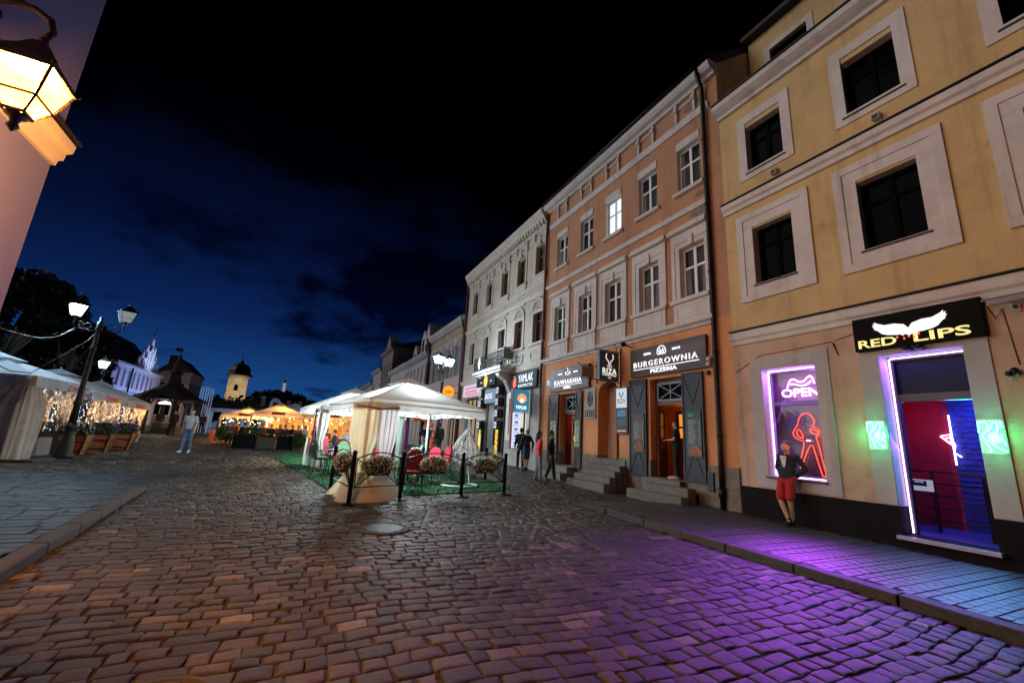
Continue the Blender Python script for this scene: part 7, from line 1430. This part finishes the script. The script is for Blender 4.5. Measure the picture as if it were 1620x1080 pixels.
# blue lit hall with a pinnacled gable
M_hall = P('hall_plaster', (.55, .55, .58), .85, .15, 1, .2); th = thing('town_hall', 'blue violet lit hall with tall narrow windows and a pinnacled gothic gable', 'building', (-22.5, 80, .6)); HX = -22
wy = [71 + k * 1.95 for k in range(9)]; b = MB()
def wallE(b, x, y0, y1, z0, z1, holes):
    n0 = len(b.v); b.wall(y0, y1, z0, z1, holes, x=0, d=.35)
    for i in range(n0, len(b.v)): vx, vy, vz = b.v[i]; b.v[i] = (x - vx, vy, vz)
hs = [(y - .42, y + .42, 5.6, 7.9) for y in wy] + [(y - .42, y + .42, 1.4, 3.8) for y in wy]; wallE(b, HX, 69, 89, 0, 8.6, hs); b.quad((HX, 69, 0), (HX, 69, 8.6), (HX - 9, 69, 8.6), (HX - 9, 69, 0)); b.build('wall', M_hall, th)
for h in hs: b = MB(); b.box(HX - .3, HX - .24, h[0], h[1], h[2], h[3]); b.build('window', P('hall_window', (.02, .03, .08), .2, .3, 2, 0), th)
b = MB()
for z, p in ((8.3, .35), (4.6, .15)): b.box(HX, HX + p, 69, 89, z, z + .3)
b.build('cornice', M_hall, th); b = MB(); b.box(HX + .01, HX + .16, 75.3, 75.5, .5, 8.3); b.build('downpipe', M_pipe, th)
b = MB(); q = [(77.4, 8.61), (86.2, 8.61), (86.2, 9.4), (84.9, 9.6), (84.7, 11), (83.6, 11.2), (83.3, 12.6), (82.4, 12.9), (81.8, 14.4), (81.2, 12.9), (80.3, 12.6), (80., 11.2), (78.9, 11.), (78.7, 9.6), (77.4, 9.4)]; q = [(y, 8.61 + (z - 8.61) * .70) for y, z in q]; b.prism(q, lambda u, v: (HX, u, v), (-.5, 0, 0))
for y, z in ((77.6, 9.4), (78.8, 10.9), (80.1, 12.5), (81.8, 14.2), (83.5, 12.5), (84.8, 10.9), (86, 9.4)): z = 8.61 + (z - 8.61) * .70; b.lathe([(.22, z), (.16, z + .6), (.22, z + .7), (.02, z + 1.4)], (HX - .2, y, 0), 6)
for y, z in ((79.4, 10.), (80.6, 11.2), (81.8, 12.4), (83., 11.2), (84.2, 10.)): z = 8.61 + (z - 8.61) * .75; b.box(HX + .001, HX + .12, y - .14, y + .14, 8.9, z)
b.build('gothic_gable', M_hall, th); b = MB(); b.tube([(HX - .2, 81.8, 13.6), (HX - .2, 81.8, 15.6)], .07); b.build('finial', M_black, th); b = MB(); b.prism([(HX - .2, 8.65), (HX - 4.5, 13.5), (HX - 9, 8.65)], lambda u, v: (u, 69.05, v), (0, 19.9, 0)); b.build('roof', M_roof, th)
for y in (71, 75, 79, 83): light('SPOT', (HX + 4.2, y, .9), (.30, .42, 1.), HALL, .2, to=(HX - .5, y, 7.5), spot=1.5)
light('SPOT', (HX + 5, 81.5, 8.), (.50, .62, 1.), HALL * 1.2, .2, to=(HX - .5, 81.5, 11.5), spot=1.1)
light('POINT', (-19.5, 84.5, 2.2), (1., .72, .55), 420, .3); light('POINT', (-13.5, 95, 3), (.6, .75, 1.), 200, .3)  # lamps without fixtures, added to brighten the rose house
# dim pale corner house behind the well house
M_rose = P('rose_plaster', (.30, .22, .20), .85, .2, 1, .2); t = thing('corner_house', 'dim rose coloured house with dark hipped roof and chimneys behind the well house', 'building', (-20.5, 90, .6)); b = MB(); b.box(-22.7, -18.2, 90, 100, 0, 9.3); b.build('wall', M_rose, t); b = MB(); b.box(-22.9, -18.0, 89.8, 100.2, 9.3, 9.7); b.build('cornice', M_rose, t)
for x in (-21.8, -20.5, -19.2):
    for z in (5.9, 2.2): b = MB(); b.ring(x - .5, x + .5, z, z + 2, .12, 0, .1); b.v = [(y, 89.9 + x_, z_) for x_, y, z_ in b.v]; o = b.build('window', M_hall, t); b = MB(); b.box(x - .4, x + .4, 89.97, 89.99, z + .1, z + 1.9); b.build('pane', M_pane, o)
for y in (91.5, 93.5, 95.5, 97.5):
    for z in (5.9, 2.2): b = MB(); b.box(-18.19, -18.1, y - .5, y + .5, z, z + 2); b.build('window', M_pane, t)
b = MB(); b.prism([(-23.0, 9.71), (-20.45, 12.2), (-17.9, 9.71)], lambda u, v: (u, 89.9, v), (0, 10.2, 0)); b.build('roof', M_roof, t); b = MB(); b.box(-22.2, -20.6, 92, 93, 10.3, 12.7); b.build('chimney', M_rose, t)
# floodlit church tower
M_tow = P('tower_plaster', (.52, .43, .31), .85, .2, .25, .2, 4, stain=.4); t = thing('church_tower', 'floodlit cream church tower with a clock and dark onion helmet', 'church tower', (-27.5, 224, 0)); cx, cy = -27.9, 224; R = Matrix.Rotation(.10, 3, 'Z')
b = MB(); b.obox((cx, cy, 11), (7.4, 7.4, 22), rz=.10); b.build('shaft', M_tow, t); b = MB(); b.obox((cx, cy, 22.2), (8.3, 8.3, .6), rz=.10); b.obox((cx, cy, 13.2), (7.8, 7.8, .5), rz=.10)
for s in (-1, 1): p = R @ Vector((s * 3.3, -3.75, 0)); b.obox((cx + p.x, cy + p.y, 17.7), (.7, .16, 8.6), rz=.10)
b.build('cornice', M_tow, t); M_hel = P('helmet_copper', (.045, .06, .05), .5, .4, 1, .2)
b = MB(); b.lathe([(5.6, 22.5), (5.2, 23.1), (4.3, 23.9), (4.5, 24.6), (4.1, 26.0), (2.9, 27.4), (1.3, 28.1), (.8, 28.4), (.9, 29.1), (.25, 29.6), (.12, 31.)], (cx, cy, 0), 8, a0=PI / 8 + .1, smooth=False); b.tube([(cx, cy, 30.8), (cx, cy, 33.2)], .09); b.bar((cx - .5, cy, 32.3), (cx + .5, cy, 32.3), .12); b.build('helmet', M_hel, t)
f3 = lambda u, v, k=3.72: tuple(Vector((cx, cy, 0)) + R @ Vector((u, -k, v)))
b = MB(); b.prism([(1.45 * math.cos(a), 20.3 + 1.45 * math.sin(a)) for a in [2 * PI * k / 24 for k in range(24)]], lambda u, v: f3(u, v, 3.78), (0, .06, 0)); o = b.build('clock_face', P('clock_white', (.62, .58, .5), .7, .1, 1, 0), t); b = MB()
for k in range(12): a = 2 * PI * k / 12; b.bar(f3(1.05 * math.cos(a), 20.3 + 1.05 * math.sin(a), 3.82), f3(1.3 * math.cos(a), 20.3 + 1.3 * math.sin(a), 3.82), .14)
b.bar(f3(0, 20.3, 3.84), f3(.35, 21.0, 3.84), .13); b.bar(f3(0, 20.3, 3.84), f3(-.2, 19.3, 3.84), .1); b.build('clock_hands', M_black, o)
b = MB(); b.prism([(-.75, 15.6), (.75, 15.6), (.75, 17.4), (.5, 18.1), (0, 18.4), (-.5, 18.1), (-.75, 17.4)], lambda u, v: f3(u - .3, v, 3.76), (0, .05, 0)); b.build('belfry_window', M_pane, t); b = MB(); p = R @ Vector((3.73, 0, 0)); b.obox((cx + p.x, cy + p.y, 16.9), (.1, 1.5, 2.8), rz=.1); b.build('belfry_window', M_pane, t)
light('SPOT', (-22, 196, 9), (1., .80, .50), TOWER, .5, to=(cx, cy, 17), spot=.55); light('SPOT', (-10, 222, 9), (1., .80, .50), TOWER * .2, .5, to=(cx + 3, cy, 17), spot=.7)
# low white house with round dormers
M_lw2 = P('low_white_plaster', (.50, .50, .54), .85, .15, .8, .2); t = thing('low_house', 'long low white house with dark roof, round dormer and white gable beyond the umbrellas', 'building', (-5, 80, .6)); b = MB(); b.box(-13.4, 9, 80, 90, 0, 3.75); b.build('wall', M_lw2, t); b = MB(); b.box(-13.6, 9, 79.7, 80, 3.55, 3.8); b.build('eaves', M_lw2, t)
b = MB(); b.prism([(79.5, 3.81), (85, 5.3), (90.5, 3.81)], lambda u, v: (-13.7, u, v), (22.9, 0, 0)); b.build('roof', M_roof, t)
for x in (-11.8, -9.2, -6.6, -4, -1.4, 1.2): b = MB(); b.box(x - .55, x + .55, 79.93, 79.99, 1.5, 3.2); b.ring(x - .5, x + .5, 1.55, 3.15, .1, 0, .05) if 0 else None; b.build('window', M_pane, t)
b = MB(); b.prism([(-5.0, 3.82), (-3.4, 3.82), (-3.4, 5.3), (-3.7, 5.85), (-4.2, 6.05), (-4.7, 5.85), (-5.0, 5.3)], lambda u, v: (u, 79.8, v), (0, 2.5, 0)); o = b.build('round_dormer', M_lw2, t); b = MB(); b.box(-4.55, -3.85, 79.75, 79.79, 4.2, 5.3); b.build('dormer_window', M_pane, o)
b = MB(); b.prism([(-3.3, 3.5), (.9, 3.5), (.9, 4.), (-1.2, 5.35), (-3.3, 4.)], lambda u, v: (u, 76., v), (0, 3.9, 0)); b.box(-3.3, .9, 76, 79.9, 0, 3.5); o = b.build('gabled_wing', M_lw2, t); b = MB(); b.box(-1.6, -.8, 75.94, 75.99, 2.6, 4.2); b.build('wing_window', M_pane, o)
for x, z in ((-6.2, 6.3), (-2.4, 5.9), (-.6, 5.9), (1.5, 5.6), (3., 5.6)): b = MB(); b.box(x - .3, x + .3, 82.6, 83.3, 4.6, z); b.build('chimney', M_lw2, t)
for x in (-10, -4, 1): light('POINT', (x, 76.5 if x < -3 else 74, 1.6), (.62, .70, 1.), 160, .3)  # added lamps without fixtures, in place of ambient light on this front
t = thing('market_tent', 'low pale blue white tent roof left of the amber umbrellas', 'tent', (-7.4, 55, .6)); b = MB(); b.add([(-8.8, 54, 1.15), (-6.0, 54, 1.15), (-6.0, 57, 1.15), (-8.8, 57, 1.15), (-8.3, 55.5, 1.75), (-6.1, 55.5, 2.25)], [(0, 1, 5, 4), (1, 2, 5), (2, 3, 4, 5), (3, 0, 4)]); b.build('roof_canvas', FAB('canvas_blue', (.45, .45, .62), .3), t); b = MB(); b.box(-8.75, -6.05, 54.05, 54.1, .6, 1.15); b.build('side_canvas', _mats['canvas_blue'], t)
light('POINT', (-7.4, 52.5, 3.2), (.55, .6, 1.), 90, .2)
# thin lit lattice columns
EL = EM('lattice_lit', (.50, .66, 1.), .42)
for i, (x, z0, z1) in enumerate(((-8.62, 1.2, 4.75), (-8.22, 1.2, 4.8), (-7.84, 1.2, 4.65), (-9.0, 1.2, 2.9), (-7.55, 1.2, 2.6))):
    t = thing('light_column', ('tall thin lattice light column, leftmost of the three tall ones', 'tall thin lattice light column, middle of the three tall ones', 'tall thin lattice light column, rightmost of the three tall ones', 'short thin lattice light column left of the tall ones', 'short thin lattice light column right of the tall ones')[i], 'light column', (x, 48, .6), 'lattice light columns'); b = MB(); w = .10; y = 48
    for sx, sy in ((-w, -w), (w, -w), (w, w), (-w, w)): b.bar((x + sx, y + sy, .6), (x + sx, y + sy, z1), .016)
    b.build('frame', EL, t); b = MB(); z = z0
    while z < z1 - .2: b.bar((x - w, y - w, z), (x + w, y - w, z + .2), .012); b.bar((x + w, y - w, z + .2), (x - w, y - w, z + .4), .012); z += .4
    b.build('bracing', EL, t)
# hill with woods and a small white turret
M_hill = P('hill_dark', (.006, .010, .006), .95, .4, .05, 0)
def hz(x, y):
    return 11 * math.exp(-((x + 13) / 16) ** 2 - ((y - 330) / 60) ** 2) + 13 * math.exp(-((x + 32) / 15) ** 2 - ((y - 320) / 60) ** 2) + 15 * math.exp(-((x - 8) / 30) ** 2 - ((y - 330) / 70) ** 2) - .5
grid_obj('hill', [-90 + 6 * k for k in range(31)], [240 + 10 * k for k in range(16)], hz, M_hill)
V = []; r2 = random.Random(3)
for k in range(420):
    x, y = r2.uniform(-75, 60), r2.uniform(262, 335); z = hz(x, y); s = r2.uniform(1.6, 3.2); V.append(leafmb(36, (x, y, z + s * .3), (s, s, s), .7, rng, .7, .3))
for k in range(60): x, y = r2.uniform(-36, -19), r2.uniform(170, 195); V.append(leafmb(46, (x, y, r2.uniform(2, 9.5) * (1 if x > -30 else .8)), (2.2, 2.2, 2.2), .6, rng, .7, .3))
tag(quads_obj('woods', np.concatenate(V), LEAF('woods_dark', (.002, .004, .002), (.008, .012, .006), 0)), 'dark wooded hillside beyond the church tower', 'woods', kind='stuff')
t = thing('hill_turret', 'tiny white turret on top of the dark wooded hill', 'turret', (-17.2, 400 - 80, 26)); b = MB(); b.lathe([(.9, 24.), (.9, 29.2), (1.2, 29.3), (1.2, 29.7)], (-13.6, 322, 0), 8); b.build('shaft', EM('turret_lit', (.55, .5, .42), .5), t); b = MB(); b.lathe([(1.25, 29.71), (.5, 31), (.05, 32)], (-13.6, 322, 0), 8); b.build('cap', M_roof, t)
# ------------------------------------------------------------------ the light of the neon, strips and shop windows, then added far fill
light('AREA', (FX + .20, 5.88, 3.55), (.45, .14, 1.), 16, 1.05, to=(FX - 2.2, 5.6, 0), sy=.12); light('AREA', (FX + .20, 6.44, 2.4), (.42, .12, 1.), 9, .12, to=(FX - 1, 4.0, 1.4), sy=2.2)
light('AREA', (FX + .22, 4.06, 2.0), (.40, .10, 1.), 20, .10, to=(FX - 2, 2.4, .2), sy=3.0); light('AREA', (FX + .24, 3.54, 3.54), (.40, .10, 1.), 16, 1.0, to=(FX - 2, 3.6, 0), sy=.10)
light('POINT', (FX - .25, 5.65, 1.9), (1., .10, .08), 5, .3)
light('POINT', (11.6, 5.2, 2.7), (1., .06, .22), 20, .15); light('AREA', (11.2, 3.2, 3.1), (.08, .16, 1.), 75, .8, to=(11.0, 3.2, .4)); light('POINT', (11.0, 4.45, 2.6), (1., .05, .10), 10, .1)
light('AREA', (10.4, 3.3, 2.4), (.015, .34, .62), 70, .8, to=(7.0, .6, .1), spread=120); light('AREA', (FX - .05, 5.88, 2.9), (.44, .06, 1.), 92, 1.1, to=(3.6, 2.6, 0), sy=1.2, spread=80); light('AREA', (FX - .04, 3.6, 3.2), (.30, .08, 1.), 28, 1.0, to=(6.6, 2.6, 0), sy=.6, spread=110); 
# eateries
light('POINT', (11.6, 10.0, 2.6), (1., .42, .10), 26, .15); light('POINT', (10.9, 15., 2.5), (1., .12, .06), 10, .15)
light('AREA', (FX - .45, 9.4, 4.7), (.85, .88, 1.), 4, 2.4, to=(FX - .3, 9.4, 2), sy=.1)
light('AREA', (FX - .35, 18.6, 3.0), (.9, .93, 1.), 14, 1.4, to=(FX - 4, 17., .3), sy=2.); light('AREA', (FX - .4, 26.2, 3.), (1., .85, .7), 30, 2., to=(FX - 4, 25., .3), sy=2.)
light('POINT', (FX + .4, 22.6, 2.9), (.8, .9, 1.), 10, .2)
for y, c, p in ((31, (1., .7, .45), 40), (36, (1., .75, .5), 40), (43, (.95, .9, 1.), 70), (52, (.8, .88, 1.), 90), (64, (.85, .9, 1.), 120), (82, (.7, .8, 1.), 200)): light('POINT', (FX - 2.5, y, 3.4), c, p, .3)  # unseen lamps added before the far houses to brighten their fronts
